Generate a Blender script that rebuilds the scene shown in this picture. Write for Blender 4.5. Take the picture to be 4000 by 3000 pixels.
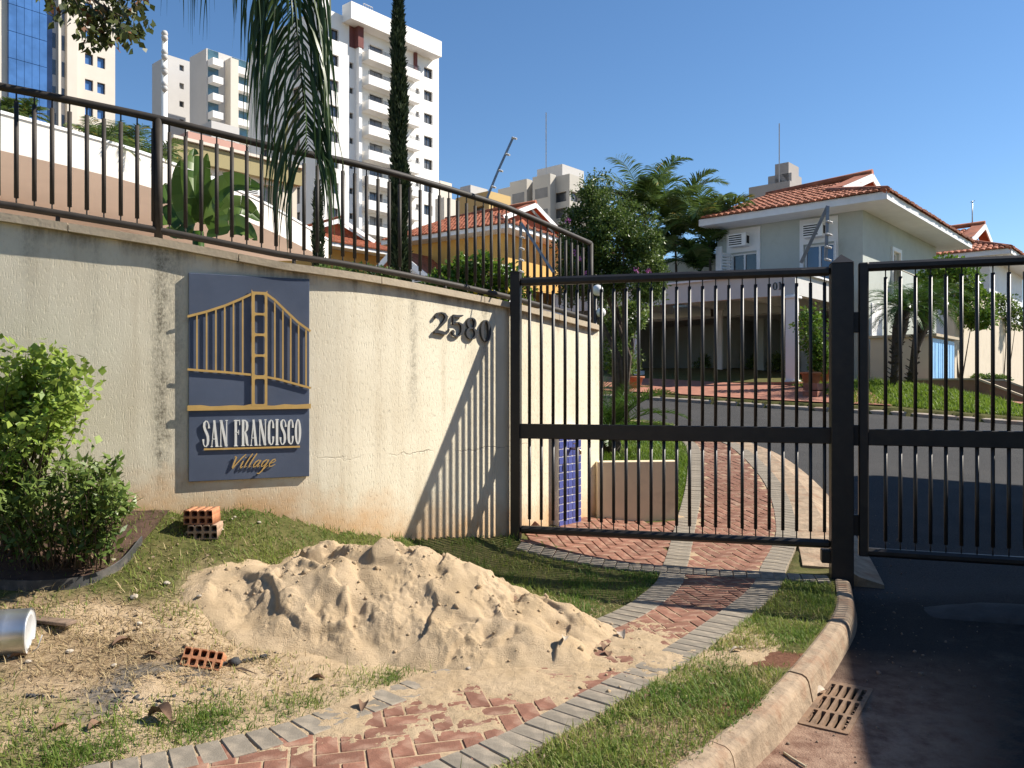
import bpy, bmesh, math, random
import numpy as np
from mathutils import Vector, Matrix

# ------------------------------------------------------------------ camera, sky, sun, exposure
scene = bpy.context.scene
for _o in list(bpy.data.objects):
    bpy.data.objects.remove(_o, do_unlink=True)
COL = scene.collection
CAM_H = 1.5
FPX, CX, HZ = 1711.0, 1106.0, 835.0      # focal length, centre and eye level on a picture 2212 wide
cam_d = bpy.data.cameras.new('camera')
cam_d.sensor_width = 36.0
cam_d.lens = 36.0 * FPX / 2212.0
cam_d.clip_start = 0.05
cam_d.clip_end = 3000.0
cam_d.shift_y = (HZ - 829.5) / 2212.0
cam = bpy.data.objects.new('camera', cam_d)
cam.location = (0, 0, CAM_H)
cam.rotation_euler = (math.radians(90), 0, 0)
COL.objects.link(cam)
scene.camera = cam

SUN = Vector((1.0, 0.15, 0.88)).normalized()
SUN_EL = math.asin(SUN.z)
SUN_AZ = math.atan2(SUN.x, SUN.y)
world = bpy.data.worlds.new('World')
scene.world = world
world.use_nodes = True
_nt = world.node_tree
_bg = _nt.nodes['Background']
_sky = _nt.nodes.new('ShaderNodeTexSky')
_sky.sky_type = 'NISHITA'
_sky.sun_disc = False
_sky.sun_elevation = SUN_EL
_sky.sun_rotation = SUN_AZ
_sky.altitude = 550
_sky.air_density = 1.0
_sky.dust_density = 0.1
_sky.ozone_density = 3.2
_hs = _nt.nodes.new('ShaderNodeHueSaturation')
_hs.inputs['Saturation'].default_value = 1.13
_nt.links.new(_sky.outputs[0], _hs.inputs['Color'])
_nt.links.new(_hs.outputs[0], _bg.inputs[0])
_bg.inputs[1].default_value = 0.09
sun_d = bpy.data.lights.new('sun', 'SUN')
sun_d.energy = 5.0
sun_d.angle = math.radians(0.53)
sun_d.color = (1.0, 0.93, 0.82)
sun_o = bpy.data.objects.new('sun', sun_d)
sun_o.rotation_euler = (-SUN).to_track_quat('-Z', 'Y').to_euler()
sun_o.location = (30, 0, 40)
COL.objects.link(sun_o)
vs = scene.view_settings
vs.view_transform = 'Standard'
vs.look = 'None'
vs.exposure = 0.78
vs.gamma = 1.0
vs.use_curve_mapping = False
scene.cycles.max_bounces = 6
scene.cycles.transparent_max_bounces = 8
scene.cycles.use_denoising = True

# ------------------------------------------------------------------ helpers
rnd = random.Random(7)
RNG = np.random.default_rng(11)
UP = Vector((0, 0, 1))

def at(px, py, Y):
    return Vector(((px - CX) / FPX * Y, Y, CAM_H - (py - HZ) / FPX * Y))

def atp(px, py, Y):           # same, on the 4000 pixel picture
    return at(px * 0.553, py * 0.553, Y)

def tag(o, label=None, cat=None, group=None, kind=None):
    if label: o['label'] = label
    if cat: o['category'] = cat
    if group: o['group'] = group
    if kind: o['kind'] = kind
    return o

def thing(name, loc, label, cat, group=None):
    o = bpy.data.objects.new(name, None)
    o.location = Vector(loc)
    o.empty_display_size = 0.2
    COL.objects.link(o)
    return tag(o, label, cat, group)

def link(name, me, mat=None, parent=None, mw=None):
    o = bpy.data.objects.new(name, me)
    COL.objects.link(o)
    if mat is not None and not me.materials:
        me.materials.append(mat)
    if parent is not None:
        o.parent = parent
        if parent.type == 'EMPTY':
            o.matrix_parent_inverse = Matrix.Translation(-parent.location)
    if mw is not None:
        o.matrix_basis = mw
    return o

def fast_mesh(name, V, F, smooth=False, attr=None, uv=None):
    V = np.asarray(V, dtype=np.float32).reshape(-1, 3)
    F = np.asarray(F, dtype=np.int32)
    me = bpy.data.meshes.new(name)
    k = F.shape[1]
    me.vertices.add(len(V)); me.vertices.foreach_set('co', V.ravel())
    me.loops.add(F.size); me.loops.foreach_set('vertex_index', F.ravel())
    me.polygons.add(len(F))
    me.polygons.foreach_set('loop_start', np.arange(0, F.size, k, dtype=np.int32))
    me.polygons.foreach_set('loop_total', np.full(len(F), k, dtype=np.int32))
    if smooth:
        me.polygons.foreach_set('use_smooth', np.ones(len(F), dtype=bool))
    me.update(calc_edges=True)
    if attr is not None:
        a = me.attributes.new('lv', 'FLOAT', 'POINT')
        a.data.foreach_set('value', np.asarray(attr, dtype=np.float32))
    if uv is not None:
        l = me.uv_layers.new(name='UVMap')
        l.data.foreach_set('uv', np.asarray(uv, dtype=np.float32)[F.ravel()].ravel())
    me.validate()
    return me

def rotz(a):
    return Matrix.Rotation(a, 3, 'Z')

class MB:
    """collects shapes of one mesh"""
    def __init__(self):
        self.v = []; self.f = []; self.sm = []
    def add(self, verts, faces, smooth=False):
        b = len(self.v)
        self.v.extend(Vector(q) for q in verts)
        for q in faces:
            self.f.append(tuple(i + b for i in q)); self.sm.append(smooth)
        return self
    def box(self, c, size, ax=None, bevel=0.0):
        c = Vector(c); sx, sy, sz = size[0] / 2, size[1] / 2, size[2] / 2
        if ax is None: ax = (Vector((1, 0, 0)), Vector((0, 1, 0)), UP)
        if bevel > 0:
            b = min(bevel, sx * .9, sy * .9, sz * .9)
            pts = []
            idx = {}
            for ix in (-1, 1):
                for iy in (-1, 1):
                    for iz in (-1, 1):
                        for k in range(3):
                            p = [ix * sx, iy * sy, iz * sz]
                            for j in range(3):
                                if j != k:
                                    p[j] -= (ix, iy, iz)[j] * b
                            idx[(ix, iy, iz, k)] = len(pts)
                            pts.append(c + ax[0] * p[0] + ax[1] * p[1] + ax[2] * p[2])
            fc = []
            S = (-1, 1)
            for s in S:
                q = [idx[(s, a, d, 0)] for a, d in ((-1, -1), (1, -1), (1, 1), (-1, 1))]; fc.append(q if s > 0 else q[::-1])
                q = [idx[(a, s, d, 1)] for a, d in ((-1, -1), (-1, 1), (1, 1), (1, -1))]; fc.append(q if s > 0 else q[::-1])
                q = [idx[(a, d, s, 2)] for a, d in ((-1, -1), (1, -1), (1, 1), (-1, 1))]; fc.append(q if s > 0 else q[::-1])
            for a in S:
                for d in S:
                    q = [idx[(a, d, -1, 0)], idx[(a, d, -1, 1)], idx[(a, d, 1, 1)], idx[(a, d, 1, 0)]]; fc.append(q if a * d > 0 else q[::-1])
                    q = [idx[(a, -1, d, 2)], idx[(a, -1, d, 0)], idx[(a, 1, d, 0)], idx[(a, 1, d, 2)]]; fc.append(q[::-1] if a * d > 0 else q)
                    q = [idx[(-1, a, d, 1)], idx[(-1, a, d, 2)], idx[(1, a, d, 2)], idx[(1, a, d, 1)]]; fc.append(q[::-1] if a * d < 0 else q)
                    for e in S:
                        q = [idx[(a, d, e, 0)], idx[(a, d, e, 1)], idx[(a, d, e, 2)]]; fc.append(q if a * d * e > 0 else q[::-1])
            return self.add(pts, fc)
        pts = [c + ax[0] * (sx * i) + ax[1] * (sy * j) + ax[2] * (sz * k) for k in (-1, 1) for j in (-1, 1) for i in (-1, 1)]
        return self.add(pts, [(0, 2, 3, 1), (4, 5, 7, 6), (0, 1, 5, 4), (2, 6, 7, 3), (0, 4, 6, 2), (1, 3, 7, 5)])
    def bar(self, a, b, w, h=None, up=UP, bevel=0.0):
        a = Vector(a); b = Vector(b); d = (b - a); L = d.length; d = d.normalized()
        s = d.cross(up)
        if s.length < 1e-4: s = d.cross(Vector((0, 1, 0)))
        s.normalize(); u = s.cross(d).normalized()
        return self.box((a + b) / 2, (L, w, h or w), (d, s, u), bevel)
    def tube(self, pts, rad, seg=8, cap=True, smooth=True):
        pts = [Vector(q) for q in pts]; n = len(pts)
        if not hasattr(rad, '__len__'): rad = [rad] * n
        vs_ = []; prev = None
        for i, q in enumerate(pts):
            t = (pts[min(i + 1, n - 1)] - pts[max(i - 1, 0)]).normalized()
            if prev is None:
                s = t.cross(UP)
                if s.length < 1e-3: s = t.cross(Vector((0, 1, 0)))
            else:
                s = prev - t * prev.dot(t)
            s.normalize(); prev = s; u = s.cross(t)
            for k in range(seg):
                a = 2 * math.pi * k / seg
                vs_.append(q + (s * math.cos(a) + u * math.sin(a)) * rad[i])
        fc = []
        for i in range(n - 1):
            for k in range(seg):
                fc.append((i * seg + k, i * seg + (k + 1) % seg, (i + 1) * seg + (k + 1) % seg, (i + 1) * seg + k))
        self.add(vs_, fc, smooth)
        if cap:
            b = len(self.v) - n * seg
            self.f.append(tuple(b + k for k in range(seg))[::-1]); self.sm.append(False)
            self.f.append(tuple(b + (n - 1) * seg + k for k in range(seg))); self.sm.append(False)
        return self
    def lathe(self, c, prof, seg=16, smooth=True):
        c = Vector(c); vs_ = []
        for r, z in prof:
            for k in range(seg):
                a = 2 * math.pi * k / seg
                vs_.append(c + Vector((r * math.cos(a), r * math.sin(a), z)))
        fc = []
        for i in range(len(prof) - 1):
            for k in range(seg):
                fc.append((i * seg + k, i * seg + (k + 1) % seg, (i + 1) * seg + (k + 1) % seg, (i + 1) * seg + k))
        return self.add(vs_, fc, smooth)
    def quad(self, *p, smooth=False):
        return self.add(p, [tuple(range(len(p)))], smooth)
    def prism(self, poly, o, ex, ey, ez, d0, d1):
        """polygon in the plane (ex, ey) at o, extruded from d0 to d1 along ez"""
        n = len(poly); o = Vector(o)
        A = [o + ex * p[0] + ey * p[1] + ez * d0 for p in poly]
        B = [o + ex * p[0] + ey * p[1] + ez * d1 for p in poly]
        fc = [tuple(range(n))[::-1], tuple(range(n, 2 * n))]
        fc += [(i, (i + 1) % n, n + (i + 1) % n, n + i) for i in range(n)]
        return self.add(A + B, fc)
    def mesh(self, name):
        me = bpy.data.meshes.new(name)
        me.from_pydata([tuple(q) for q in self.v], [], self.f)
        if any(self.sm):
            me.polygons.foreach_set('use_smooth', np.array(self.sm, dtype=bool))
        me.update()
        return me
    def build(self, name, mat, parent=None):
        return link(name, self.mesh(name), mat, parent)

def plate(name, loops, o, ex, ey, ez, depth, mat, parent=None):
    """flat plate with holes: loops of 2D points, first the outline; centred on o, thickness depth along ez"""
    cu = bpy.data.curves.new(name, 'CURVE'); cu.dimensions = '2D'; cu.fill_mode = 'BOTH'; cu.extrude = depth / 2
    for lp in loops:
        sp = cu.splines.new('POLY'); sp.points.add(len(lp) - 1)
        for i, q in enumerate(lp): sp.points[i].co = (q[0], q[1], 0, 1)
        sp.use_cyclic_u = True
    ob = bpy.data.objects.new('tmp', cu); COL.objects.link(ob)
    bpy.context.view_layer.update()
    me = bpy.data.meshes.new_from_object(ob.evaluated_get(bpy.context.evaluated_depsgraph_get()))
    bpy.data.objects.remove(ob, do_unlink=True)
    me.name = name
    m = Matrix(((ex.x, ey.x, ez.x, o.x), (ex.y, ey.y, ez.y, o.y), (ex.z, ey.z, ez.z, o.z), (0, 0, 0, 1)))
    me.transform(m); me.materials.clear()
    return link(name, me, mat, parent)

def rrect(x0, y0, x1, y1, r, n=4):
    out = []
    for cx, cy, a0 in ((x1 - r, y1 - r, 0), (x0 + r, y1 - r, 90), (x0 + r, y0 + r, 180), (x1 - r, y0 + r, 270)):
        for i in range(n + 1):
            a = math.radians(a0 + 90 * i / n)
            out.append((cx + r * math.cos(a), cy + r * math.sin(a)))
    return out

# lattice noise on numpy arrays
_PERM = np.random.default_rng(3).permutation(512)
_GR = np.random.default_rng(4).uniform(0, 2 * np.pi, 512)
def pnoise(x, y):
    x = np.asarray(x, dtype=float); y = np.asarray(y, dtype=float)
    xi = np.floor(x).astype(int); yi = np.floor(y).astype(int)
    xf = x - xi; yf = y - yi
    def g(ix, iy, dx, dy):
        h = _GR[_PERM[(_PERM[ix % 512] + iy) % 512]]
        return np.cos(h) * dx + np.sin(h) * dy
    u = xf ** 3 * (xf * (xf * 6 - 15) + 10); v = yf ** 3 * (yf * (yf * 6 - 15) + 10)
    a = g(xi, yi, xf, yf) * (1 - u) + g(xi + 1, yi, xf - 1, yf) * u
    b = g(xi, yi + 1, xf, yf - 1) * (1 - u) + g(xi + 1, yi + 1, xf - 1, yf - 1) * u
    return (a * (1 - v) + b * v) * 1.4
def fbm(x, y, oct=4, lac=2.1, gain=.5):
    s = 0; a = 1
    for i in range(oct):
        s = s + a * pnoise(x * lac ** i + 17.3 * i, y * lac ** i - 9.1 * i); a *= gain
    return s
def worley(x, y):
    """distance to the nearest of jittered lattice points, with that point's own random number"""
    xi = np.floor(x).astype(int); yi = np.floor(y).astype(int)
    best = np.full(np.shape(x), 9.0); val = np.zeros(np.shape(x))
    for dx in (-1, 0, 1):
        for dy in (-1, 0, 1):
            h = _PERM[(_PERM[(xi + dx) % 512] + yi + dy) % 512]
            qx = xi + dx + .5 + .42 * np.cos(_GR[h]); qy = yi + dy + .5 + .42 * np.sin(_GR[(h * 7 + 3) % 512])
            d = np.hypot(x - qx, y - qy); m = d < best
            best = np.where(m, d, best); val = np.where(m, _GR[(h * 3 + 11) % 512] / (2 * np.pi), val)
    return best, val
def sstep(t):
    t = np.clip(t, 0, 1); return t * t * (3 - 2 * t)
def inpoly(x, y, poly):
    x = np.asarray(x); y = np.asarray(y); c = np.zeros(x.shape, dtype=bool)
    n = len(poly); j = n - 1
    for i in range(n):
        xi, yi = poly[i]; xj, yj = poly[j]
        if yi != yj:
            c ^= ((yi > y) != (yj > y)) & (x < (xj - xi) * (y - yi) / (yj - yi) + xi)
        j = i
    return c

def smooth_curve(pts, n):
    """Catmull-Rom through 2D/3D points, resampled evenly to n points"""
    P = np.array(pts, dtype=float)
    Q = np.vstack([2 * P[0] - P[1], P, 2 * P[-1] - P[-2]])
    out = []
    for i in range(1, len(Q) - 2):
        for t in np.linspace(0, 1, 24, endpoint=False):
            a, b, c, d = Q[i - 1], Q[i], Q[i + 1], Q[i + 2]
            out.append(.5 * (2 * b + (c - a) * t + (2 * a - 5 * b + 4 * c - d) * t * t + (3 * b - a - 3 * c + d) * t ** 3))
    out.append(P[-1]); out = np.array(out)
    s = np.concatenate([[0], np.cumsum(np.linalg.norm(np.diff(out, axis=0), axis=1))])
    q = np.linspace(0, s[-1], n)
    return np.stack([np.interp(q, s, out[:, k]) for k in range(P.shape[1])], axis=1)

# ------------------------------------------------------------------ materials
class N:
    def __init__(self, name):
        self.m = bpy.data.materials.new(name); self.m.use_nodes = True
        self.t = self.m.node_tree; self.b = self.t.nodes['Principled BSDF']
        self.out = self.t.nodes['Material Output']
    def n(self, typ, **kw):
        q = self.t.nodes.new(typ)
        for k, v in kw.items(): setattr(q, k, v)
        return q
    def l(self, a, b): self.t.links.new(a, b)
    def val(self, sock, v):
        if hasattr(v, 'is_output') or isinstance(v, bpy.types.NodeSocket): self.l(v, sock)
        else: sock.default_value = v
    def math(self, op, a, b=None, c=None, clamp=False):
        q = self.n('ShaderNodeMath', operation=op); q.use_clamp = clamp
        self.val(q.inputs[0], a)
        if b is not None: self.val(q.inputs[1], b)
        if c is not None: self.val(q.inputs[2], c)
        return q.outputs[0]
    def mix(self, f, a, b, blend='MIX'):
        q = self.n('ShaderNodeMix', data_type='RGBA', blend_type=blend)
        self.val(q.inputs[0], f); self.val(q.inputs[6], col4(a)); self.val(q.inputs[7], col4(b))
        return q.outputs[2]
    def coord(self, scale=(1, 1, 1), kind='Object'):
        tc = self.n('ShaderNodeTexCoord'); mp = self.n('ShaderNodeMapping')
        self.l(tc.outputs[kind], mp.inputs[0]); mp.inputs['Scale'].default_value = scale
        return mp.outputs[0]
    def noise(self, vec, scale, detail=4, rough=.55):
        q = self.n('ShaderNodeTexNoise'); self.l(vec, q.inputs['Vector'])
        q.inputs['Scale'].default_value = scale; q.inputs['Detail'].default_value = detail; q.inputs['Roughness'].default_value = rough
        return q.outputs[0]
    def ramp(self, f, lo, hi):
        q = self.n('ShaderNodeMapRange'); q.clamp = True
        self.val(q.inputs[0], f); q.inputs[1].default_value = lo; q.inputs[2].default_value = hi
        return q.outputs[0]
    def bump(self, h, strength, dist=.01):
        q = self.n('ShaderNodeBump'); self.val(q.inputs['Height'], h)
        q.inputs['Strength'].default_value = strength; q.inputs['Distance'].default_value = dist
        self.l(q.outputs[0], self.b.inputs['Normal']); return q
    def set(self, color=None, rough=None, metal=None, spec=None):
        if color is not None: self.val(self.b.inputs['Base Color'], col4(color))
        if rough is not None: self.val(self.b.inputs['Roughness'], rough)
        if metal is not None: self.b.inputs['Metallic'].default_value = metal
        if spec is not None: self.b.inputs['Specular IOR Level'].default_value = spec
        return self.m

def col4(c):
    if isinstance(c, bpy.types.NodeSocket): return c
    c = tuple(c)
    return c if len(c) == 4 else c + (1.0,)

def plain(name, c, rough=.7, var=.18, scale=6, bump=0.0, bscale=60, metal=0.0, spec=.4, rand=0.0, dirt=None, dirt_amt=.5, dscale=3):
    k = N(name); vec = k.coord()
    f = k.noise(vec, scale, 5, .6)
    lo = tuple(q * (1 - var) for q in c); hi = tuple(min(1, q * (1 + var)) for q in c)
    col = k.mix(k.ramp(f, .3, .7), lo, hi)
    if rand:
        oi = k.n('ShaderNodeObjectInfo')
        col = k.mix(k.math('MULTIPLY', oi.outputs['Random'], rand), col, tuple(q * .45 for q in c))
    if dirt:
        g = k.ramp(k.noise(vec, dscale, 6, .65), .5, .68)
        col = k.mix(k.math('MULTIPLY', g, dirt_amt), col, dirt)
    if bump:
        k.bump(k.noise(vec, bscale, 4, .6), bump, .01)
    return k.set(col, rough, metal, spec)

def leafy(name, c1, c2, trans=.35, rough=.45, c3=None):
    k = N(name)
    a = k.n('ShaderNodeAttribute'); a.attribute_name = 'lv'
    col = k.mix(k.ramp(a.outputs['Fac'], 0, .8), c1, c2)
    if c3: col = k.mix(k.ramp(a.outputs['Fac'], .86, .93), col, c3)
    k.set(col, rough, 0, .35)
    tr = k.n('ShaderNodeBsdfTranslucent'); k.l(col, tr.inputs[0])
    ms = k.n('ShaderNodeMixShader'); ms.inputs[0].default_value = trans
    k.l(k.b.outputs[0], ms.inputs[1]); k.l(tr.outputs[0], ms.inputs[2]); k.l(ms.outputs[0], k.out.inputs[0])
    return k.m

def glass(name, c, rough=.08, var=.3):
    k = N(name)
    col = k.mix(k.ramp(k.noise(k.coord(), .6, 2), .35, .65), tuple(q * (1 - var) for q in c), tuple(q * (1 + var) for q in c))
    return k.set(col, rough, 0, .8)

MAT = {}
MAT['gate'] = plain('gate_paint', (.020, .0175, .0155), .45, .25, 9, .05, 120, 0, .5, dirt=(.06, .045, .03), dirt_amt=.25, dscale=7)
MAT['fence'] = plain('fence_paint', (.042, .036, .031), .6, .2, 9, .05, 120, 0, .25, dirt=(.09, .07, .05), dirt_amt=.35, dscale=8)
MAT['white'] = plain('white_paint', (.74, .74, .73), .6, .05, 2)
MAT['trim'] = plain('trim_paint', (.70, .70, .70), .6, .06, 4)
MAT['green_wall'] = plain('sage_wall', (.41, .44, .41), .85, .05, 1.2, .1, 90, dirt=(.34, .36, .33), dirt_amt=.4)
MAT['yellow_wall'] = plain('ochre_wall', (.60, .36, .10), .85, .08, 1.2)
MAT['glass'] = glass('dark_glass', (.02, .025, .03))
MAT['glass_blue'] = glass('blue_glass', (.03, .07, .16), .05)
MAT['dark'] = plain('dark_inside', (.02, .02, .02), .9)
MAT['beige_wall'] = plain('beige_wall', (.58, .50, .39), .9, .07, 1.5, .15, 60, dirt=(.42, .35, .27), dirt_amt=.5, dscale=1.5)
MAT['steel'] = plain('galvanised_steel', (.35, .34, .33), .45, .2, 20, metal=.8)
MAT['terracotta'] = plain('terracotta', (.46, .18, .085), .8, .25, 14, .2, 70, rand=.5)
MAT['tile'] = plain('roof_tile', (.37, .125, .062), .85, .35, 7, .15, 60, rand=.7, dirt=(.16, .075, .05), dirt_amt=.75, dscale=4)
MAT['tile_far'] = plain('roof_tile_far', (.34, .11, .055), .85, .4, 3)
MAT['bark'] = plain('bark', (.10, .075, .055), .95, .35, 14, .6, 40)
MAT['palm_bark'] = plain('palm_bark', (.055, .042, .03), .95, .4, 25, .7, 50)
MAT['soil'] = plain('soil', (.075, .043, .030), 1.0, .35, 14, .5, 60)
MAT['gold'] = plain('gold_paint', (.56, .36, .12), .5, .1, 12)
MAT['lettering'] = plain('white_lettering', (.78, .78, .74), .5, .05, 12)
MAT['black_num'] = plain('black_numeral', (.035, .037, .042), .5, .2, 12)

# ------------------------------------------------------------------ lay of the land
WALL_PTS = [(-9.0, 3.35), (-6.0, 4.0), (-4.4, 4.45), (-3.17, 4.90), (-2.55, 5.15), (-2.2, 5.31), (-1.8, 5.49), (-1.40, 5.68), (-1.10, 5.87), (-.72, 6.19), (-.18, 6.735), (.30, 7.29), (.88, 8.0)]
WALL = smooth_curve(WALL_PTS, 400)
WS = np.concatenate([[0], np.cumsum(np.linalg.norm(np.diff(WALL, axis=0), axis=1))])
def wall_y(x): return np.interp(x, WALL[:, 0], WALL[:, 1])
def wall_at_s(s):
    return np.array([np.interp(s, WS, WALL[:, 0]), np.interp(s, WS, WALL[:, 1])])
def wall_s_of_x(x): return float(np.interp(x, WALL[:, 0], WS))
def wall_frame(s):
    a = wall_at_s(s - .02); b = wall_at_s(s + .02)
    t = Vector((b[0] - a[0], b[1] - a[1], 0)).normalized()
    p = wall_at_s(s)
    return Vector((p[0], p[1], 0)), t, Vector((t.y, -t.x, 0))      # point, along, outward normal
def wall_s_of_px(px):
    u = (px - CX) / FPX
    return float(np.interp(u, WALL[:, 0] / WALL[:, 1], WS))
S0, S1, S2, S3, S4 = [wall_s_of_x(q) for q in (-3.17, -2.336, -1.6, -.0, .88)]
def coping_z(s): return np.interp(s, [0, S0, S1, S2, S3, S4], [2.95, 2.52, 2.425, 2.315, 2.175, 2.06])

PL = [(-9.0, -.6), (-6.0, 1.1), (-3.0, 2.42), (-1.65, 3.11), (-1.05, 3.47), (-.49, 4.05), (.55, 5.08), (1.02, 5.85), (1.24, 6.45)]          # left edge of the path
def bank_w(x): return np.interp(x, [-6, -1.75, -1.35, -.69, 0, .8, 1.2], [.74, .665, .49, .30, .165, .06, 0])
_plx = [p[0] for p in PL]; _ply = [p[1] for p in PL]
def g_in(x, y):
    t = np.asarray(y, dtype=float) - 6.5
    r = .1026 * .35 * np.log1p(np.exp(np.clip(t / .35, -30, 60)))
    r = np.minimum(r, 4.2 + .012 * np.maximum(t - 41, 0))
    return r * (1 - .04 * np.clip(np.asarray(x) - 8, 0, 9))
def gz(x, y):
    x = np.asarray(x, dtype=float); y = np.asarray(y, dtype=float)
    z = g_in(x, y)
    yl = np.interp(x, _plx, _ply); yw = wall_y(x)
    f = np.clip((y - yl) / np.maximum(yw - yl, .15), 0, 1)
    out = (y <= yw + .0) & (x < 1.24)
    b = np.where(out, bank_w(x) * f ** 1.35, 0.0)
    ins = (y > yw) & (x < 1.9)
    rise = .47 * sstep((1.72 - x) / .32) * sstep((y - 7.98) / .08) * (1 - sstep((y - 9) / 5))
    hill = 1.75 * sstep((.62 - x) / .9) * (1 - .45 * sstep((y - 9) / 8))
    b = np.where(ins, rise + np.where(y > yw + .1, hill, 0), b)
    mound = .32 * np.exp(-((x - 9.3) / 1.9) ** 2 - ((y - 19.3) / 1.5) ** 2)
    return z + b + mound

# curves of the path (left/right edge), kerb line and road outline
PATH_L = smooth_curve([(-4.2, 1.75), (-3.0, 2.42), (-1.65, 3.11), (-1.05, 3.47), (-.49, 4.05), (.55, 5.08), (1.02, 5.85), (1.22, 6.45), (1.55, 7.6), (2.12, 9.66), (2.62, 11.9), (2.66, 12.9)], 300)
PATH_R = smooth_curve([(-2.6, 1.0), (-1.30, 2.05), (-.055, 3.11), (.21, 3.38), (.626, 3.88), (1.0, 4.34), (1.48, 5.03), (1.93, 5.75), (2.22, 6.4), (2.74, 7.6), (3.27, 9.66), (3.52, 11.9), (3.42, 13.0)], 300)
KERB = smooth_curve([(-1.3, 1.15), (-.35, 2.05), (.30, 2.72), (.86, 3.32), (1.28, 3.86), (1.78, 4.60), (2.20, 5.30), (2.47, 5.95), (2.70, 6.6), (2.98, 7.6), (3.46, 9.66), (3.70, 11.6), (3.62, 12.9), (3.14, 13.9), (2.4, 14.8), (0.6, 16.0), (-3.0, 17.4), (-8, 18.6)], 500)
FARK = smooth_curve([(-8, 22.6), (-2.5, 21.2), (1.0, 20.1), (3.6, 19.0), (6.0, 17.5), (8.4, 16.35), (10.6, 15.5), (13.5, 14.6), (20, 13.2)], 200)
ROAD = [tuple(q) for q in KERB] + [tuple(q) for q in FARK] + [(20, -6), (-4, -6), (-3.5, -.5)]
ROAD_DROP = .125
def road_z(x, y): return g_in(x, y) - ROAD_DROP
GRATE_C = np.array([1.665, 4.05]); GRATE_A = np.array([.555, .832]); GRATE_A /= np.linalg.norm(GRATE_A)
GRATE_B = np.array([GRATE_A[1], -GRATE_A[0]])

def steps(segs):
    out = [segs[0][0]]
    for a, b, d in segs:
        n = max(1, int(round((b - a) / d)))
        out += list(np.linspace(a, b, n + 1)[1:])
    return np.array(out)
gx = steps([(-700, -100, 100), (-100, -20, 10), (-20, -5, .8), (-5, -3.5, .1), (-3.5, 3.8, .045), (3.8, 14, .17), (14, 24, 1), (24, 100, 8), (100, 700, 100)])
gy = steps([(-80, -8, 8), (-8, 1.6, .5), (1.6, 2.6, .1), (2.6, 9.2, .045), (9.2, 14.5, .09), (14.5, 24, .16), (24, 60, 2), (60, 140, 10), (140, 900, 95)])
def grid_mesh(name, xs, ys, zf, keep=None, smooth=True):
    X, Y = np.meshgrid(xs, ys)
    Z = zf(X, Y)
    nx, ny = len(xs), len(ys)
    idx = np.arange(nx * ny).reshape(ny, nx)
    F = np.stack([idx[:-1, :-1], idx[:-1, 1:], idx[1:, 1:], idx[1:, :-1]], axis=-1).reshape(-1, 4)
    if keep is not None:
        cx = (X[:-1, :-1] + X[1:, 1:]) / 2; cy = (Y[:-1, :-1] + Y[1:, 1:]) / 2
        F = F[keep(cx, cy).ravel()]
    V = np.stack([X, Y, Z], axis=-1).reshape(-1, 3)
    used = np.unique(F); m = np.full(len(V), -1); m[used] = np.arange(len(used))
    return fast_mesh(name, V[used], m[F], smooth)

def ground_z(X, Y):
    Z = gz(X, Y) + .012 * fbm(X * 2.3, Y * 2.3, 3) + .006 * fbm(X * 9, Y * 9, 2)
    pth = inpoly(X, Y, [tuple(q) for q in PATH_L] + [tuple(q) for q in PATH_R[::-1]])
    Z = np.where(pth, gz(X, Y) - .035, Z)
    rd = inpoly(X, Y, ROAD)
    Z = np.where(rd, g_in(X, Y) - .42, Z)
    return Z

# ground material: turf soil, dry straw, red earth and spilt sand by place
k = N('turf_ground'); vec = k.coord()
geo = k.n('ShaderNodeNewGeometry'); sep = k.n('ShaderNodeSeparateXYZ'); k.l(geo.outputs['Position'], sep.inputs[0])
px_, py_ = sep.outputs[0], sep.outputs[1]
def blob(cx, cy, rx, ry, wob=.5):
    a = k.math('POWER', k.math('DIVIDE', k.math('SUBTRACT', px_, cx), rx), 2.0)
    b = k.math('POWER', k.math('DIVIDE', k.math('SUBTRACT', py_, cy), ry), 2.0)
    d = k.math('ADD', a, b)
    d = k.math('ADD', d, k.math('MULTIPLY', k.math('SUBTRACT', k.noise(vec, 2.6, 6, .7), .5), wob * 4))
    return k.ramp(d, 1.25, .75)
n1 = k.noise(vec, 5, 6, .65); n2 = k.noise(vec, 38, 5, .7); n3 = k.noise(vec, 1.1, 3)
turf = k.mix(k.ramp(n2, .3, .7), (.050, .060, .018), (.12, .115, .04))
turf = k.mix(k.math('MULTIPLY', k.ramp(n1, .45, .65), .6), turf, (.16, .13, .06))
straw = k.mix(k.ramp(n2, .3, .7), (.15, .10, .06), (.36, .27, .165))
sandc = k.mix(k.ramp(n2, .25, .75), (.34, .245, .15), (.52, .40, .26))
earth = k.mix(k.ramp(n2, .3, .7), (.10, .045, .028), (.19, .095, .06))
ash = k.mix(k.ramp(n2, .3, .7), (.06, .058, .055), (.18, .16, .14))
c = turf
c = k.mix(blob(-1.9, 3.95, .95, .42), c, straw)
c = k.mix(k.math('MULTIPLY', blob(-1.55, 3.45, .9, .30), .55), c, sandc)
c = k.mix(blob(-2.15, 4.15, .30, .14, .3), c, sandc)
c = k.mix(k.math('MULTIPLY', blob(-1.2, 3.62, .75, .28, 1.0), .9), c, ash)
c = k.mix(blob(-.50, 4.45, 1.40, .58, .35), c, sandc)
c = k.mix(blob(.62, 3.35, .35, .22, .8), c, straw)
c = k.mix(blob(1.36, 4.36, .33, .13, .5), c, earth)
c = k.mix(blob(1.05, 3.70, .20, .12, .8), c, earth)
far = k.ramp(k.math('SUBTRACT', py_, 24.0), 0, 12)
c = k.mix(far, c, (.16, .12, .08))
k.bump(n2, .5, .02)
MAT['turf'] = k.set(c, 1.0, 0, .1)
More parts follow.
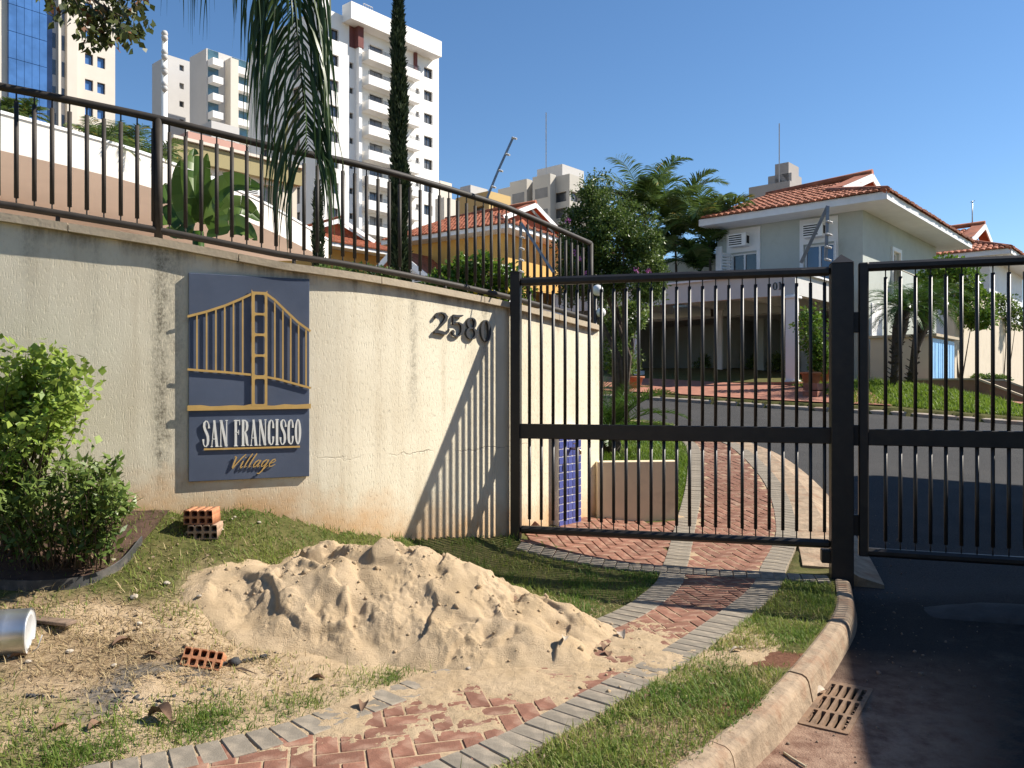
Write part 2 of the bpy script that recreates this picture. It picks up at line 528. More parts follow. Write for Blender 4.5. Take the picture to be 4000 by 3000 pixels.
ground = link('ground', grid_mesh('ground', gx, gy, ground_z), MAT['turf'])
tag(ground, 'grassy earth bank and garden ground around the wall', None, None, 'structure')

# road: asphalt, dirty with red earth outside by the kerb
k = N('asphalt'); vec = k.coord()
geo = k.n('ShaderNodeNewGeometry'); sep = k.n('ShaderNodeSeparateXYZ'); k.l(geo.outputs['Position'], sep.inputs[0])
n1 = k.noise(vec, 1.2, 5, .6); n2 = k.noise(vec, 90, 4, .7); n3 = k.noise(vec, 9, 6, .7)
c = k.mix(k.ramp(n2, .35, .7), (.026, .026, .026), (.080, .078, .077))
c = k.mix(k.math('MULTIPLY', k.ramp(n1, .45, .7), .5), c, (.075, .071, .068))
red = k.mix(k.ramp(n3, .35, .65), (.16, .085, .058), (.36, .24, .17))
near = k.math('MULTIPLY', k.ramp(sep.outputs[1], 4.9, 3.6), k.ramp(k.math('ADD', k.math('SUBTRACT', sep.outputs[0], k.math('MULTIPLY', sep.outputs[1], .62)), k.math('MULTIPLY', n3, .5)), .35, -.25))
c = k.mix(near, c, red)
street = k.ramp(sep.outputs[1], 6.3, 5.9)          # shade painted in: asphalt darkened outside the gate to deepen the shadow
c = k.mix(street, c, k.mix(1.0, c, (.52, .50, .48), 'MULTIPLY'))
c = k.mix(near, c, red)
dust = k.math('MULTIPLY', k.ramp(k.noise(vec, 3.2, 6, .75), .52, .75), k.ramp(sep.outputs[1], 6.5, 4.5))
c = k.mix(k.math('MULTIPLY', dust, .35), c, (.20, .16, .13))
k.bump(k.math('ADD', n2, k.math('MULTIPLY', n3, .6)), .9, .010)
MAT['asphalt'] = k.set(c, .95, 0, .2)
def road_keep(cx, cy):
    d = np.stack([cx - GRATE_C[0], cy - GRATE_C[1]], -1)
    hole = (np.abs(d @ GRATE_A) < .30) & (np.abs(d @ GRATE_B) < .085)
    return inpoly(cx, cy, ROAD) & ~hole
rx = steps([(-4, .6, .2), (.6, 2.6, .02), (2.6, 14, .12), (14, 20, 1)])
ry = steps([(-6, 2.6, .4), (2.6, 4.8, .02), (4.8, 24, .12)])
def road_surf(x, y):
    return road_z(x, y) + .004 * fbm(x * 3, y * 3, 3) - .015 * np.exp(-((x - 1.9) ** 2 + (y - 3.5) ** 2) / .6)
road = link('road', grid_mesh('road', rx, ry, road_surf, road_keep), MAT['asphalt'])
tag(road, 'dark asphalt road passing the gate and rising behind it', None, None, 'structure')

# ------------------------------------------------------------------ kerbs, made of cast lengths
MAT['kerb'] = plain('kerb_concrete', (.355, .265, .18), .95, .32, 9, .9, 32, rand=.25, dirt=(.26, .15, .09), dirt_amt=.85, dscale=5)
MAT['kerb_far'] = plain('kerb_concrete_pale', (.42, .36, .30), .9, .25, 5, .3, 60, rand=.25, dirt=(.40, .22, .14), dirt_amt=.6)
def kerb_run(name, curve, i0, i1, step, prof, zf, mat, side, gap_at=()):
    root = bpy.data.objects.new(name, None); root.location = (curve[i0][0], curve[i0][1], 0); COL.objects.link(root)
    tag(root, None, None, None, 'structure')
    i = i0
    while i < i1:
        j = min(i + step, i1)
        seg = curve[i:j + 1]
        g0 = .018 if i in gap_at else .003
        mb = MB(); rows = []
        for q in range(len(seg)):
            a = seg[max(q - 1, 0)]; b = seg[min(q + 1, len(seg) - 1)]
            t = Vector((b[0] - a[0], b[1] - a[1], 0)).normalized(); nrm = Vector((t.y, -t.x, 0)) * side
            p = Vector((seg[q][0], seg[q][1], 0))
            if q == 0: p += t * g0
            if q == len(seg) - 1: p -= t * .003
            z = float(zf(p.x, p.y))
            rows.append([p + nrm * o + UP * (z + h) for o, h in prof])
        n = len(prof); vs_ = [v for r in rows for v in r]
        fc = [(r * n + c, r * n + c + 1, (r + 1) * n + c + 1, (r + 1) * n + c) for r in range(len(rows) - 1) for c in range(n - 1)]
        if side < 0: fc = [q[::-1] for q in fc]
        mb.add(vs_, fc, False)
        mb.f.append(tuple(range(n))); mb.sm.append(False)
        mb.f.append(tuple((len(rows) - 1) * n + c for c in range(n))[::-1]); mb.sm.append(False)
        mb.build('kerb_stone', mat, root)
        i = j
    return root
_kp = [(-.035, -.16), (-.035, .004), (-.02, .010), (.04, .006), (.062, -.006), (.074, -.026), (.082, -.06), (.098, -.14), (.098, -.3)]
_out = int(np.argmin(np.abs(KERB[:, 1] - 6.1) + (KERB[:, 0] < 2) * 9))
_g1 = int(np.argmin(np.linalg.norm(KERB - np.array([1.45, 4.12]), axis=1)))
_first = _g1 % 19
kerb_run('kerb', KERB, _first, _out, 19, _kp, lambda x, y: float(g_in(x, y)), MAT['kerb'], 1, (_g1,))
_kp2 = [(-.27, -.16), (-.27, .016), (.05, .014), (.16, -.05), (.34, -.10), (.36, -.3)]
kerb_run('kerb', KERB, _out + 6, 499, 22, _kp2, lambda x, y: float(g_in(x, y)), MAT['kerb'], 1)
_kp3 = [(.0, -.4), (.0, -.02), (.04, .0), (.30, .012), (.34, -.1), (.34, -.4)]
kerb_run('kerb', FARK, 0, 199, 9, _kp3, lambda x, y: float(g_in(x, y)) - .04, MAT['kerb_far'], -1)

# ------------------------------------------------------------------ paved path
MAT['paver'] = plain('red_paver', (.265, .122, .08), .95, .30, 16, .4, 120, rand=.55, dirt=(.43, .31, .22), dirt_amt=.65, dscale=5)
MAT['edging'] = plain('grey_paver', (.25, .215, .168), .95, .25, 14, .3, 120, rand=.35, dirt=(.46, .37, .27), dirt_amt=.5, dscale=4)
MAT['bedding'] = plain('bedding_sand', (.40, .29, .18), 1.0, .2, 30, .3, 90)
path_root = bpy.data.objects.new('paved_path', None); path_root.location = (0, 3.5, 0); COL.objects.link(path_root)
tag(path_root, None, None, None, 'structure')
def strip_mesh(name, A, B, zf, n=6):
    vs_ = []; fc = []
    for i in range(len(A)):
        for j in range(n + 1):
            q = A[i] + (B[i] - A[i]) * j / n
            vs_.append((q[0], q[1], float(zf(q[0], q[1]))))
    for i in range(len(A) - 1):
        for j in range(n):
            a = i * (n + 1) + j
            fc.append((a, a + 1, a + n + 2, a + n + 1))
    return fast_mesh(name, vs_, fc, True)
link('bedding', strip_mesh('bedding', PATH_L, PATH_R, lambda x, y: gz(x, y) + .0075, 10), MAT['bedding'], path_root)
def paver_mesh(name, l, w, t, b=.004):
    return MB().box((0, 0, -t / 2), (l, w, t), None, b).mesh(name)
def place_mat(x, y, ang, lift):
    e = .04
    z = float(gz(x, y))
    dx = (float(gz(x + e, y)) - float(gz(x - e, y))) / (2 * e); dy = (float(gz(x, y + e)) - float(gz(x, y - e))) / (2 * e)
    nrm = Vector((-dx, -dy, 1)).normalized()
    a = Vector((math.cos(ang), math.sin(ang), 0)); a = (a - nrm * a.dot(nrm)).normalized(); b = nrm.cross(a)
    p = Vector((x, y, z)) + nrm * lift
    return Matrix(((a.x, b.x, nrm.x, p.x), (a.y, b.y, nrm.y, p.y), (a.z, b.z, nrm.z, p.z), (0, 0, 0, 1)))
def join_placed(name, base, mats, mat, parent):
    bv = np.array([tuple(v.co) for v in base.vertices]); bf = [tuple(p.vertices) for p in base.polygons]
    vs_ = []; fc = []
    for m in mats:
        o = len(vs_); M_ = np.array(m)
        vs_.extend(map(tuple, bv @ M_[:3, :3].T + M_[:3, 3])); fc.extend(tuple(i + o for i in f) for f in bf)
    me = bpy.data.meshes.new(name); me.from_pydata(vs_, [], fc); me.update()
    o = link(name, me, mat, parent); o['kind'] = 'stuff'
    return o
EDGE_W = .20
def edge_inner(A, B):
    out = []
    for i in range(len(A)):
        d = B[i] - A[i]; d = d / np.linalg.norm(d); out.append(A[i] + d * EDGE_W)
    return np.array(out)
IN_L = edge_inner(PATH_L, PATH_R); IN_R = edge_inner(PATH_R, PATH_L)
inner_poly = [tuple(q) for q in IN_L] + [tuple(q) for q in IN_R[::-1]]
apron = [(1.25, 6.42), (.10, 6.70), (.10, 7.05), (.42, 7.40), (.86, 7.92), (1.66, 7.96), (1.60, 7.8), (1.5, 7.4)]     # paving behind the gate up to the wall
ANG = math.radians(14)
red = []
wl, ww = .20, .10
ca, sa = math.cos(ANG), math.sin(ANG)
for i in range(-60, 170):
    for j in range(-40, 170):
        m4 = (i - j) % 4                       # herringbone on a half-brick lattice
        if m4 == 0: lx, ly, la = (i + 1) * ww, (j + .5) * ww, 0.0
        elif m4 == 3: lx, ly, la = (i + .5) * ww, (j + 1) * ww, math.pi / 2
        else: continue
        x = lx * ca - ly * sa; y = lx * sa + ly * ca
        if not (-3.2 < x < 4.2 and 2.2 < y < 13.2): continue
        red.append((x, y, ANG + la))
R_ = np.array(red)
ok = inpoly(R_[:, 0], R_[:, 1], inner_poly) | inpoly(R_[:, 0], R_[:, 1], apron)
R_ = R_[ok]
vis = (np.abs(R_[:, 0] / np.maximum(R_[:, 1], .1)) < .70) & (R_[:, 1] > 2.75)
R_ = R_[vis]
R_ = R_[np.argsort(R_[:, 1])]
pv = paver_mesh('paver', wl - .008, ww - .008, .05); pv.materials.append(MAT['paver'])
mats = [place_mat(x, y, a, .012 + rnd.uniform(-.0025, .0025)) for x, y, a in R_]
for m in mats[:300]: link('paver', pv, None, path_root, m)
join_placed('pavers', pv, mats[300:], MAT['paver'], path_root)
ev = paver_mesh('edging_paver', EDGE_W - .004, .096, .05); ev.materials.append(MAT['edging'])
em = []
for A, B in ((PATH_L, PATH_R), (PATH_R, PATH_L)):
    s = np.concatenate([[0], np.cumsum(np.linalg.norm(np.diff(A, axis=0), axis=1))])
    for q in np.arange(.05, s[-1], .102):
        a = np.array([np.interp(q, s, A[:, 0]), np.interp(q, s, A[:, 1])])
        b = np.array([np.interp(q, s, B[:, 0]), np.interp(q, s, B[:, 1])])
        t2 = np.array([np.interp(q + .05, s, A[:, 0]), np.interp(q + .05, s, A[:, 1])]) - a
        nn = np.array([-t2[1], t2[0]]); nn /= np.linalg.norm(nn)
        if nn @ (b - a) < 0: nn = -nn
        c_ = a + nn * EDGE_W / 2
        if c_[1] < 2.75 or abs(c_[0] / c_[1]) > .7: continue
        em.append(place_mat(c_[0], c_[1], math.atan2(nn[1], nn[0]), .016 + rnd.uniform(-.002, .003)))
# a course of the same grey pavers across the path just outside the gate
g0 = np.array([.10, 6.62]); g1 = np.array([2.42, 6.07]); gd = (g1 - g0) / np.linalg.norm(g1 - g0)
for q in np.arange(0, np.linalg.norm(g1 - g0), .102):
    c_ = g0 + gd * q
    em.append(place_mat(c_[0], c_[1], math.atan2(gd[1], gd[0]) + math.pi / 2, .021 + rnd.uniform(-.002, .002)))
em.sort(key=lambda m: m[1][3])
for m in em[:300]: link('edging_paver', ev, None, path_root, m)
if len(em) > 300: join_placed('edging_pavers', ev, em[300:], MAT['edging'], path_root)
# driveway paving in front of the house across the road, too far off to tell its bricks apart
MAT['far_paving'] = plain('red_paving_far', (.33, .14, .09), .9, .25, 5, .2, 30)
k2 = [at(1440, 842, 19.9), at(1800, 858, 18.6)]

# ------------------------------------------------------------------ rendered boundary wall
k = N('grafiato_render')
uvn = k.n('ShaderNodeUVMap'); sepu = k.n('ShaderNodeSeparateXYZ'); k.l(uvn.outputs[0], sepu.inputs[0])
su, sv = sepu.outputs[0], sepu.outputs[1]
def uvmap(sx, sy):
    mp = k.n('ShaderNodeMapping'); k.l(uvn.outputs[0], mp.inputs[0]); mp.inputs['Scale'].default_value = (sx, sy, 1); return mp.outputs[0]
fine = k.noise(uvmap(1, 1), 140, 3, .6)
groove = k.noise(uvmap(120, 24), 1.0, 4, .62)
grit = k.noise(uvmap(70, 45), 1.0, 5, .7)
broad = k.noise(uvmap(1, 1), 1.6, 5, .6)
streak = k.noise(uvmap(7, .55), 1.0, 5, .65)
blot = k.noise(uvmap(1.6, .8), 11, 8, .78)
c = k.mix(k.ramp(broad, .35, .7), (.74, .665, .505), (.83, .76, .595))
c = k.mix(k.math('MULTIPLY', k.ramp(streak, .50, .72), .35), c, (.48, .39, .26))
def gauss(s0, w):
    d = k.math('DIVIDE', k.math('SUBTRACT', su, s0), w)
    return k.math('EXPONENT', k.math('MULTIPLY', k.math('MULTIPLY', d, d), -1.0))
def stain(px, w, amt, v0, v1, colr=(.13, .115, .085)):
    global c
    f = k.math('MULTIPLY', k.math('MULTIPLY', gauss(wall_s_of_px(px), w), k.ramp(blot, .34, .66)), k.ramp(grit, .28, .60))
    f = k.math('MULTIPLY', f, k.ramp(sv, v0, v0 + .35)); f = k.math('MULTIPLY', f, k.ramp(sv, v1 + .05, v1 - .1))
    c = k.mix(k.math('MULTIPLY', f, amt * .88, clamp=True), c, colr)
stain(352, .075, 1.15, .75, 2.5); stain(345, .03, 1.0, .7, 2.3); stain(385, .05, .5, .9, 2.5)
stain(893, .04, .95, 1.1, 2.4); stain(820, .05, .45, .9, 2.4, (.36, .26, .14)); stain(1047, .055, .95, .9, 2.35)
stain(1020, .03, .4, .8, 2.3); stain(730, .03, .3, 1.2, 2.4, (.33, .25, .15)); stain(60, .05, .5, 1.9, 2.55); stain(205, .04, .35, 1.5, 2.5)
stain(960, .02, .4, 1.0, 2.3, (.33, .25, .15)); stain(1068, .018, .5, .6, 2.3)
# streaky dark band under the coping and orange earth splashed up from the ground
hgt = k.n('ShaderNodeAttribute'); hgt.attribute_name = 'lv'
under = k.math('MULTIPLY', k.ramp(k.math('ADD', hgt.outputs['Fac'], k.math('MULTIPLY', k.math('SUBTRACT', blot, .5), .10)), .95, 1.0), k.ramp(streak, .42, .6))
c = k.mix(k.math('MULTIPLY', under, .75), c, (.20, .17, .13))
low = k.ramp(k.math('ADD', hgt.outputs['Fac'], k.math('MULTIPLY', k.math('SUBTRACT', k.noise(uvmap(1, 1), 3.5, 6, .7), .5), .35)), .24, .02)
c = k.mix(k.math('MULTIPLY', low, .9), c, (.62, .35, .15))
crk = k.math('ABSOLUTE', k.math('SUBTRACT', k.math('ADD', sv, k.math('MULTIPLY', k.math('SUBTRACT', k.noise(uvmap(1, 1), 5, 4, .6), .5), .16)), .98))
crk = k.math('MULTIPLY', k.ramp(crk, .008, .002), k.ramp(k.noise(uvmap(1, 1), 1.1, 2), .5, .56))
c = k.mix(k.math('MULTIPLY', crk, .45), c, (.24, .20, .15))
hb = k.math('ADD', k.math('MULTIPLY', k.ramp(groove, .33, .46), .6), k.math('MULTIPLY', fine, .35))
hb = k.math('SUBTRACT', hb, k.math('MULTIPLY', crk, .8))
k.bump(hb, .65, .006)
MAT['render'] = k.set(c, .95, 0, .15)
MAT['coping'] = plain('coping_stone', (.47, .39, .28), .85, .25, 5, .3, 50, dirt=(.24, .20, .15), dirt_amt=.6, dscale=5)

def curved_band(name, s0, s1, ds, n0, n1, z0f, z1f, mat, parent, nz=1, flip=False):
    """slab that follows the wall: from offset n0 to n1 along the outward normal and between two heights"""
    ss = np.linspace(s0, s1, max(2, int((s1 - s0) / ds) + 1))
    V = []; F = []; UVs = []; A = []
    prof = []
    for kz in range(nz + 1): prof.append((n1, kz / nz))
    prof.append((n0, 1.0)); prof.append((n0, 0.0))
    m = len(prof)
    for s in ss:
        p, t, nn = wall_frame(s)
        za, zb = float(z0f(s)), float(z1f(s))
        for o, w in prof:
            z = za + (zb - za) * w
            V.append(p + nn * o + UP * z); UVs.append((s, z)); A.append(w)
    for i in range(len(ss) - 1):
        for j in range(m):
            a = i * m + j; b = i * m + (j + 1) % m
            F.append((a, a + m, b + m, b))
    nF = len(F)
    me = bpy.data.meshes.new(name)
    e0 = tuple(range(m)); e1 = tuple((len(ss) - 1) * m + j for j in range(m))[::-1]
    me.from_pydata([tuple(v) for v in V], [], F + [e0, e1]); me.update()
    l = me.uv_layers.new(name='UVMap')
    for lp in me.loops: l.data[lp.index].uv = UVs[lp.vertex_index]
    a = me.attributes.new('lv', 'FLOAT', 'POINT'); a.data.foreach_set('value', np.array(A, dtype=np.float32))
    return link(name, me, mat, parent)
wp, _, _ = wall_frame(S3)
wall = thing('boundary_wall', (wp.x, wp.y, 0), 'curved cream rendered boundary wall with rain stains below the railing', 'wall')
def wall_foot(s):
    q = wall_at_s(s); return min(float(gz(q[0], q[1] - .06)), 1.2) - .12
curved_band('wall_body', 0.3, WS[-1], .05, -.20, 0, wall_foot, lambda s: coping_z(s), MAT['render'], wall, 8)
# coping stones, laid in lengths
cs = .3; 
while cs < WS[-1]:
    ce = min(cs + 1.02, WS[-1] + .04)
    curved_band('coping_stone', cs + .003, ce - .003, .1, -.24, .045, lambda s: coping_z(s) + .001, lambda s: coping_z(s) + .052, MAT['coping'], wall)
    cs = ce

# ------------------------------------------------------------------ railing on the wall
rail = thing('railing', (wp.x, wp.y, 2.1), 'dark brown tubular railing standing on the curved cream wall', 'railing')
RO = -.09
def rail_pt(s, z):
    p, t, nn = wall_frame(s); return p + nn * RO + UP * z
TOPZ = lambda s: float(np.interp(s, [0, S0, S1, S2, S3, S4], [3.82, 3.385, 3.30, 3.195, 3.09, 2.95]))
BOTZ = lambda s: float(coping_z(s)) + .125
SE = S4 - .02
ss = np.linspace(.4, SE, 90)
MB().tube([rail_pt(s, TOPZ(s)) for s in ss], .0255, 10).build('top_rail', MAT['fence'], rail)
MB().tube([rail_pt(s, BOTZ(s)) for s in ss], .024, 10).build('bottom_rail', MAT['fence'], rail)
for px_post in (343, 1284):
    s = wall_s_of_px(px_post) if px_post < 1200 else SE
    MB().tube([rail_pt(s, float(coping_z(s)) + .04), rail_pt(s, TOPZ(s))], .027, 12).build('post', MAT['fence'], rail)
for px_foot in (977, 640, 120):
    s = wall_s_of_px(px_foot)
    MB().tube([rail_pt(s, float(coping_z(s)) + .04), rail_pt(s, BOTZ(s))], .014, 8).build('foot', MAT['fence'], rail)
s_post = wall_s_of_px(343)
s = s_post - .1 * int((s_post - .5) / .1)
while s < SE - .05:
    if abs(s - s_post) > .03:
        zt, zb = TOPZ(s), BOTZ(s)
        MB().tube([rail_pt(s, zb), rail_pt(s, zb + .075)], .0055, 6).tube([rail_pt(s, zt - .085), rail_pt(s, zt)], .0055, 6) \
            .tube([rail_pt(s, zb + .055), rail_pt(s, zt - .075)], .014, 8).build('baluster', MAT['fence'], rail)
    s += .0995

# ------------------------------------------------------------------ gates
GL = Vector((.035, 6.865, 0)); GR = Vector((2.577, 6.20, 0))
gd_ = (GR - GL).normalized(); gn_ = Vector((gd_.y, -gd_.x, 0))
pl = thing('gate_post', (GL.x, GL.y, .1), 'slim dark gate post close to the cream wall by the number', 'post')
b = MB(); b.box(GL + UP * 1.28, (.085, .085, 2.4), (gd_, -gn_, UP), .004); b.build('shaft', MAT['gate'], pl)
MB().box(GL + UP * 2.485, (.09, .09, .012), (gd_, -gn_, UP)).build('cap', MAT['gate'], pl)
pr = thing('gate_post', (GR.x, GR.y, 0), 'thick square dark gate post with pyramid cap between the two gates', 'post')
MB().box(GR + UP * 1.2, (.162, .162, 2.52), (gd_, -gn_, UP), .004).build('shaft', MAT['gate'], pr)
cp = MB(); h = .083
cp.add([GR + gd_ * a + gn_ * d + UP * 2.461 for a, d in ((-h, -h), (h, -h), (h, h), (-h, h))] + [GR + UP * 2.535], [(0, 1, 4), (1, 2, 4), (2, 3, 4), (3, 0, 4), (3, 2, 1, 0)])
cp.build('cap', MAT['gate'], pr)

def gate_panel(name, label, A, B, nb, z_top, z_bot, z_mid, first, step, stile=(True, True), hinge=None):
    d = (B - A).normalized(); nn = Vector((d.y, -d.x, 0)); L = (B - A).length
    g = thing(name, (A.x, A.y, z_bot), label, 'gate')
    pt = lambda t, z: A + d * t + UP * z
    MB().bar(pt(-.0, z_top), pt(L, z_top), .07, .07, UP, .02).build('top_rail', MAT['gate'], g)
    MB().bar(pt(-.0, z_bot), pt(L, z_bot), .07, .065, UP, .02).build('bottom_rail', MAT['gate'], g)
    MB().bar(pt(.0, z_mid), pt(L, z_mid), .05, .128, UP, .006).build('lock_rail', MAT['gate'], g)
    if stile[0]: MB().bar(pt(.0, z_bot - .032), pt(.0, z_top + .032), .078, .072, d, .008).build('stile', MAT['gate'], g)
    if stile[1]: MB().bar(pt(L, z_bot - .032), pt(L, z_top + .032), .078, .072, d, .008).build('stile', MAT['gate'], g)
    for i in range(nb):
        t = first + step * i
        m = MB()
        m.tube([pt(t, z_mid + .06), pt(t, z_top - .085)], .0142, 8)
        m.tube([pt(t, z_top - .10), pt(t, z_top - .02)], .0052, 6)
        m.tube([pt(t, z_bot + .09), pt(t, z_mid - .06)], .0142, 8)
        m.tube([pt(t, z_bot + .02), pt(t, z_bot + .12)], .0052, 6)
        m.build('baluster', MAT['gate'], g)
    if hinge is not None:
        for z in hinge:
            MB().box(pt(-.055, z), (.05, .04, .16), (d, nn, UP), .005).build('hinge', MAT['gate'], g)
    return g
gate_panel('pedestrian_gate', 'dark barred metal gate panel crossing the brick path', GL + gd_ * .035, GR - gd_ * .075, 24, 2.405, .265, 1.115, .085, .1037, (False, False))
RA = Vector((2.735, 6.165, 0)); rdv = Vector((2.97, -1.0, 0)).normalized(); RB = RA + rdv * 2.9
gate_panel('vehicle_gate', 'dark barred metal gate leaf across the asphalt road at right', RA, RB, 27, 2.43, .215, 1.108, .157, .1037, (True, True), (2.0, 1.12, .42))
MB().box(GR - gd_ * .10 + UP * .17, (.10, .10, .10), (gd_, -gn_, UP), .006).build('stop_block', MAT['gate'], pr)
vpost = RB + rdv * .13
pv_ = thing('gate_post', (vpost.x, vpost.y, -.1), 'square dark post at the far end of the vehicle gate', 'post')
MB().box(vpost + UP * 1.2, (.162, .162, 2.7), (rdv, Vector((rdv.y, -rdv.x, 0)), UP), .004).build('shaft', MAT['gate'], pv_)

# concrete hump across the road under the vehicle gate
MAT['hump'] = plain('hump_concrete', (.055, .052, .05), .9, .25, 8, .4, 60)
hp = MB(); rows = []
HA = Vector((2.95, 5.72, 0)); HB = Vector((7.5, 4.45, 0)); hd = (HB - HA).normalized(); hn = Vector((hd.y, -hd.x, 0))
for i in range(25):
    t = i / 24; c0 = HA + (HB - HA) * t; sc = min(1, math.sin(min(t * 14, math.pi / 2)))
    rows.append([c0 + hn * (math.cos(a) * .17) + UP * (float(road_z(c0.x, c0.y)) - .01 + max(0, math.sin(a)) * .10 * sc) for a in np.linspace(0, math.pi, 9)])
hp.add([v for r in rows for v in r], [(r * 9 + c, r * 9 + c + 1, r * 9 + c + 10, r * 9 + c + 9) for r in range(24) for c in range(8)], True)
hump = hp.build('speed_hump', MAT['hump']); tag(hump, 'low rounded concrete hump across the shaded road below the gate', 'speed hump')

# cast iron grate in the gutter
MAT['iron'] = plain('rusty_iron', (.21, .135, .085), .85, .3, 14, .3, 90, dirt=(.30, .17, .095), dirt_amt=.7, dscale=6)
ga = Vector((GRATE_A[0], GRATE_A[1], 0)); gb = Vector((GRATE_B[0], GRATE_B[1], 0))
gcz = float(road_surf(np.array(GRATE_C[0]), np.array(GRATE_C[1]))) - .010
loops = [rrect(-.335, -.115, .335, .115, .010, 2)]
for r in range(3):
    for q in range(5):
        x0 = -.305 + r * .207; y0 = -.098 + q * .0395
        loops.append(rrect(x0, y0 + .008, x0 + .182, y0 + .032, .009, 3))
gr = plate('drain_grate', loops, Vector((GRATE_C[0], GRATE_C[1], gcz)), ga, gb, UP, .035, MAT['iron'])
tag(gr, 'rusty cast drain grate with three rows of slots beside the kerb', 'drain grate')

# ------------------------------------------------------------------ off to the right: the gatehouse that shades the road
gh = thing('gatehouse', (9.5, 6.5, 0), 'cream gatehouse with a flat roof slab beside the vehicle gate', 'building')
ga1 = Vector((.33, .944, 0)).normalized(); ga2 = Vector((ga1.y, -ga1.x, 0))
G0 = Vector((6.29, 4.18, 0)) - ga1 * 4.0
RH = 4.05; GLN = 11.5
def ghp(a, b_, z): return G0 + ga1 * a + ga2 * b_ + UP * z
c_ = lambda a0, a1, b0, b1, z0, z1, nm, mt: MB().box(ghp((a0 + a1) / 2, (b0 + b1) / 2, (z0 + z1) / 2), (a1 - a0, b1 - b0, z1 - z0), (ga1, ga2, UP)).build(nm, mt, gh)
c_(0, GLN, 0, 5.2, RH - .35, RH, 'roof_slab', MAT['white'])
c_(.7, GLN - .7, .8, 4.6, -.2, RH - .352, 'wall', MAT['beige_wall'])
c_(2.0, 3.2, .74, .8, 1.1, 2.2, 'window', MAT['glass'])
c_(4.6, 5.5, .74, .8, -.05, 2.1, 'door', MAT['gate'])
c_(1.0, GLN - 1.0, 5.6, 12.0, -.2, 8.0, 'sky_blocker_wing', MAT['beige_wall'])  # unseen wing added to block sky light from the right
# unseen house added behind the camera to block sky light and deepen shade
oh_ = thing('sky_blocker_house', (0, -16, 0), 'unseen grey house added behind the camera to block sky light', 'building')
MAT['sky_blocker_grey'] = plain('sky_blocker_grey', (.30, .28, .25), .9, .2, 2)
MB().box((2, -24, 3.5), (56, 12, 7), None).build('wall', MAT['sky_blocker_grey'], oh_)
for i in range(11):
    for j in range(2): MB().box((-22 + i * 4.8, -17.98, 2.0 + j * 3.0), (1.6, .06, 1.4), None).build('window', MAT['glass'], oh_)

# ------------------------------------------------------------------ lettering drawn as strokes
def ribbon(mb, pts, o, ex, ey, ez, d0, d1, closed=False):
    """stroke through (x, y, width) points, extruded"""
    n = len(pts); Lp = []; Rp = []
    for i in range(n):
        if closed: a = pts[(i - 1) % n]; b = pts[(i + 1) % n]
        else: a = pts[max(i - 1, 0)]; b = pts[min(i + 1, n - 1)]
        tx, ty = b[0] - a[0], b[1] - a[1]; l = math.hypot(tx, ty) or 1
        nx, ny = -ty / l, tx / l; w = pts[i][2] / 2
        Lp.append((pts[i][0] + nx * w, pts[i][1] + ny * w)); Rp.append((pts[i][0] - nx * w, pts[i][1] - ny * w))
    P = lambda q, d: o + ex * q[0] + ey * q[1] + ez * d
    vs_ = []
    for i in range(n): vs_ += [P(Lp[i], d1), P(Rp[i], d1), P(Rp[i], d0), P(Lp[i], d0)]
    fc = []
    for i in range(n if closed else n - 1):
        j = (i + 1) % n
        for a, b in ((0, 1), (1, 2), (2, 3), (3, 0)):
            fc.append((i * 4 + a, i * 4 + b, j * 4 + b, j * 4 + a))
    if not closed: fc += [(0, 3, 2, 1), (n * 4 - 4, n * 4 - 3, n * 4 - 2, n * 4 - 1)]
    mb.add(vs_, fc)
def arc(cx, cy, rx, ry, a0, a1, w0, w1=None, n=12):
    w1 = w0 if w1 is None else w1; out = []
    for i in range(n + 1):
        t = i / n; a = math.radians(a0 + (a1 - a0) * t)
        out.append((cx + rx * math.cos(a), cy + ry * math.sin(a), w0 + (w1 - w0) * t))
    return out
def fat(cx, cy, rx, ry, thick, thin, n=28):           # closed bowl, thick at the sides
    return [(cx + rx * math.cos(a), cy + ry * math.sin(a), thin + (thick - thin) * abs(math.cos(a)) ** 1.5) for a in [2 * math.pi * i / n for i in range(n)]]
TK, TN, SR = .115, .04, .035
def st(x, y0=0, y1=1, w=TK): return [(x, y0, w), (x, y1, w)]
def hz(x0, x1, y, w=TN): return [(x0, y, w), (x1, y, w)]
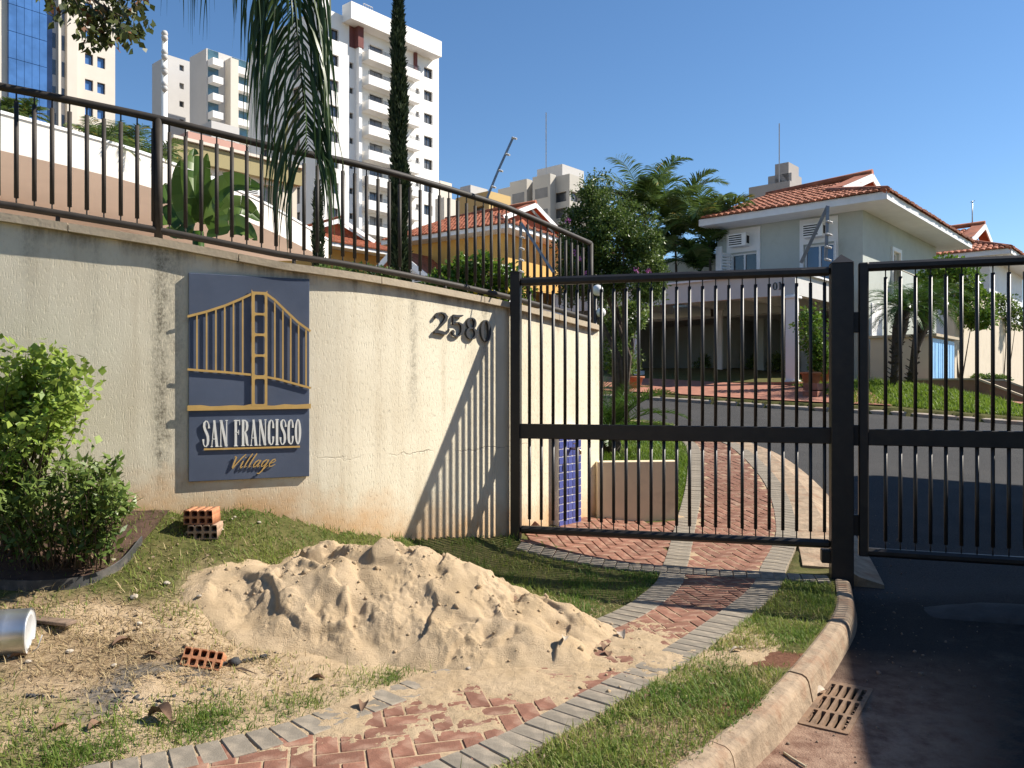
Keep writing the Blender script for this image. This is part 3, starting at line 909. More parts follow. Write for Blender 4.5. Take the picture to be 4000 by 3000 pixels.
GLY = {
 'S': (.33, [[(.30, .70, .10), (.285, .86, .05), (.22, .965, .05), (.15, .975, .06), (.08, .90, .10), (.075, .77, .115), (.12, .64, .12), (.19, .53, .12), (.245, .40, .12), (.255, .24, .115), (.235, .11, .09), (.17, .025, .055), (.10, .03, .05), (.045, .12, .05), (.03, .30, .10)]], []),
 'A': (.38, [[(.055, 0, .035), (.17, .99, .05)], [(.17, 1.0, .10), (.30, 0, .125)], hz(.085, .24, .30), hz(.0, .11, .018, SR), hz(.22, .38, .018, SR)], []),
 'N': (.40, [st(.06, 0, 1, .045), [(.07, .99, .12), (.32, .02, .12)], st(.335, 0, 1, .045), hz(0, .12, .018, SR), hz(0, .11, .982, SR), hz(.275, .395, .982, SR)], []),
 'F': (.31, [st(.09), hz(.0, .28, .975, .05), [(.275, 1.0, .03), (.275, .80, .05)], hz(.10, .22, .53, .045), [(.225, .62, .03), (.225, .44, .03)], hz(0, .19, .018, SR)], []),
 'R': (.38, [st(.09), [(.1, .975, .05), (.2, .975, .05), (.27, .90, .10), (.29, .76, .115), (.27, .62, .10), (.2, .53, .045), (.1, .53, .045)], [(.19, .51, .09), (.25, .34, .115), (.275, .12, .115), (.31, .03, .08), (.37, .03, .04)], hz(0, .18, .018, SR)], []),
 'C': (.34, [[(.285, .66, .10), (.28, .84, .07), (.235, .955, .05), (.175, .975, .055), (.10, .90, .10), (.075, .75, .115), (.07, .5, .118), (.075, .25, .115), (.10, .10, .10), (.175, .025, .055), (.235, .045, .05), (.28, .16, .07), (.285, .34, .10)]], []),
 'I': (.19, [st(.09), hz(0, .18, .018, SR), hz(0, .18, .982, SR)], []),
 'O': (.34, [], [fat(.165, .5, .105, .475, .118, .05)]),
 '2': (.52, [[(.09, .72, .17), (.07, .80, .13), (.11, .92, .06), (.22, .975, .05), (.33, .93, .10), (.385, .80, .16), (.36, .66, .15), (.27, .48, .10), (.15, .28, .07), (.06, .14, .06), (.03, .04, .05)], [(.02, .09, .10), (.12, .13, .14), (.25, .09, .14), (.37, .06, .11), (.44, .14, .05), (.465, .26, .04)]], []),
 '5': (.50, [[(.09, .95, .09), (.2, .93, .11), (.33, .95, .10), (.42, 1.0, .03)], [(.09, .97, .05), (.075, .55, .045)], [(.07, .55, .05), (.15, .64, .05), (.26, .645, .06), (.36, .57, .12), (.395, .38, .165), (.365, .18, .13), (.27, .05, .06), (.17, .02, .05), (.085, .08, .08), (.07, .2, .15), (.1, .26, .12)]], []),
 '8': (.50, [], [fat(.235, .735, .135, .235, .135, .05), fat(.235, .265, .165, .245, .155, .05)]),
 '0': (.50, [], [fat(.235, .5, .155, .47, .165, .05)]),
 '1': (.34, [st(.17, 0, 1, .15), [(.03, .86, .04), (.16, .98, .05)], hz(.02, .32, .02, .04)], []),
 # hand-drawn script letters
 'V': (.46, [[(.02, .80, .02), (.07, .86, .06), (.12, .80, .10), (.13, .5, .11), (.15, .06, .09), (.17, .03, .08), (.26, .35, .07), (.40, .75, .08), (.52, .97, .05)]], []),
 'i': (.17, [[(.05, .52, .09), (.03, .15, .085), (.06, .03, .07), (.15, .14, .03)], [(.085, .72, .07), (.10, .78, .06)]], []),
 'l': (.19, [[(.16, 1.0, .07), (.10, .70, .085), (.045, .3, .085), (.05, .05, .075), (.15, .14, .03)]], []),
 'a': (.34, [[(.26, .46, .06), (.17, .53, .06), (.07, .40, .085), (.035, .20, .085), (.07, .04, .07), (.16, .10, .05), (.25, .38, .05)], [(.28, .52, .08), (.235, .2, .085), (.25, .04, .07), (.34, .14, .03)]], []),
 'g': (.36, [[(.28, .46, .06), (.19, .53, .06), (.08, .40, .085), (.05, .20, .085), (.09, .05, .07), (.18, .10, .05), (.27, .38, .05)], [(.30, .52, .08), (.25, .1, .08), (.19, -.25, .08), (.10, -.42, .07), (.0, -.40, .05)], [(.2, -.2, .03), (.36, .12, .03)]], []),
 'e': (.32, [[(.06, .24, .04), (.2, .32, .05), (.28, .43, .06), (.22, .54, .06), (.11, .47, .075), (.04, .25, .085), (.08, .05, .08), (.2, .04, .05), (.33, .18, .03)]], []),
}
def letter(ch, o, ex, ey, ez, h, wscale, depth, mat, parent, name='letter', slant=0):
    g = GLY[ch]; mb = MB()
    f = lambda p: ((p[0] * wscale + p[1] * slant) * h, p[1] * h, p[2] * h * (wscale if wscale < 1 else 1))
    for i, sk in enumerate(g[1]): ribbon(mb, [f(p) for p in sk], o, ex, ey, ez, 0, depth + .0004 * i)
    for i, sk in enumerate(g[2]): ribbon(mb, [f(p) for p in sk], o, ex, ey, ez, 0, depth + .0004 * i, True)
    return mb.build(name, mat, parent)
def text_width(t, wscale, gap): return sum((GLY[c][0] if c != ' ' else .2) * wscale + gap for c in t) - gap
def text(t, o, ex, ey, ez, h, width, depth, mat, parent, gap=.03, name='letter', slant=0):
    """letters between o and o + ex*width, baseline at o"""
    ng = len(t) - 1
    ws = (width / h - gap * ng) / sum(GLY[c][0] if c != ' ' else .2 for c in t)
    x = 0
    for c in t:
        if c != ' ': letter(c, o + ex * (x * h), ex, ey, ez, h, ws, depth, mat, parent, name, slant)
        x += (GLY[c][0] if c != ' ' else .2) * ws + gap

# ------------------------------------------------------------------ sign board
sL = wall_s_of_px(407); sR = wall_s_of_px(667)
pL, _, nL = wall_frame(sL); pR, _, nR = wall_frame(sR)
ex = (pR - pL).normalized(); ez = Vector((ex.y, -ex.x, 0))
mid = wall_frame((sL + sR) / 2)[0]
bulge = max(0, (mid - pL).dot(ez))
PT = .020; OFF = .32
so = pL + ez * (bulge + .002)
SW = (pR - pL).length
zt_ = CAM_H + (HZ - 588) / FPX * (so.y - .04); zb_ = CAM_H + (HZ - 1042) / FPX * (so.y - .04)
SH = zt_ - zb_
MAT['sign_blue'] = plain('sign_blue', (.080, .102, .155), .55, .12, 3, .05, 80, dirt=(.12, .135, .18), dirt_amt=.4, dscale=2)
sign = thing('sign_board', (mid.x, mid.y, zb_), 'dark blue sign board with golden bridge and raised white lettering', 'sign')
O = so + UP * zb_
MB().box(O + ex * SW / 2 + ez * PT / 2 + UP * SH / 2, (SW, PT, SH), (ex, ez, UP), .003).build('panel', MAT['sign_blue'], sign)
# the layout was read from the photograph as fractions of the board
fx = lambda q: (q - 222) / (1010 - 222) * SW
def fy(q, x):            # the outline's top and bottom edges close up to the right in perspective
    t = (x - 222) / (1010 - 222); top = 95 + (145 - 95) * t; bot = 1465 + (1428 - 1465) * t
    return SH * (1 - (q - top) / (bot - top))
F0 = O + ez * PT
ROD, RD = .016, .036
def bar2(pts, w, d0, d1, nm, ext0=0, ext1=0):
    mb = MB(); ribbon(mb, [(fx(a) , fy(b, a), w) for a, b in pts], F0, ex, UP, ez, d0 * OFF, d1 * OFF); return mb.build(nm, MAT['gold'], sign)
cab_l = [(214, 383), (330, 352), (450, 312), (540, 274), (628, 234)]
cab_r = [(712, 234), (770, 276), (850, 352), (930, 425), (1016, 484)]
bar2(cab_l, .016, .022, .040, 'cable'); bar2(cab_r, .016, .022, .040, 'cable')
deck_l = [(214, 728), (330, 738), (450, 747), (632, 766)]
deck_r = [(712, 779), (800, 795), (900, 822), (1018, 853)]
bar2(deck_l, .015, .021, .039, 'deck'); bar2(deck_r, .015, .021, .039, 'deck')
ip = lambda pts, x: float(np.interp(x, [p[0] for p in pts], [p[1] for p in pts]))
for x in (273, 333, 391, 447, 503, 562):
    bar2([(x, ip(deck_l, x)), (x, ip(cab_l, x))], .010, .023, .037, 'suspender')
for x in (773, 827, 880, 934, 985):
    bar2([(x, ip(deck_r, x)), (x, ip(cab_r, x))], .010, .023, .037, 'suspender')
# bridge tower: a ladder with rounded openings
tw0, tw1 = fx(620), fx(723)
holes = []
for y0, y1 in ((242, 362), (377, 496), (512, 632), (647, 768), (792, 957)):
    holes.append(rrect(fx(640), fy(y1, 670), fx(706), fy(y0, 670), .012, 4))
outl = [(tw0, fy(968, 670)), (tw1, fy(968, 670)), (tw1, fy(214, 670)), (tw1 - .008, fy(224, 670)), (tw0 + .008, fy(224, 670)), (tw0, fy(212, 670))]
plate('tower', [outl] + holes, F0 + ez * .0105, ex, UP, ez, .007, MAT['gold'], sign)
wv = [(214, 964), (300, 962), (360, 970), (420, 968), (500, 963), (570, 966), (620, 955), (700, 965), (770, 967), (840, 957), (920, 961), (1018, 954)]
mb = MB(); mb.prism([(fx(a), fy(b, a)) for a, b in wv][::-1] + [(fx(214), fy(999, 222)), (fx(1018), fy(986, 1010))], F0, ex, UP, ez, .006, .0135); mb.build('wave', MAT['gold'], sign)
tb = fy(1238, 310)
text('SAN FRANCISCO', F0 + ex * fx(308) + UP * tb + ez * .005, ex, UP, ez, fy(1062, 310) - fy(1238, 310), fx(953) - fx(308), .007, MAT['lettering'], sign, .03)
mb = MB(); ribbon(mb, [(fx(316), fy(1251, 316), .012), (fx(943), fy(1234, 943), .012)], F0, ex, UP, ez, .005, .011); mb.build('underline', MAT['gold'], sign)
vu = (ex * 1.0 + UP * .012).normalized()
text('Village', F0 + ex * fx(472) + UP * fy(1380, 480) + ez * .006, vu, UP, ez, (fy(1285, 480) - fy(1375, 480)) * 1.05, (fx(800) - fx(472)) * .90, .006, MAT['gold'], sign, .02, 'letter', .42)

# house number on the wall
num = thing('house_number', tuple(at(990, 705, 6.6)), 'raised black numerals 2580 on the cream wall beside the gate', 'number')
for ch, (pxl, pyt, pxr, pyb) in zip('2580', ((931, 673, 974, 722), (968, 679, 1005, 727), (999, 685, 1033, 732), (1031, 690, 1062, 738))):
    s = wall_s_of_px((pxl + pxr) / 2)
    p, t, nn = wall_frame(s); sl = wall_s_of_px(pxl + 2); sr = wall_s_of_px(pxr)
    pa, _, _ = wall_frame(sl)
    zb2 = CAM_H + (HZ - pyb) / FPX * pa.y; zt2 = CAM_H + (HZ - pyt) / FPX * pa.y; hh = zt2 - zb2
    letter(ch, pa + UP * zb2 + nn * .006 , (wall_frame(sr)[0] - pa).normalized(), UP, nn, hh, (sr - sl) / (GLY[ch][0] * hh) * .90, .022, MAT['black_num'], num, 'numeral')

# ------------------------------------------------------------------ heap of sand with its spill over the path
k = N('builders_sand'); vec = k.coord()
n1 = k.noise(vec, 4, 5, .6); n2 = k.noise(vec, 150, 4, .7); n3 = k.noise(vec, 22, 5, .7)
c = k.mix(k.ramp(n1, .35, .65), (.46, .345, .215), (.56, .43, .285))
c = k.mix(k.math('MULTIPLY', k.ramp(n2, .3, .7), .4), c, (.41, .295, .175))
c = k.mix(k.math('MULTIPLY', k.ramp(n3, .52, .70), .35), c, (.33, .235, .14))
damp = k.ramp(k.noise(vec, 1.7, 4, .6), .5, .68)
c = k.mix(k.math('MULTIPLY', damp, .18), c, (.30, .205, .115))
k.bump(k.math('ADD', n2, n3), .8, .012)
MAT['sand'] = k.set(c, 1.0, 0, .1)
def heap_shape(x, y):
    """height of the heap above the ground, from a few overlapping cones with footprints and slumps"""
    wx = x + .10 * fbm(x * 2.1, y * 2.1, 3); wy = y + .08 * fbm(x * 2.1 + 9, y * 2.1, 3)
    h = np.full(x.shape, -1.0)
    for cx, cy, H, rx, ry in ((-.62, 4.92, .40, .92, .66), (-1.02, 4.72, .30, .62, .58), (-.30, 4.90, .34, .70, .60), (.10, 4.80, .22, .55, .48), (-1.35, 4.60, .17, .48, .46), (-.65, 4.55, .24, .80, .46), (-.1, 4.50, .20, .62, .40)):
        d = np.sqrt(((wx - cx) / rx) ** 2 + ((wy - cy) / ry) ** 2)
        h = np.maximum(h, H * (1.0 - d ** 1.15)) + .10 * np.maximum(0, H * (1 - d) ) 
    body = sstep(h / .09)
    h = h + body * (.020 * fbm(x * 3.2, y * 3.2, 3))
    rr = np.random.default_rng(21)
    # shovel cuts and footprints: a flat floor with one steep broken rim
    for i in range(15):
        ax = rr.uniform(-1.55, .35); ay = rr.uniform(4.15, 5.2); r = rr.uniform(.07, .17); an = rr.uniform(-.9, .9) - 1.2
        u = (x - ax) * np.cos(an) + (y - ay) * np.sin(an); v = -(x - ax) * np.sin(an) + (y - ay) * np.cos(an)
        wob = .25 * pnoise(x * 14 + i, y * 14)
        d = np.sqrt((u / (r * 1.6)) ** 2 + (v / r) ** 2) + wob
        dep = rr.uniform(.018, .05)
        h = h - body * dep * sstep((1.05 - d) / np.where(u < 0, .45, 1.1))
    # crusted edges that break off in small cliffs
    t = pnoise(x * 2.2 + 3, y * 2.7) + .30 * pnoise(x * 6, y * 6)
    h = h + body * .034 * (sstep((t - .05) / .10) - .5)
    # zones of crumbled clods
    zone = sstep((fbm(x * 2.4 + 5, y * 2.4, 3) + .02) / .22)
    for sc_, amp, pw in ((15.0, .018, .6), (32.0, .013, .65), (70.0, .007, .7)):
        d, val = worley(x * sc_ + .35 * pnoise(x * 30, y * 30), y * sc_ + .35 * pnoise(x * 30 + 7, y * 30))
        h = h + body * amp * (.10 + .90 * zone) * val ** 1.6 * np.maximum(0, 1 - d / .62) ** pw
    return h
hx = np.arange(-2.15, .95, .008); hy = np.arange(3.85, 5.75, .008)
HXX, HYY = np.meshgrid(hx, hy)
HEAP = heap_shape(HXX, HYY)
def heap_h(x, y):
    """bilinear look-up in the heap's height grid; well below zero outside it"""
    x = np.asarray(x, dtype=float); y = np.asarray(y, dtype=float)
    fx_ = np.clip((x - hx[0]) / .008, 0, len(hx) - 1.001); fy_ = np.clip((y - hy[0]) / .008, 0, len(hy) - 1.001)
    i = fx_.astype(int); j = fy_.astype(int); u = fx_ - i; v = fy_ - j
    h = HEAP[j, i] * (1 - u) * (1 - v) + HEAP[j, i + 1] * u * (1 - v) + HEAP[j + 1, i] * (1 - u) * v + HEAP[j + 1, i + 1] * u * v
    return np.where((x < hx[0]) | (x > hx[-1]) | (y < hy[0]) | (y > hy[-1]), -1.0, h)
def sand_z(X, Y):
    h = heap_h(X, Y)
    return gz(X, Y) + np.maximum(h, -.08)
me_s = grid_mesh('sand_heap', hx, hy, sand_z, lambda cx, cy: (heap_h(cx, cy) > -.05) & (cy < wall_y(cx) - .02))
heap = link('sand_heap', me_s, MAT['sand'])
tag(heap, 'trampled heap of pale yellow building sand below the wall', 'sand heap')
# clods lying on and round the heap
def clods(n, seed, xr, yr, size, on_heap, name, mat, label, zfun):
    rr = np.random.default_rng(seed)
    V = []; F = []
    ico = bmesh.new(); bmesh.ops.create_icosphere(ico, subdivisions=1, radius=1.0)
    bv = np.array([v.co[:] for v in ico.verts]); bf = np.array([[v.index for v in f.verts] for f in ico.faces]); ico.free()
    X = rr.uniform(*xr, n); Y = rr.uniform(*yr, n)
    h = heap_h(X, Y)
    keep = (h > .03) if on_heap else (h > -.22)
    X, Y = X[keep], Y[keep]
    Z = zfun(X, Y)
    S = size * rr.lognormal(0, .55, len(X))
    b = 0
    for x, y, z, s in zip(X, Y, Z, S):
        s = min(s, size * 3.2)
        q = bv * (1 + rr.uniform(-.45, .35, (len(bv), 1))) * (s * rr.uniform(.8, 1.3, 3))
        V.append(q + (x, y, z + s * .25)); F.append(bf + b); b += len(bv)
    o = link(name, fast_mesh(name, np.vstack(V), np.vstack(F)), mat)
    tag(o, label, None, None, 'stuff'); return o
clods(420, 5, (-1.8, .7), (4.0, 5.5), .006, True, 'sand_clods', MAT['sand'], 'crumbled clods of sand lying on the heap', sand_z)
clods(500, 6, (-2.3, 1.2), (3.4, 5.2), .0045, False, 'sand_clods', MAT['sand'], 'loose crumbs of sand scattered around the heap', lambda X, Y: gz(X, Y) + .012)
# thin spill over the pavers and the verge
def spill_z(X, Y):
    d_ = ((X + .12) / 1.75) ** 2 + ((Y - 4.14 - .45 * X) / .66) ** 2
    t = .0175 - .014 * d_ - .02 * np.maximum(d_ - 1, 0) + .009 * fbm(X * 3.1, Y * 3.1, 4) + .0045 * fbm(X * 17, Y * 17, 3) + .0028 * fbm(X * 55, Y * 55, 2)
    return gz(X, Y) + np.clip(t, -.02, .030) + .001
spill = link('sand_spill', grid_mesh('sand_spill', np.arange(-2.2, 1.75, .011), np.arange(2.9, 5.3, .011), spill_z, lambda cx, cy: (spill_z(cx, cy) - gz(cx, cy) > -.012) & ~inpoly(cx, cy, ROAD)), MAT['sand'])
tag(spill, 'thin layer of sand spread over the brick path', None, None, 'stuff')

# ------------------------------------------------------------------ foliage builders
def unit(a): return a / np.maximum(np.linalg.norm(a, axis=-1, keepdims=True), 1e-9)
class Leaves:
    def __init__(self): self.V = []; self.F = []; self.A = []; self.n = 0
    def batch(self, P, D, Nn, L, W, val, fold=.15):
        """kite leaves: base point, direction, face normal"""
        P = np.asarray(P); n = len(P)
        D = unit(np.asarray(D)); S = unit(np.cross(D, Nn)); U = np.cross(S, D)
        L = np.broadcast_to(np.asarray(L, dtype=float), (n,))[:, None]; W = np.broadcast_to(np.asarray(W, dtype=float), (n,))[:, None]
        a = P; b = P + D * L * .45 + S * W * .5 + U * L * fold; c = P + D * L; d = P + D * L * .45 - S * W * .5 + U * L * fold
        V = np.stack([a, b, c, d], 1).reshape(-1, 3)
        self.V.append(V); self.F.append(np.arange(4 * n).reshape(n, 4) + self.n); self.A.append(np.repeat(val, 4)); self.n += 4 * n
    def strips(self, pts, wid, side, val):
        """pts (n, m, 3) centre lines, wid (n, m) widths, side (n, m, 3) width direction"""
        n, m, _ = pts.shape
        a = pts + side * wid[..., None] / 2; b = pts - side * wid[..., None] / 2
        V = np.stack([a, b], 2).reshape(-1, 3)
        base = (np.arange(n)[:, None] * m + np.arange(m - 1)[None, :]) * 2
        F = np.stack([base, base + 1, base + 3, base + 2], -1).reshape(-1, 4)
        self.V.append(V); self.F.append(F + self.n); self.A.append(np.repeat(np.repeat(val, m), 2)); self.n += len(V)
    def build(self, name, mat, parent=None):
        o = link(name, fast_mesh(name, np.vstack(self.V), np.vstack(self.F), False, np.concatenate(self.A)), mat, parent)
        return o
def rdir(r, n): return unit(r.normal(size=(n, 3)))
def cloud(lv, r, c, rad, n, L, W, up=.5, shell=.35, tone=None):
    """leaves through an uneven ellipsoid"""
    c = np.asarray(c); rad = np.asarray(rad)
    d = rdir(r, n); rr = r.uniform(shell, 1, n) ** .6
    lump = 1 + .22 * np.sin(d[:, 0] * 5 + c[0] * 7) * np.cos(d[:, 2] * 6 + c[1] * 3)
    P = c + d * rad * (rr * lump)[:, None]
    D = unit(d * .7 + r.normal(size=(n, 3)) * .7 + np.array([0, 0, .1]))
    Nn = unit(r.normal(size=(n, 3)) * .7 + np.array([0, 0, up]) + d * .3)
    lv.batch(P, D, Nn, L * r.uniform(.6, 1.25, n), W * r.uniform(.6, 1.25, n), r.uniform(0, 1, n) if tone is None else np.clip(r.normal(tone, .2, n), 0, 1))
def frond(lv, r, base, d0, length, droop, n, ll, lw, hang=.5, tone=.5, twist=0, vee=.5, m=5, mb=None, rad=.012, start=.12):
    """pinnate palm leaf: arching midrib with leaflets on both sides; droop bends it down, hang pulls the leaflets down"""
    base = np.array(base, dtype=float); d = np.array(d0, dtype=float); d /= np.linalg.norm(d)
    N_ = 26; pts = [base]; cur = d.copy()
    for i in range(N_):
        cur = cur + np.array([0, 0, -droop / N_ * (.4 + 1.4 * i / N_)]); cur /= np.linalg.norm(cur)
        pts.append(pts[-1] + cur * length / N_)
    pts = np.array(pts)
    if mb is not None: mb.tube([Vector(p) for p in pts[::2]], [rad * (1 - .85 * i / (len(pts[::2]) - 1)) for i in range(len(pts[::2]))], 5)
    t = np.linspace(start, .995, n)
    ci = t * N_; i0 = np.minimum(ci.astype(int), N_ - 1); fr = (ci - i0)[:, None]
    C = pts[i0] * (1 - fr) + pts[i0 + 1] * fr; T = unit(pts[i0 + 1] - pts[i0])
    S = np.cross(T, np.array([0, 0, 1.0])); bad = np.linalg.norm(S, axis=1) < .15
    S[bad] = np.cross(T[bad], np.array([-d[1] * 0 + .3, 1, 0])); S = unit(S); U = np.cross(S, T)
    if twist:
        S, U = S * math.cos(twist) + U * math.sin(twist), U * math.cos(twist) - S * math.sin(twist)
    prof = np.clip(np.sin(np.pi * np.clip(t * .93 + .05, 0, 1)) ** .55, .15, 1)
    for sg in (-1, 1):
        L = ll * prof * r.uniform(.85, 1.12, n)
        dr = unit(S * sg * (1 - .25 * t[:, None]) + T * (.35 + .5 * t[:, None]) + U * vee * .5 + r.normal(size=(n, 3)) * .10)
        Q = []; cur = C.copy(); dd = dr.copy()
        for j in range(m):
            Q.append(cur); dd = unit(dd + np.array([0, 0, -hang / m * (1 + .8 * j)])); cur = cur + dd * (L / (m - 1))[:, None]
        Q = np.stack(Q, 1)
        wp = np.interp(np.linspace(0, 1, m), [0, .25, .7, 1], [.55, 1, .75, .04])
        side = unit(np.cross(np.repeat(T[:, None, :], m, 1) * .55 + U[:, None, :] * .8, np.gradient(Q, axis=1)))
        side = unit(np.repeat(T[:, None, :], m, 1) * .8 + side * .6)
        lv.strips(Q, lw * wp[None, :] * prof[:, None] ** .4 * np.ones((n, m)), side, np.clip(r.normal(tone, .18, n), 0, 1))
    return pts

MAT['grass'] = leafy('grass_blades', (.10, .19, .025), (.30, .33, .075), .40, .6, (.44, .36, .18))
MAT['lawn'] = leafy('lawn_blades', (.075, .155, .014), (.21, .30, .035), .35, .6)
MAT['straw'] = leafy('dry_straw', (.24, .16, .075), (.52, .41, .23), .2, .8)
MAT['bright_leaf'] = leafy('bright_leaves', (.14, .26, .03), (.36, .46, .09), .45, .45)
MAT['dark_leaf'] = leafy('dark_leaves', (.055, .11, .022), (.18, .25, .06), .35, .4)
MAT['tree_leaf'] = leafy('tree_leaves', (.045, .085, .02), (.13, .185, .04), .3, .4)
MAT['citrus'] = leafy('citrus_leaves', (.05, .12, .012), (.17, .27, .035), .3, .35)
MAT['cypress'] = leafy('cypress_scales', (.012, .024, .010), (.045, .065, .022), .1, .6)
MAT['palm'] = leafy('palm_leaflets', (.026, .060, .016), (.085, .135, .040), .3, .36, (.17, .16, .06))
MAT['areca'] = leafy('areca_leaflets', (.035, .085, .018), (.13, .18, .04), .3, .35, (.38, .24, .03))
MAT['cycad'] = leafy('cycad_leaflets', (.030, .085, .012), (.085, .16, .025), .25, .3)
MAT['banana'] = leafy('banana_leaf', (.06, .12, .02), (.14, .21, .05), .35, .35)
MAT['branch_leaf'] = leafy('branch_leaves', (.045, .065, .018), (.13, .15, .045), .3, .4, (.22, .09, .035))
MAT['petal'] = plain('pink_petals', (.55, .15, .42), .7)
MAT['lemon'] = plain('lemon_skin', (.72, .52, .04), .5)

# ------------------------------------------------------------------ turf
def blobf(x, y, cx, cy, rx, ry): return np.exp(-(((x - cx) / rx) ** 2 + ((y - cy) / ry) ** 2))
path_poly = [tuple(q) for q in PATH_L] + [tuple(q) for q in PATH_R[::-1]]
def blades(name, label, n, xr, yr, dens, h, w, mat, seed, zf=gz, tone=None, lean=.5):
    r = np.random.default_rng(seed)
    X = r.uniform(*xr, n); Y = r.uniform(*yr, n)
    keep = r.uniform(0, 1, n) < dens(X, Y)
    X, Y = X[keep], Y[keep]; m = len(X)
    Z = zf(X, Y) + .004
    a = r.uniform(0, 2 * np.pi, m); H = h * r.lognormal(0, .38, m); W = w * r.uniform(.7, 1.4, m)
    ln = np.stack([np.cos(a), np.sin(a), np.zeros(m)], 1) * (r.uniform(0, lean * 2, m))[:, None]
    P0 = np.stack([X, Y, Z], 1); D = unit(ln + np.array([0, 0, 1.0]))
    sd = np.stack([-np.sin(a + r.normal(0, .6, m)), np.cos(a), np.zeros(m)], 1)
    mid = P0 + D * (H * .55)[:, None]; tip = mid + unit(D + ln * .9)* (H * .5)[:, None]
    V = np.stack([P0 - sd * W[:, None] / 2, P0 + sd * W[:, None] / 2, mid + sd * W[:, None] * .38, mid - sd * W[:, None] * .38, tip], 1).reshape(-1, 3)
    b = np.arange(m)[:, None] * 5
    F = np.concatenate([np.concatenate([b, b + 1, b + 2], 1), np.concatenate([b, b + 2, b + 3], 1), np.concatenate([b + 3, b + 2, b + 4], 1)])
    tn = r.uniform(0, 1, m) if tone is None else np.clip(tone(X, Y) + r.normal(0, .22, m), 0, 1)
    o = link(name, fast_mesh(name, V, F, False, np.repeat(tn, 5)), mat)
    tag(o, label, None, None, 'stuff'); return o
def off_all(x, y):
    return ~inpoly(x, y, path_poly) & ~inpoly(x, y, ROAD) & ~inpoly(x, y, apron) & ~((np.abs(y - 6.645 + .237 * x) < .12) & (x > .0)) & (np.abs(x / np.maximum(y, .1)) < .72)
def d_left(x, y):
    base = off_all(x, y) & (y < wall_y(x) - .03) & (x < 1.24) & (heap_h(x, y) < .01)
    bare = np.maximum.reduce([blobf(x, y, -1.75, 3.80, .95, .42) * 1.25, blobf(x, y, -1.45, 3.45, .95, .30) * .9, blobf(x, y, -.55, 4.4, 1.35, .50) * 1.2, blobf(x, y, -2.1, 4.2, .35, .2)])
    pat = .55 + .9 * fbm(x * 2.2, y * 2.2, 3)
    edge = .95 * np.exp(-((y - np.interp(x, _plx, _ply) - .20) / .22) ** 2) * (x < -.25)       # green fringe along the path
    fresh = sstep((x - .2) / .3)
    return base * np.clip(np.maximum((1 - bare * 1.1) * np.clip(pat, .12, 1), edge), .0, 1) * np.where(fresh > .5, 1.0, .85)
def tone_left(x, y):
    dry = .50 + .5 * fbm(x * 1.4 + 4, y * 1.4, 2) - .45 * sstep((x - .1) / .4) - .30 * sstep((y - wall_y(x) + .5) / .4)
    return dry - .35 * np.exp(-((y - np.interp(x, _plx, _ply) - .10) / .16) ** 2)
blades('lawn_grass', 'thin patchy grass on the bank below the wall', 190000, (-4.2, 1.25), (2.7, 6.8), d_left, .032, .0042, MAT['grass'], 31, tone=tone_left, lean=.9)
def d_strip(x, y):
    kx = np.interp(y, KERB[:260, 1], KERB[:260, 0])
    base = off_all(x, y) & (x < kx - .05) & (y < 6.15) & (x > np.interp(y, PATH_R[:, 1], PATH_R[:, 0]) - .02)
    bare = np.maximum(blobf(x, y, 1.36, 4.36, .30, .13) * 1.7, blobf(x, y, .55, 3.45, .35, .20) * .8)
    return base * np.clip((1 - bare) * np.clip(.75 + .8 * fbm(x * 3, y * 3, 3), .15, 1), 0, 1)
blades('path_side_grass', 'green tufts of grass along the left edge of the path', 70000, (-2.7, -.05), (2.7, 4.4), lambda x, y: off_all(x, y) * (heap_h(x, y) < .0) * np.exp(-((y - np.interp(x, _plx, _ply) - .17) / .17) ** 2) * np.clip(.55 + 1.3 * fbm(x * 4, y * 4, 3), 0, 1), .036, .0042, MAT['grass'], 37, tone=lambda x, y: .22 + .35 * fbm(x * 3, y * 3, 2), lean=.9)
blades('verge_grass', 'clumpy grass on the verge between path and kerb', 190000, (-.6, 2.6), (2.6, 6.2), d_strip, .030, .0042, MAT['grass'], 32, tone=lambda x, y: .58 + .6 * fbm(x * 2, y * 2, 2) - .2 * sstep((y - 4.6) / .6), lean=.9)
def d_in(x, y):
    base = off_all(x, y) & (y > wall_y(x) + .25) & (x < 2.9) & (y > 8.06) & (y < 15.2)
    return base * np.clip(.9 + .5 * fbm(x * 2, y * 2, 2), .3, 1)
blades('garden_lawn', 'bright green lawn behind the low cream wall', 90000, (.3, 3.0), (7.8, 15), d_in, .04, .008, MAT['lawn'], 33, tone=lambda x, y: .45 + .4 * fbm(x * 1.5, y * 1.5, 2))
def d_right(x, y):
    fy_ = np.interp(x, FARK[:, 0], FARK[:, 1])
    return (~inpoly(x, y, ROAD)) & (y > fy_ + .42) & (y < 21.2 - .1 * (x - 8)) & (x > 7.3) & (x < 11.6)
blades('far_lawn', 'sunlit lawn mound with palms across the road', 45000, (7, 12), (15, 21.5), d_right, .07, .02, MAT['lawn'], 34, tone=lambda x, y: .7 + .3 * fbm(x, y, 2))
def d_straw(x, y):
    base = off_all(x, y) & (y < wall_y(x) - .1) & (heap_h(x, y) < .0) & (x < 1.2)
    return base * np.clip(np.maximum(blobf(x, y, -1.85, 3.95, .85, .40), .16), 0, 1)
blades('dry_straw', 'matted dry straw on the trampled bank', 110000, (-4.2, 1.1), (2.8, 5.6), d_straw, .036, .0032, MAT['straw'], 35, lean=2.6)
blades('dry_straw', 'dry straw among the grass of the verge', 14000, (-.4, 2.5), (2.6, 5.9), lambda x, y: d_strip(x, y) * .5, .028, .0035, MAT['straw'], 36, lean=2.6)

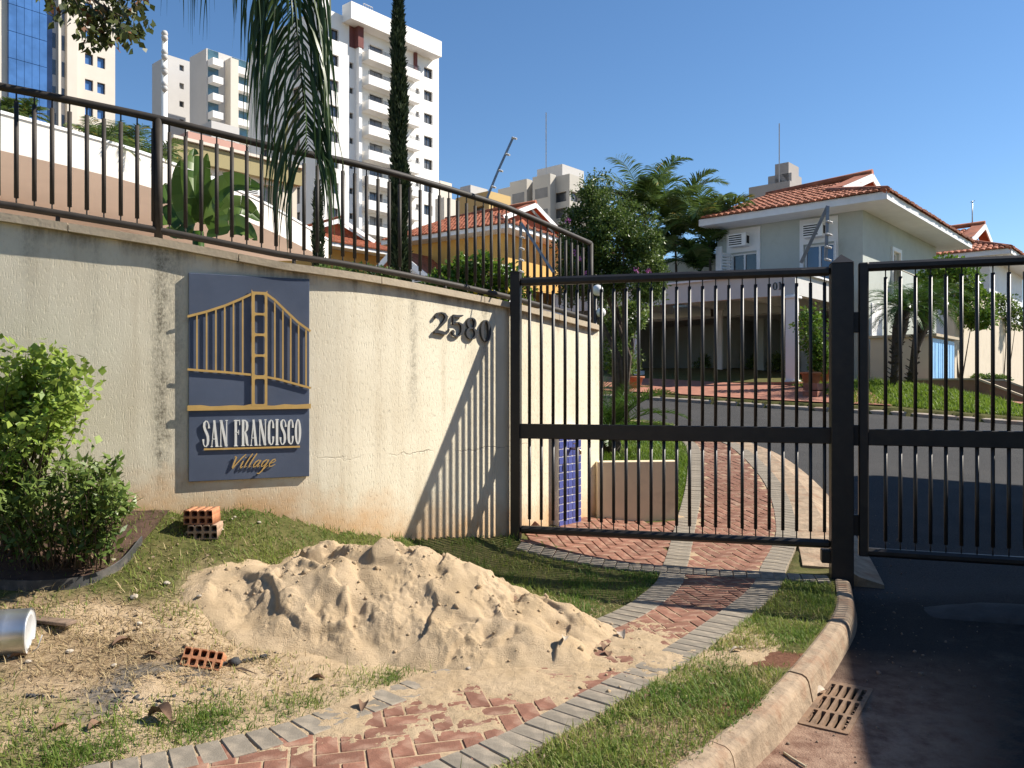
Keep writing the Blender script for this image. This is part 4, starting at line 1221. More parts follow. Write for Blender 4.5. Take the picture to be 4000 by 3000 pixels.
# ------------------------------------------------------------------ shrubs in the bed below the wall
def stems(mb, r, base, tips, rad):
    for t in tips:
        b = Vector(base) + Vector((r.uniform(-.06, .06), r.uniform(-.05, .05), 0)); t = Vector(t)
        mid = b.lerp(t, .5) + Vector((r.uniform(-.08, .08), r.uniform(-.06, .06), r.uniform(.02, .12)))
        mb.tube([b, b.lerp(mid, .6), mid, t], [rad, rad * .8, rad * .6, rad * .3], 5)
r = np.random.default_rng(41)
sc = at(55, 860, 4.55)
base = Vector((-2.95, 4.58, float(gz(-2.95, 4.58))))
sh = thing('shrub', base, 'tall bright yellow green shrub with rounded leaves at the left edge', 'shrub')
lv = Leaves(); mb = MB()
def spray(lv, mb, r, b0, tip, n, L, W, rad, spread, sag=.06, low=.3):
    """one arching branch with leaves along its outer part and on short side twigs"""
    mid = b0.lerp(tip, .55) + Vector((r.normal(0, .04), r.normal(0, .04), abs(r.normal(0, .05)) + sag))
    mb.tube([b0, b0.lerp(mid, .55) + Vector((0, 0, .02)), mid, tip], [rad, rad * .75, rad * .5, rad * .2], 4)
    t = r.uniform(low, 1, n) ** .8
    P = np.array([tuple(b0.lerp(mid, q / .55) if q < .55 else mid.lerp(tip, (q - .55) / .45)) for q in t])
    P = P + r.normal(0, 1, (n, 3)) * (spread * np.clip(1.25 - .6 * t, .4, 1.2))[:, None]
    ax = np.array(tuple((tip - b0).normalized()))
    D = unit(rdir(r, n) + ax * .5); Nn = unit(rdir(r, n) * .55 + np.array([.35, -.25, .9]))
    lv.batch(P, D, Nn, L * np.minimum(r.lognormal(0, .3, n), 1.5), W * np.minimum(r.lognormal(0, .3, n), 1.5), np.clip(r.normal(.25 + .5 * t, .25), 0, 1), r.uniform(.02, .2))
for i in range(120):
    px = rnd.uniform(-150, 205)
    ytop = np.interp(px, [-150, 0, 60, 110, 150, 205], [760, 745, 742, 748, 765, 815]); ybot = np.interp(px, [-150, 40, 90, 150, 205], [1060, 1040, 960, 905, 860])
    py = ytop + (ybot - ytop) * rnd.uniform(0, 1) ** 1.25
    if 100 < px and py > 900: continue
    if rnd.random() < .12: px += rnd.uniform(-5, 25); py -= 8
    tip = at(px, py, 4.45 + rnd.gauss(0, .14))
    root = base + Vector((rnd.uniform(-.25, .2), rnd.uniform(-.08, .08), .05))
    b0 = root.lerp(tip, rnd.uniform(.25, .5)) + Vector((0, 0, -.05))
    spray(lv, mb, r, b0, tip, 58, .040, .033, .005, .045)
lv.build('foliage', MAT['bright_leaf'], sh)
for q in ((60, 820), (140, 840), (20, 860), (110, 890), (-40, 840), (30, 960), (170, 850)):
    tip = at(q[0], q[1], 4.5); b0 = base + Vector((rnd.uniform(-.08, .08), rnd.uniform(-.05, .05), -.05))
    mb.tube([b0, b0.lerp(tip, .4) + Vector((rnd.uniform(-.05, .05), 0, .05)), tip], [.014, .010, .005], 6)
mb.build('stem', MAT['bark'], sh)
base = Vector((-2.55, 4.52, float(gz(-2.55, 4.52))))
sh2 = thing('shrub', base, 'low dark green shrub with pointed leaves below the stained wall', 'shrub')
lv = Leaves(); mb = MB()
for i in range(70):
    px = rnd.uniform(-40, 285)
    ytop = np.interp(px, [-40, 40, 110, 150, 200, 250, 292], [1050, 1035, 985, 985, 990, 985, 1040])
    py = ytop + (1095 - ytop) * rnd.uniform(0, 1) ** 1.6
    tip = at(px, py, 4.40 + rnd.gauss(0, .13))
    b0 = base + Vector(((tip.x - base.x) * rnd.uniform(.3, .6) + rnd.uniform(-.08, .08), rnd.uniform(-.12, .08), .02))
    spray(lv, mb, r, b0, tip, 46, .058, .021, .0045, .022, .03, .08)
lv.build('foliage', MAT['dark_leaf'], sh2); mb.build('stem', MAT['bark'], sh2)
# bed edging and soil
MAT['edge_strip'] = plain('plastic_edging', (.05, .05, .05), .6, .3, 8, dirt=(.17, .15, .13), dirt_amt=.7, dscale=9)
ed = smooth_curve([tuple(at(-140, 1190, 4.2))[:2], tuple(at(-20, 1172, 4.25))[:2], tuple(at(80, 1172, 4.30))[:2], tuple(at(180, 1165, 4.40))[:2], tuple(at(255, 1150, 4.58))[:2], tuple(at(305, 1122, 4.86))[:2]], 40)
mb = MB(); vs_ = []
for x, y in ed:
    z = float(gz(x, y)); vs_ += [(x, y, z - .05), (x, y, z + .055), (x + .004, y + .008, z + .055), (x + .004, y + .008, z - .05)]
mb.add(vs_, [(i * 4 + a, i * 4 + a + 1, i * 4 + a + 5, i * 4 + a + 4) for i in range(39) for a in (0, 1, 2)])
tag(mb.build('bed_edging', MAT['edge_strip']), 'dark plastic edging strip curving around the shrub bed', 'edging')
V = []; F = []
for i, (x, y) in enumerate(ed):
    yw = float(wall_y(x)) - .02
    for j in range(7):
        yy = y + .01 + (yw - y - .01) * j / 6
        V.append((x, yy, float(gz(x, yy)) + .018 + .012 * float(pnoise(x * 9, yy * 9))))
F = [(i * 7 + j, i * 7 + j + 1, i * 7 + j + 8, i * 7 + j + 7) for i in range(39) for j in range(6)]
o = link('flower_bed', fast_mesh('flower_bed', V, F, True), MAT['soil']); tag(o, 'bare red soil of the shrub bed', None, None, 'structure')

# ------------------------------------------------------------------ palm whose leaf hangs down in front of the railing
PB = Vector((-3.55, 3.55, 0)); pz = float(gz(PB.x, PB.y))
palm = thing('palm_tree', (PB.x, PB.y, pz), 'queen palm with a long drooping leaf hanging in front of the railing', 'palm tree')
mb = MB(); hgt_ = 7.6
mb.tube([PB + UP * (pz - .1 + (hgt_ - pz) * t) + Vector((.35 * t * t, .2 * t, 0)) for t in np.linspace(0, 1, 12)], list(np.linspace(.16, .10, 12)), 12); mb.build('trunk', MAT['palm_bark'], palm)
crown = PB + Vector((.35, .2, hgt_))
r = np.random.default_rng(52)
# the hanging leaf follows the midrib seen in the photograph
def hang_leaf(mid, n, ll, lw, seed, spread=1.0):
    rr = np.random.default_rng(seed); lv = Leaves(); mb = MB()
    C0 = smooth_curve([tuple(q) for q in mid], 120)
    mb.tube([Vector(q) for q in C0[::6]], list(np.linspace(.016, .004, len(C0[::6]))), 6)
    t = np.linspace(.16, .998, n); idx = t * 119; i0 = np.minimum(idx.astype(int), 118); fr = (idx - i0)[:, None]
    C = C0[i0] * (1 - fr) + C0[i0 + 1] * fr; T = unit(C0[i0 + 1] - C0[i0])
    m = 8
    for sg in (-1, 1):
        L = ll * rr.uniform(.75, 1.1, n) * np.interp(t, [0, .3, .8, 1], [.8, 1, .95, .6])
        az = rr.normal(0, .55, n) + (0 if sg > 0 else math.pi)
        out = np.stack([np.cos(az), -.55 * np.abs(np.sin(az)) + .2 * np.sin(az), np.zeros(n)], 1)
        dd = unit(out * spread * rr.uniform(.55, 1.1, n)[:, None] + T * .55 + np.array([0, 0, .25]))
        Q = []; cur = C.copy()
        for j in range(m):
            Q.append(cur); dd = unit(dd + np.array([0, 0, -1]) * (.42 + .12 * j) * rr.uniform(.8, 1.2, n)[:, None] + rr.normal(0, .045, (n, 3))); cur = cur + dd * (L / (m - 1))[:, None]
        Q = np.stack(Q, 1)
        wp_ = np.interp(np.linspace(0, 1, m), [0, .2, .6, 1], [.6, 1, .7, .05])
        g = np.gradient(Q, axis=1); face = unit(rr.normal(size=(n, 1, 3)) + np.array([0, -.6, 0]))
        side = unit(np.cross(g, np.repeat(face, m, 1)))
        lv.strips(Q, lw * wp_[None, :] * rr.uniform(.7, 1.2, (n, 1)), side, np.clip(rr.normal(.45, .25, n), 0, 1))
    return lv, mb
lv, mb = hang_leaf([crown, Vector((-2.6, 4.05, 7.9)), Vector((-1.85, 4.45, 6.6)), Vector((-1.42, 4.58, 5.2)), at(622, -150, 4.6), at(636, 20, 4.6), at(650, 150, 4.6), at(660, 260, 4.6), at(668, 330, 4.58)], 270, 1.12, .019, 61, .50)
f1 = mb.build('midrib', MAT['palm'], palm); lv.build('leaflets', MAT['palm'], f1)
lv, mb = hang_leaf([crown, Vector((-2.75, 3.95, 7.0)), Vector((-2.25, 4.15, 5.6)), at(430, -250, 4.5), at(470, -150, 4.5), at(520, -120, 4.5), at(565, -100, 4.5)], 150, .95, .015, 62, .45)
f1 = mb.build('midrib', MAT['palm'], palm); lv.build('leaflets', MAT['palm'], f1)
lv = Leaves(); mb = MB()
for i in range(11):
    a = math.radians(100 + i * 23)
    frond(lv, r, crown, (math.cos(a), math.sin(a), .75), 2.9, 1.7, 60, .7, .035, 1.0, .5, mb=mb, rad=.02)
fr_ = mb.build('midrib', MAT['palm'], palm); lv.build('leaflets', MAT['palm'], fr_)

# ------------------------------------------------------------------ branch of a street tree reaching into the top left corner
TB = Vector((-6.2, 3.9, float(gz(-6.2, 3.5)) if False else .6))
tr = thing('tree', TB, 'tree with a leafy branch hanging into the top left corner', 'tree')
mb = MB(); mb.tube([TB - UP * .3, TB + UP * 2, TB + Vector((.2, .2, 3.6)), TB + Vector((.9, .6, 4.9))], [.15, .12, .10, .07], 9)
br = [TB + Vector((.9, .6, 4.9)), Vector((-4.2, 5.0, 4.9)), at(60, -110, 5.2), at(150, -40, 5.2), at(230, 20, 5.2), at(270, 60, 5.2)]
mb.tube(br, [.06, .04, .028, .018, .010, .004], 7)
lv = Leaves(); r = np.random.default_rng(71)
twigs = [((90, -70), (125, 30)), ((140, -45), (200, 95)), ((170, -30), (215, 70)), ((200, 0), (240, 95)), ((230, 20), (275, 80)), ((180, -25), (290, 25)), ((250, -60), (318, 60)), ((200, -60), (330, -5)), ((120, -60), (160, 25)), ((215, 10), (205, 100)), ((60, -120), (100, -10)), ((240, 25), (300, 70))]
for a, b in twigs:
    A = at(a[0], a[1], 5.2 + rnd.uniform(-.15, .15)); B = at(b[0], b[1], 5.2 + rnd.uniform(-.25, .25))
    mb.tube([A, A.lerp(B, .5) + UP * .03, B], [.006, .004, .002], 4)
    n = 52; t = r.uniform(.05, 1.0, n)[:, None]
    P = np.array(tuple(A)) * (1 - t) + np.array(tuple(B)) * t + r.normal(0, .035, (n, 3))
    D = unit(r.normal(size=(n, 3)) * .6 + np.array([0, 0, -1.0])); lv.batch(P, D, unit(r.normal(size=(n, 3)) + np.array([.2, -.5, .2])), .066 * r.uniform(.6, 1.2, n), .042, r.uniform(0, 1, n), .14)
for i in range(14):
    c0 = TB + Vector((rnd.uniform(-1.6, 1.3), rnd.uniform(-1.4, 1.4), rnd.uniform(4.7, 6.6)))
    cloud(lv, r, c0, (.6, .6, .45), 260, .09, .06, .6)
mb.build('trunk', MAT['bark'], tr); lv.build('crown', MAT['branch_leaf'], tr)

# ------------------------------------------------------------------ plants in the raised garden behind the railing
def cypress(px, ptop, pbase, Y, w, label, n, seed):
    r = np.random.default_rng(seed)
    B = at(px, pbase, Y); T = at(px - 4, ptop, Y); zb = float(gz(B.x, Y))
    c = thing('cypress_tree', (B.x, B.y, zb), label, 'tree')
    mb = MB(); mb.tube([Vector((B.x, B.y, zb - .1)), Vector((T.x, T.y, T.z - .5))], [.05, .012], 7); mb.build('trunk', MAT['bark'], c)
    R = w / FPX * Y / 2; lv = Leaves()
    H = T.z - zb; m = n
    t = r.uniform(.0, 1, m) ** .9; a = r.uniform(0, 2 * np.pi, m)
    lump = 1 + .24 * np.sin(a * 3 + t * 41) * np.sin(t * 67 + a * 2) + .18 * np.sin(t * 29 + 1)
    rad = R * np.clip(np.interp(t, [0, .05, .3, .75, .93, 1], [.55, .9, 1.05, .75, .35, .05]), .03, 2) * lump * np.sqrt(r.uniform(.35, 1, m))
    P = np.stack([B.x + (T.x - B.x) * t + rad * np.cos(a), B.y + rad * np.sin(a), zb + H * t], 1)
    D = unit(np.stack([np.cos(a) * .45, np.sin(a) * .45, np.full(m, 1.0)], 1) + r.normal(0, .25, (m, 3)))
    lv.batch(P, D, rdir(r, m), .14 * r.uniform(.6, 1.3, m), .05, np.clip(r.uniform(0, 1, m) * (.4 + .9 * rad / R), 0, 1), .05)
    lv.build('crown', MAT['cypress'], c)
cypress(864, -22, 590, 16.0, 32, 'tall narrow dark cypress in front of the white apartment tower', 15000, 81)
cypress(690, 395, 560, 22.0, 22, 'small dark cypress half hidden by the hanging palm leaf', 4500, 82)

r = np.random.default_rng(83)
LB = at(1020, 640, 8.9); zb = float(gz(LB.x, 8.9))
lb = thing('lemon_bush', (LB.x, LB.y, zb), 'glossy lemon bush with yellow fruit behind the railing', 'bush')
lv = Leaves(); mb = MB()
for px, py, rx, ry, n in ((955, 600, 30, 24, 420), (1000, 585, 38, 32, 640), (1050, 590, 42, 36, 760), (1095, 605, 34, 34, 520), (1075, 630, 40, 25, 380), (1000, 622, 50, 24, 460), (1130, 625, 26, 30, 260), (1040, 560, 20, 14, 120), (925, 615, 16, 14, 120)):
    Y = 8.9 + rnd.uniform(-.2, .2)
    cloud(lv, r, at(px, py, Y), (rx / FPX * Y, .2, ry / FPX * Y), n, .062, .036, .6, .15)
stems(mb, rnd, (LB.x, LB.y, zb), [at(955, 600, 8.9), at(1000, 585, 8.9), at(1050, 590, 8.9), at(1095, 605, 8.9)], .02)
mb.build('stem', MAT['bark'], lb); lv.build('foliage', MAT['citrus'], lb)
for px, py in ((1027, 631), (1034, 627), (1062, 633), (1049, 640), (985, 640), (1012, 636), (1078, 640), (1096, 628), (1120, 636), (1003, 648)):
    q = at(px, py, 8.66); MB().lathe(q, [(.0, .035), (.012, .032), (.026, .015), (.028, 0), (.024, -.017), (.012, -.028), (0, -.03)], 8).build('lemon', MAT['lemon'], lb)
hb = at(760, 585, 11.0); zb = float(gz(hb.x, 11.0))
hs = thing('bush', (hb.x, hb.y, zb), 'low dark bush beside the cypress behind the railing', 'bush')
lv = Leaves()
for px, py, rx, ry in ((735, 590, 22, 14), (775, 586, 25, 16), (815, 592, 22, 14), (700, 588, 20, 12), (840, 595, 15, 12)):
    cloud(lv, r, at(px, py, 11), (rx / FPX * 11, .2, ry / FPX * 11), 320, .06, .035)
lv.build('foliage', MAT['dark_leaf'], hs); mb = MB(); stems(mb, rnd, (hb.x, hb.y, zb), [at(735, 590, 11), at(775, 586, 11), at(815, 592, 11)], .015); mb.build('stem', MAT['bark'], hs)

# banana plant
BB = at(432, 530, 10.5); zb = float(gz(BB.x, 10.5))
ban = thing('banana_plant', (BB.x, BB.y, zb), 'banana plant with broad paddle leaves behind the railing', 'plant')
MB().tube([Vector((BB.x, BB.y, zb - .05)), at(428, 500, 10.5)], [.10, .07], 9).build('stem', MAT['banana'], ban)
def paddle(path, wmax, seed, torn=True):
    rr = np.random.default_rng(seed); lv = Leaves()
    C = smooth_curve([tuple(q) for q in path], 34); T = unit(np.gradient(C, axis=0))
    S = unit(np.cross(T, np.array([.25, -1, .15]))); Nn = np.cross(S, T)
    w = wmax * np.sin(np.pi * np.linspace(.03, 1, 34) ** .75) ** .6
    w[:4] *= .3
    for sg in (-1, 1):
        k0 = 4
        while k0 < 33:
            k1 = min(33, k0 + (rr.integers(3, 9) if torn else 40)); sp = rr.uniform(-.25, .12)
            Q = []; 
            for i in range(k0, k1 + 1):
                e = C[i] + S[i] * sg * w[i] / 2 + Nn[i] * w[i] * (sp + .22)
                Q.append((C[i], C[i] * .5 + e * .5 + Nn[i] * w[i] * .05, e))
            Q = np.array(Q); n = len(Q)
            V = Q.reshape(-1, 3); F = [(i * 3 + j, i * 3 + j + 1, i * 3 + j + 4, i * 3 + j + 3) for i in range(n - 1) for j in (0, 1)]
            lv.V.append(V); lv.F.append(np.array(F) + lv.n); lv.A.append(np.full(len(V), rr.uniform(0, .9))); lv.n += len(V); k0 = k1
    return lv
for i, (pp, w) in enumerate((([(428, 500), (420, 440), (418, 380), (420, 320)], .34), ([(430, 500), (404, 450), (392, 400), (390, 345)], .30), ([(430, 500), (400, 480), (375, 450), (356, 395)], .34), ([(432, 500), (450, 440), (500, 400), (570, 408)], .34), ([(432, 500), (470, 460), (520, 445), (565, 478)], .33), ([(434, 500), (480, 490), (520, 490), (556, 520)], .30), ([(430, 505), (400, 500), (375, 490), (358, 455)], .30), ([(432, 500), (440, 430), (442, 380), (448, 330)], .22), ([(432, 500), (445, 460), (470, 430), (510, 395)], .28))):
    Y = 10.5; pth = [at(a, b, Y - .12 * j * (1 if i % 2 else -1)) for j, (a, b) in enumerate(pp)]
    paddle(pth, w, 90 + i).build('leaf', MAT['banana'], ban)

# crape myrtle with pink flowers
r = np.random.default_rng(84)
CB = at(1345, 800, 13.2); zb = float(gz(CB.x, 13.2))
cm = thing('flowering_tree', (CB.x, CB.y, zb), 'airy dark green tree with a few pink flowers behind the railing end', 'tree')
mb = MB(); lv = Leaves(); tips = []
for i in range(150):
    px = rnd.uniform(1215, 1428); top = np.interp(px, [1215, 1238, 1275, 1300, 1330, 1365, 1400, 1428], [520, 440, 400, 392, 420, 432, 470, 520]) + rnd.uniform(0, 25)
    py = top + (645 - top) * rnd.uniform(0, 1) ** .9
    Y = 13.2 + rnd.uniform(-.6, .6); c0 = at(px, py, Y); tips.append(c0)
    cloud(lv, r, c0, (.18, .20, .16), 240, .058, .032, .5, .05)
    # upright twigs
    for q in range(2):
        e = c0 + Vector((rnd.uniform(-.15, .15), rnd.uniform(-.1, .1), rnd.uniform(.15, .42))); n = 16
        t = r.uniform(0, 1, n)[:, None]; P = np.array(tuple(c0)) * (1 - t) + np.array(tuple(e)) * t
        lv.batch(P, unit(rdir(r, n) + np.array([0, 0, .5])), rdir(r, n), .05, .024, r.uniform(.2, 1, n))
for px, py in ((1235, 470), (1270, 410), (1300, 395), (1250, 520), (1225, 550), (1400, 470), (1412, 540)):
    cloud(lv, r, at(px, py, 13.2), (.2, .2, .22), 200, .055, .03)
for i in range(6):
    t = tips[i * len(tips) // 6]; m = Vector((CB.x + rnd.uniform(-.2, .2), CB.y, zb + 1.3))
    mb.tube([Vector((CB.x + rnd.uniform(-.12, .12), CB.y, zb - .1)), m, m.lerp(t, .6), t], [.055, .04, .028, .008], 6)
mb.build('trunk', MAT['bark'], cm); lv.build('crown', MAT['tree_leaf'], cm)
for px, py in ((1227, 478), (1256, 560), (1262, 592), (1402, 587), (1374, 583), (1240, 545), (1345, 600), (1285, 600)):
    lv = Leaves(); cloud(lv, r, at(px, py, 12.5), (.035, .035, .04), 26, .03, .03); lv.build('flower', MAT['petal'], cm)

# areca palms in front of the house
r = np.random.default_rng(85)
def areca(px, py_base, py_top, Y, nf, seed, label, L=1.7, tone=.45):
    r = np.random.default_rng(seed); T = at(px, py_top, Y); zb = 4.0
    a = thing('areca_palm', (T.x, Y, zb), label, 'palm tree', 'areca palms beside the corner house')
    mb = MB(); mb.tube([Vector((T.x + .1, Y, zb - .1)), Vector((T.x, Y, T.z))], [.05, .04], 7); mb.build('trunk', MAT['palm_bark'], a)
    lv = Leaves(); mb = MB()
    for i in range(nf):
        an = 2 * math.pi * i / nf + r.uniform(-.25, .25); el = r.uniform(.9, 2.2) if i % 3 else r.uniform(2.2, 3.4)
        frond(lv, r, T, (math.cos(an), math.sin(an) * .8, el), L * r.uniform(.8, 1.1), r.uniform(1.5, 2.3), 70, .68, .055, .6, tone, mb=mb, rad=.014, vee=.9, m=4)
    f = mb.build('midrib', MAT['areca'], a); lv.build('leaflets', MAT['areca'], f)
areca(1392, 800, 474, 29.6, 14, 851, 'tallest areca palm rising above the flowering tree', 2.9)
areca(1458, 800, 502, 28.6, 14, 852, 'areca palm with a leaf reaching over the tiled eave', 2.7)
areca(1532, 800, 522, 27.2, 14, 853, 'areca palm nearest the corner house window', 2.3, .55)
areca(1430, 800, 560, 28.8, 10, 854, 'short areca palm low in the middle of the palm clump', 2.0)
areca(1512, 800, 588, 27.6, 10, 855, 'small shaded areca palm at the foot of the house wall', 1.7, .3)

# cycad on the lawn behind the low wall
r = np.random.default_rng(86)
CY = at(1318, 905, 9.1); zb = float(gz(CY.x, 9.1))
cyc = thing('cycad', (CY.x, CY.y, zb), 'dark green cycad on the lawn at the end of the cream wall', 'plant')
MB().lathe((CY.x, CY.y, zb), [(.02, -.05), (.11, 0), (.13, .10), (.10, .2), (.05, .26), (0, .27)], 10).build('trunk', MAT['palm_bark'], cyc)
lv = Leaves(); mb = MB()
for i in range(26):
    an = i * 2.399; el = .35 + 1.5 * (i % 5) / 5
    frond(lv, r, (CY.x, CY.y, zb + .25), (math.cos(an), math.sin(an), el), 1.02 * r.uniform(.85, 1.1), 1.1, 54, .15, .016, .15, .5, mb=mb, rad=.007, vee=.8, m=3, start=.15)
f = mb.build('midrib', MAT['cycad'], cyc); lv.build('leaflets', MAT['cycad'], f)

# dark undergrowth left of the carport
ub = at(1340, 790, 14.2); zb = float(gz(ub.x, 14.2))
ug = thing('bush', (ub.x, ub.y, zb), 'shaded dark bush below the flowering tree beside the carport', 'bush')
lv = Leaves(); r = np.random.default_rng(87)
for px, py, rx, ry in ((1325, 760, 28, 50), (1350, 700, 30, 50), (1320, 680, 25, 50), (1375, 680, 26, 40), (1345, 790, 35, 30)):
    cloud(lv, r, at(px, py, 14.2), (rx / FPX * 14, .3, ry / FPX * 14), 520, .08, .05)
lv.build('foliage', MAT['dark_leaf'], ug); mb = MB(); stems(mb, rnd, (ub.x, ub.y, zb), [at(1325, 760, 14.2), at(1350, 700, 14.2), at(1375, 680, 14.2)], .02); mb.build('stem', MAT['bark'], ug)

# two date palms on the lawn mound across the road
def date_palm(bx, by, px, py, Y, label, seed):
    r = np.random.default_rng(seed); B = at(bx, by, Y); T = at(px, py, Y); zb = float(gz(B.x, Y))
    d = thing('date_palm', (B.x, Y, zb), label, 'palm tree', 'date palms on the mound across the road')
    B = Vector((B.x, Y, zb - .05)); mb = MB()
    mid = B.lerp(T, .5) + Vector((-.06, 0, .0))
    mb.tube([B, B.lerp(mid, .5), mid, mid.lerp(T, .5), T], [.09, .08, .10, .17, .15], 10)
    for i in range(90):            # stubs of cut leaves
        t = rnd.uniform(.05, 1); p = (B.lerp(mid, t * 2) if t < .5 else mid.lerp(T, t * 2 - 1)); a = rnd.uniform(0, 6.28)
        q = .085 if t < .55 else .14
        p = p + Vector((math.cos(a) * q, math.sin(a) * q, 0)); mb.bar(p, p + Vector((math.cos(a) * .07, math.sin(a) * .07, .05)), .04, .02)
    mb.build('trunk', MAT['palm_bark'], d)
    lv = Leaves(); mb = MB()
    for i in range(34):
        an = i * 2.399 + r.uniform(-.2, .2); el = -.15 + 1.9 * (i / 34) ** 1.1
        frond(lv, r, T, (math.cos(an), math.sin(an), el), 1.15 * r.uniform(.8, 1.1), 1.5, 46, .23, .017, .35, .5, mb=mb, rad=.008, vee=.6, m=3)
    f = mb.build('midrib', MAT['cycad'], d); lv.build('leaflets', MAT['cycad'], f)
date_palm(1930, 824, 1952, 668, 19.0, 'upright date palm nearest the thick gate post', 861)
date_palm(1964, 822, 2004, 660, 19.6, 'leaning date palm beside the shelter with blue doors', 862)

def bush(name, label, blobs, Y, n, L, W, mat, seed, rz=.5, cat='bush', yy=None):
    r = np.random.default_rng(seed); c0 = at(blobs[0][0], blobs[0][1], Y); zb = float(gz(c0.x, Y))
    b = thing(name, (c0.x, Y, zb), label, cat); lv = Leaves()
    for px, py, rx, ry in blobs: cloud(lv, r, at(px, py, Y), (rx / FPX * Y, rz, ry / FPX * Y), n, L, W)
    lv.build('foliage', mat, b); mb = MB(); stems(mb, rnd, (c0.x, Y, zb), [at(q[0], q[1], Y) for q in blobs[:4]], .025); mb.build('stem', MAT['bark'], b); return b
bush('garden_tree', 'leafy bright tree behind the date palms', [(2075, 610, 40, 40), (2050, 580, 35, 25), (2105, 660, 35, 45), (2020, 600, 30, 30), (2115, 690, 25, 20), (2060, 650, 30, 30)], 24.5, 900, .14, .09, MAT['citrus'], 871, .7, 'tree')
bush('bush', 'small dark bush growing on top of the beige garden wall', [(2170, 665, 30, 28), (2140, 650, 22, 14), (2195, 690, 25, 25)], 30.0, 700, .12, .08, MAT['dark_leaf'], 872)
bush('hedge', 'clipped low hedge at the foot of the beige garden wall', [(2115, 817, 18, 9), (2140, 818, 20, 9), (2165, 819, 18, 8)], 25.5, 600, .07, .05, MAT['dark_leaf'], 873, .25, 'hedge')

# ------------------------------------------------------------------ small things in the foreground
def hollow_brick(o, ex, ez, label, mat, cols=4, rows=2, w=.19, h=.09, depth=.16, tilt=None):
    """fired clay block: ex along the holed face, ez out of the holed face"""
    ey = UP if tilt is None else tilt
    ez = ex.cross(ey).normalized() if ez is None else ez
    loops = []
    # outline with grooves on top and bottom
    top = []; bot = []
    cw = w / cols
    for i in range(cols):
        x0 = -w / 2 + i * cw
        top += [(x0 + .004, h / 2), (x0 + cw - .008, h / 2)] + ([(x0 + cw - .006, h / 2 - .006), (x0 + cw + .002, h / 2 - .006)] if i < cols - 1 else [])
        bot += [(x0 + .004, -h / 2), (x0 + cw - .004, -h / 2)]
    loops.append(bot + top[::-1])
    rh = h / rows
    for i in range(cols):
        for j in range(rows):
            cx = -w / 2 + (i + .5) * cw; cy = -h / 2 + (j + .5) * rh
            loops.append(rrect(cx - cw * .37, cy - rh * .36, cx + cw * .37, cy + rh * .36, min(cw, rh) * .2, 3))
    b = plate('hollow_brick', loops, o, ex, ey, ez, depth, mat)
    mb = MB(); mb.box(o - ez * depth * .45, (w * .94, h * .94, .004), (ex, ey, ez)); mb.build('core', MAT['dark'], b)  # near-black plate behind the holes puts their shade into colour
    return tag(b, label, 'brick')
MAT['clay'] = plain('fired_clay', (.46, .20, .10), .85, .2, 20, .25, 90)
MAT['clay_dusty'] = plain('fired_clay_dusty', (.38, .25, .17), .9, .25, 20, .25, 90)
e = Vector((.96, .10, 0)).normalized(); f_ = Vector((.10, -.99, 0)).normalized(); f_ = Vector((e.y, -e.x, 0))
q = at(445, 1113, 5.10); gq = float(gz(q.x, q.y))
q.z = gq + .018
b1c = q.copy()
hollow_brick(q, e, f_, 'lower dusty hollow brick of the pair below the sign', MAT['clay_dusty'])
hollow_brick(q + UP * .093 + e * -.026 + f_ * -.012, Vector((.985, .05, 0)).normalized(), None, 'orange hollow brick lying on top of another below the sign', MAT['clay'])
q = at(443, 1408, 3.98); q.z = float(gz(q.x, q.y)) - .012
tl = Vector((.12, .55, .83)).normalized(); e3 = Vector((.98, .06, -.12)); e3 = (e3 - tl * e3.dot(tl)).normalized()
hollow_brick(q, e3, None, 'hollow brick half buried at the edge of the sand', MAT['clay'], 5, 2, .20, .09, .14, tl)

# paint tin lying on its side
k = N('tin_plate'); vec = k.coord()
c = k.mix(k.ramp(k.noise(vec, 3, 4), .4, .6), (.55, .55, .54), (.70, .70, .70))
k.bump(k.noise(vec, 30, 3), .1, .01)
MAT['tin'] = k.set(c, .32, .85, .5)
MAT['tin_end'] = plain('tin_end', (.62, .63, .64), .45, .1, 12, metal=.3)
cen = at(66, 1350, 3.84); ax = Vector((.95, .31, -.03)).normalized(); rad = .108
cen.z = float(gz(cen.x, cen.y)) + rad - .012
tin = thing('paint_tin', (cen.x - .15, cen.y, cen.z - rad), 'shiny metal paint tin lying on its side at the left edge', 'tin')
s_ = ax.cross(UP).normalized(); u_ = s_.cross(ax)
def ring(t, r_): return [cen - ax * t + (s_ * math.cos(a) + u_ * math.sin(a)) * r_ for a in np.linspace(0, 2 * math.pi, 33)[:-1]]
mb = MB(); prof = [(.0, rad), (.006, rad + .003), (.012, rad), (.09, rad), (.1, rad + .002), (.11, rad), (.34, rad)]
vs_ = [v for t, r_ in prof for v in ring(t, r_)]
mb.add(vs_, [(i * 32 + j, (i + 1) * 32 + j, (i + 1) * 32 + (j + 1) % 32, i * 32 + (j + 1) % 32) for i in range(len(prof) - 1) for j in range(32)], True)
mb.build('body', MAT['tin'], tin)
mb = MB(); pr2 = [(.002, rad), (.008, rad - .006), (.008, rad * .82), (.004, rad * .78), (.004, rad * .70), (.008, rad * .66), (.008, .001)]
vs_ = [v for t, r_ in pr2 for v in ring(t, r_)]
mb.add(vs_, [(i * 32 + j, i * 32 + (j + 1) % 32, (i + 1) * 32 + (j + 1) % 32, (i + 1) * 32 + j) for i in range(len(pr2) - 1) for j in range(32)], True); mb.build('end', MAT['tin_end'], tin)
mb = MB(); q = cen - ax * .0 + s_ * -.02; mb.tube([cen + ax * .004 - u_ * rad + s_ * .02, cen + ax * .035 - u_ * (rad * .75), cen + ax * .05 - u_ * (rad * .2)], .003, 5); mb.build('handle', MAT['steel'], tin)
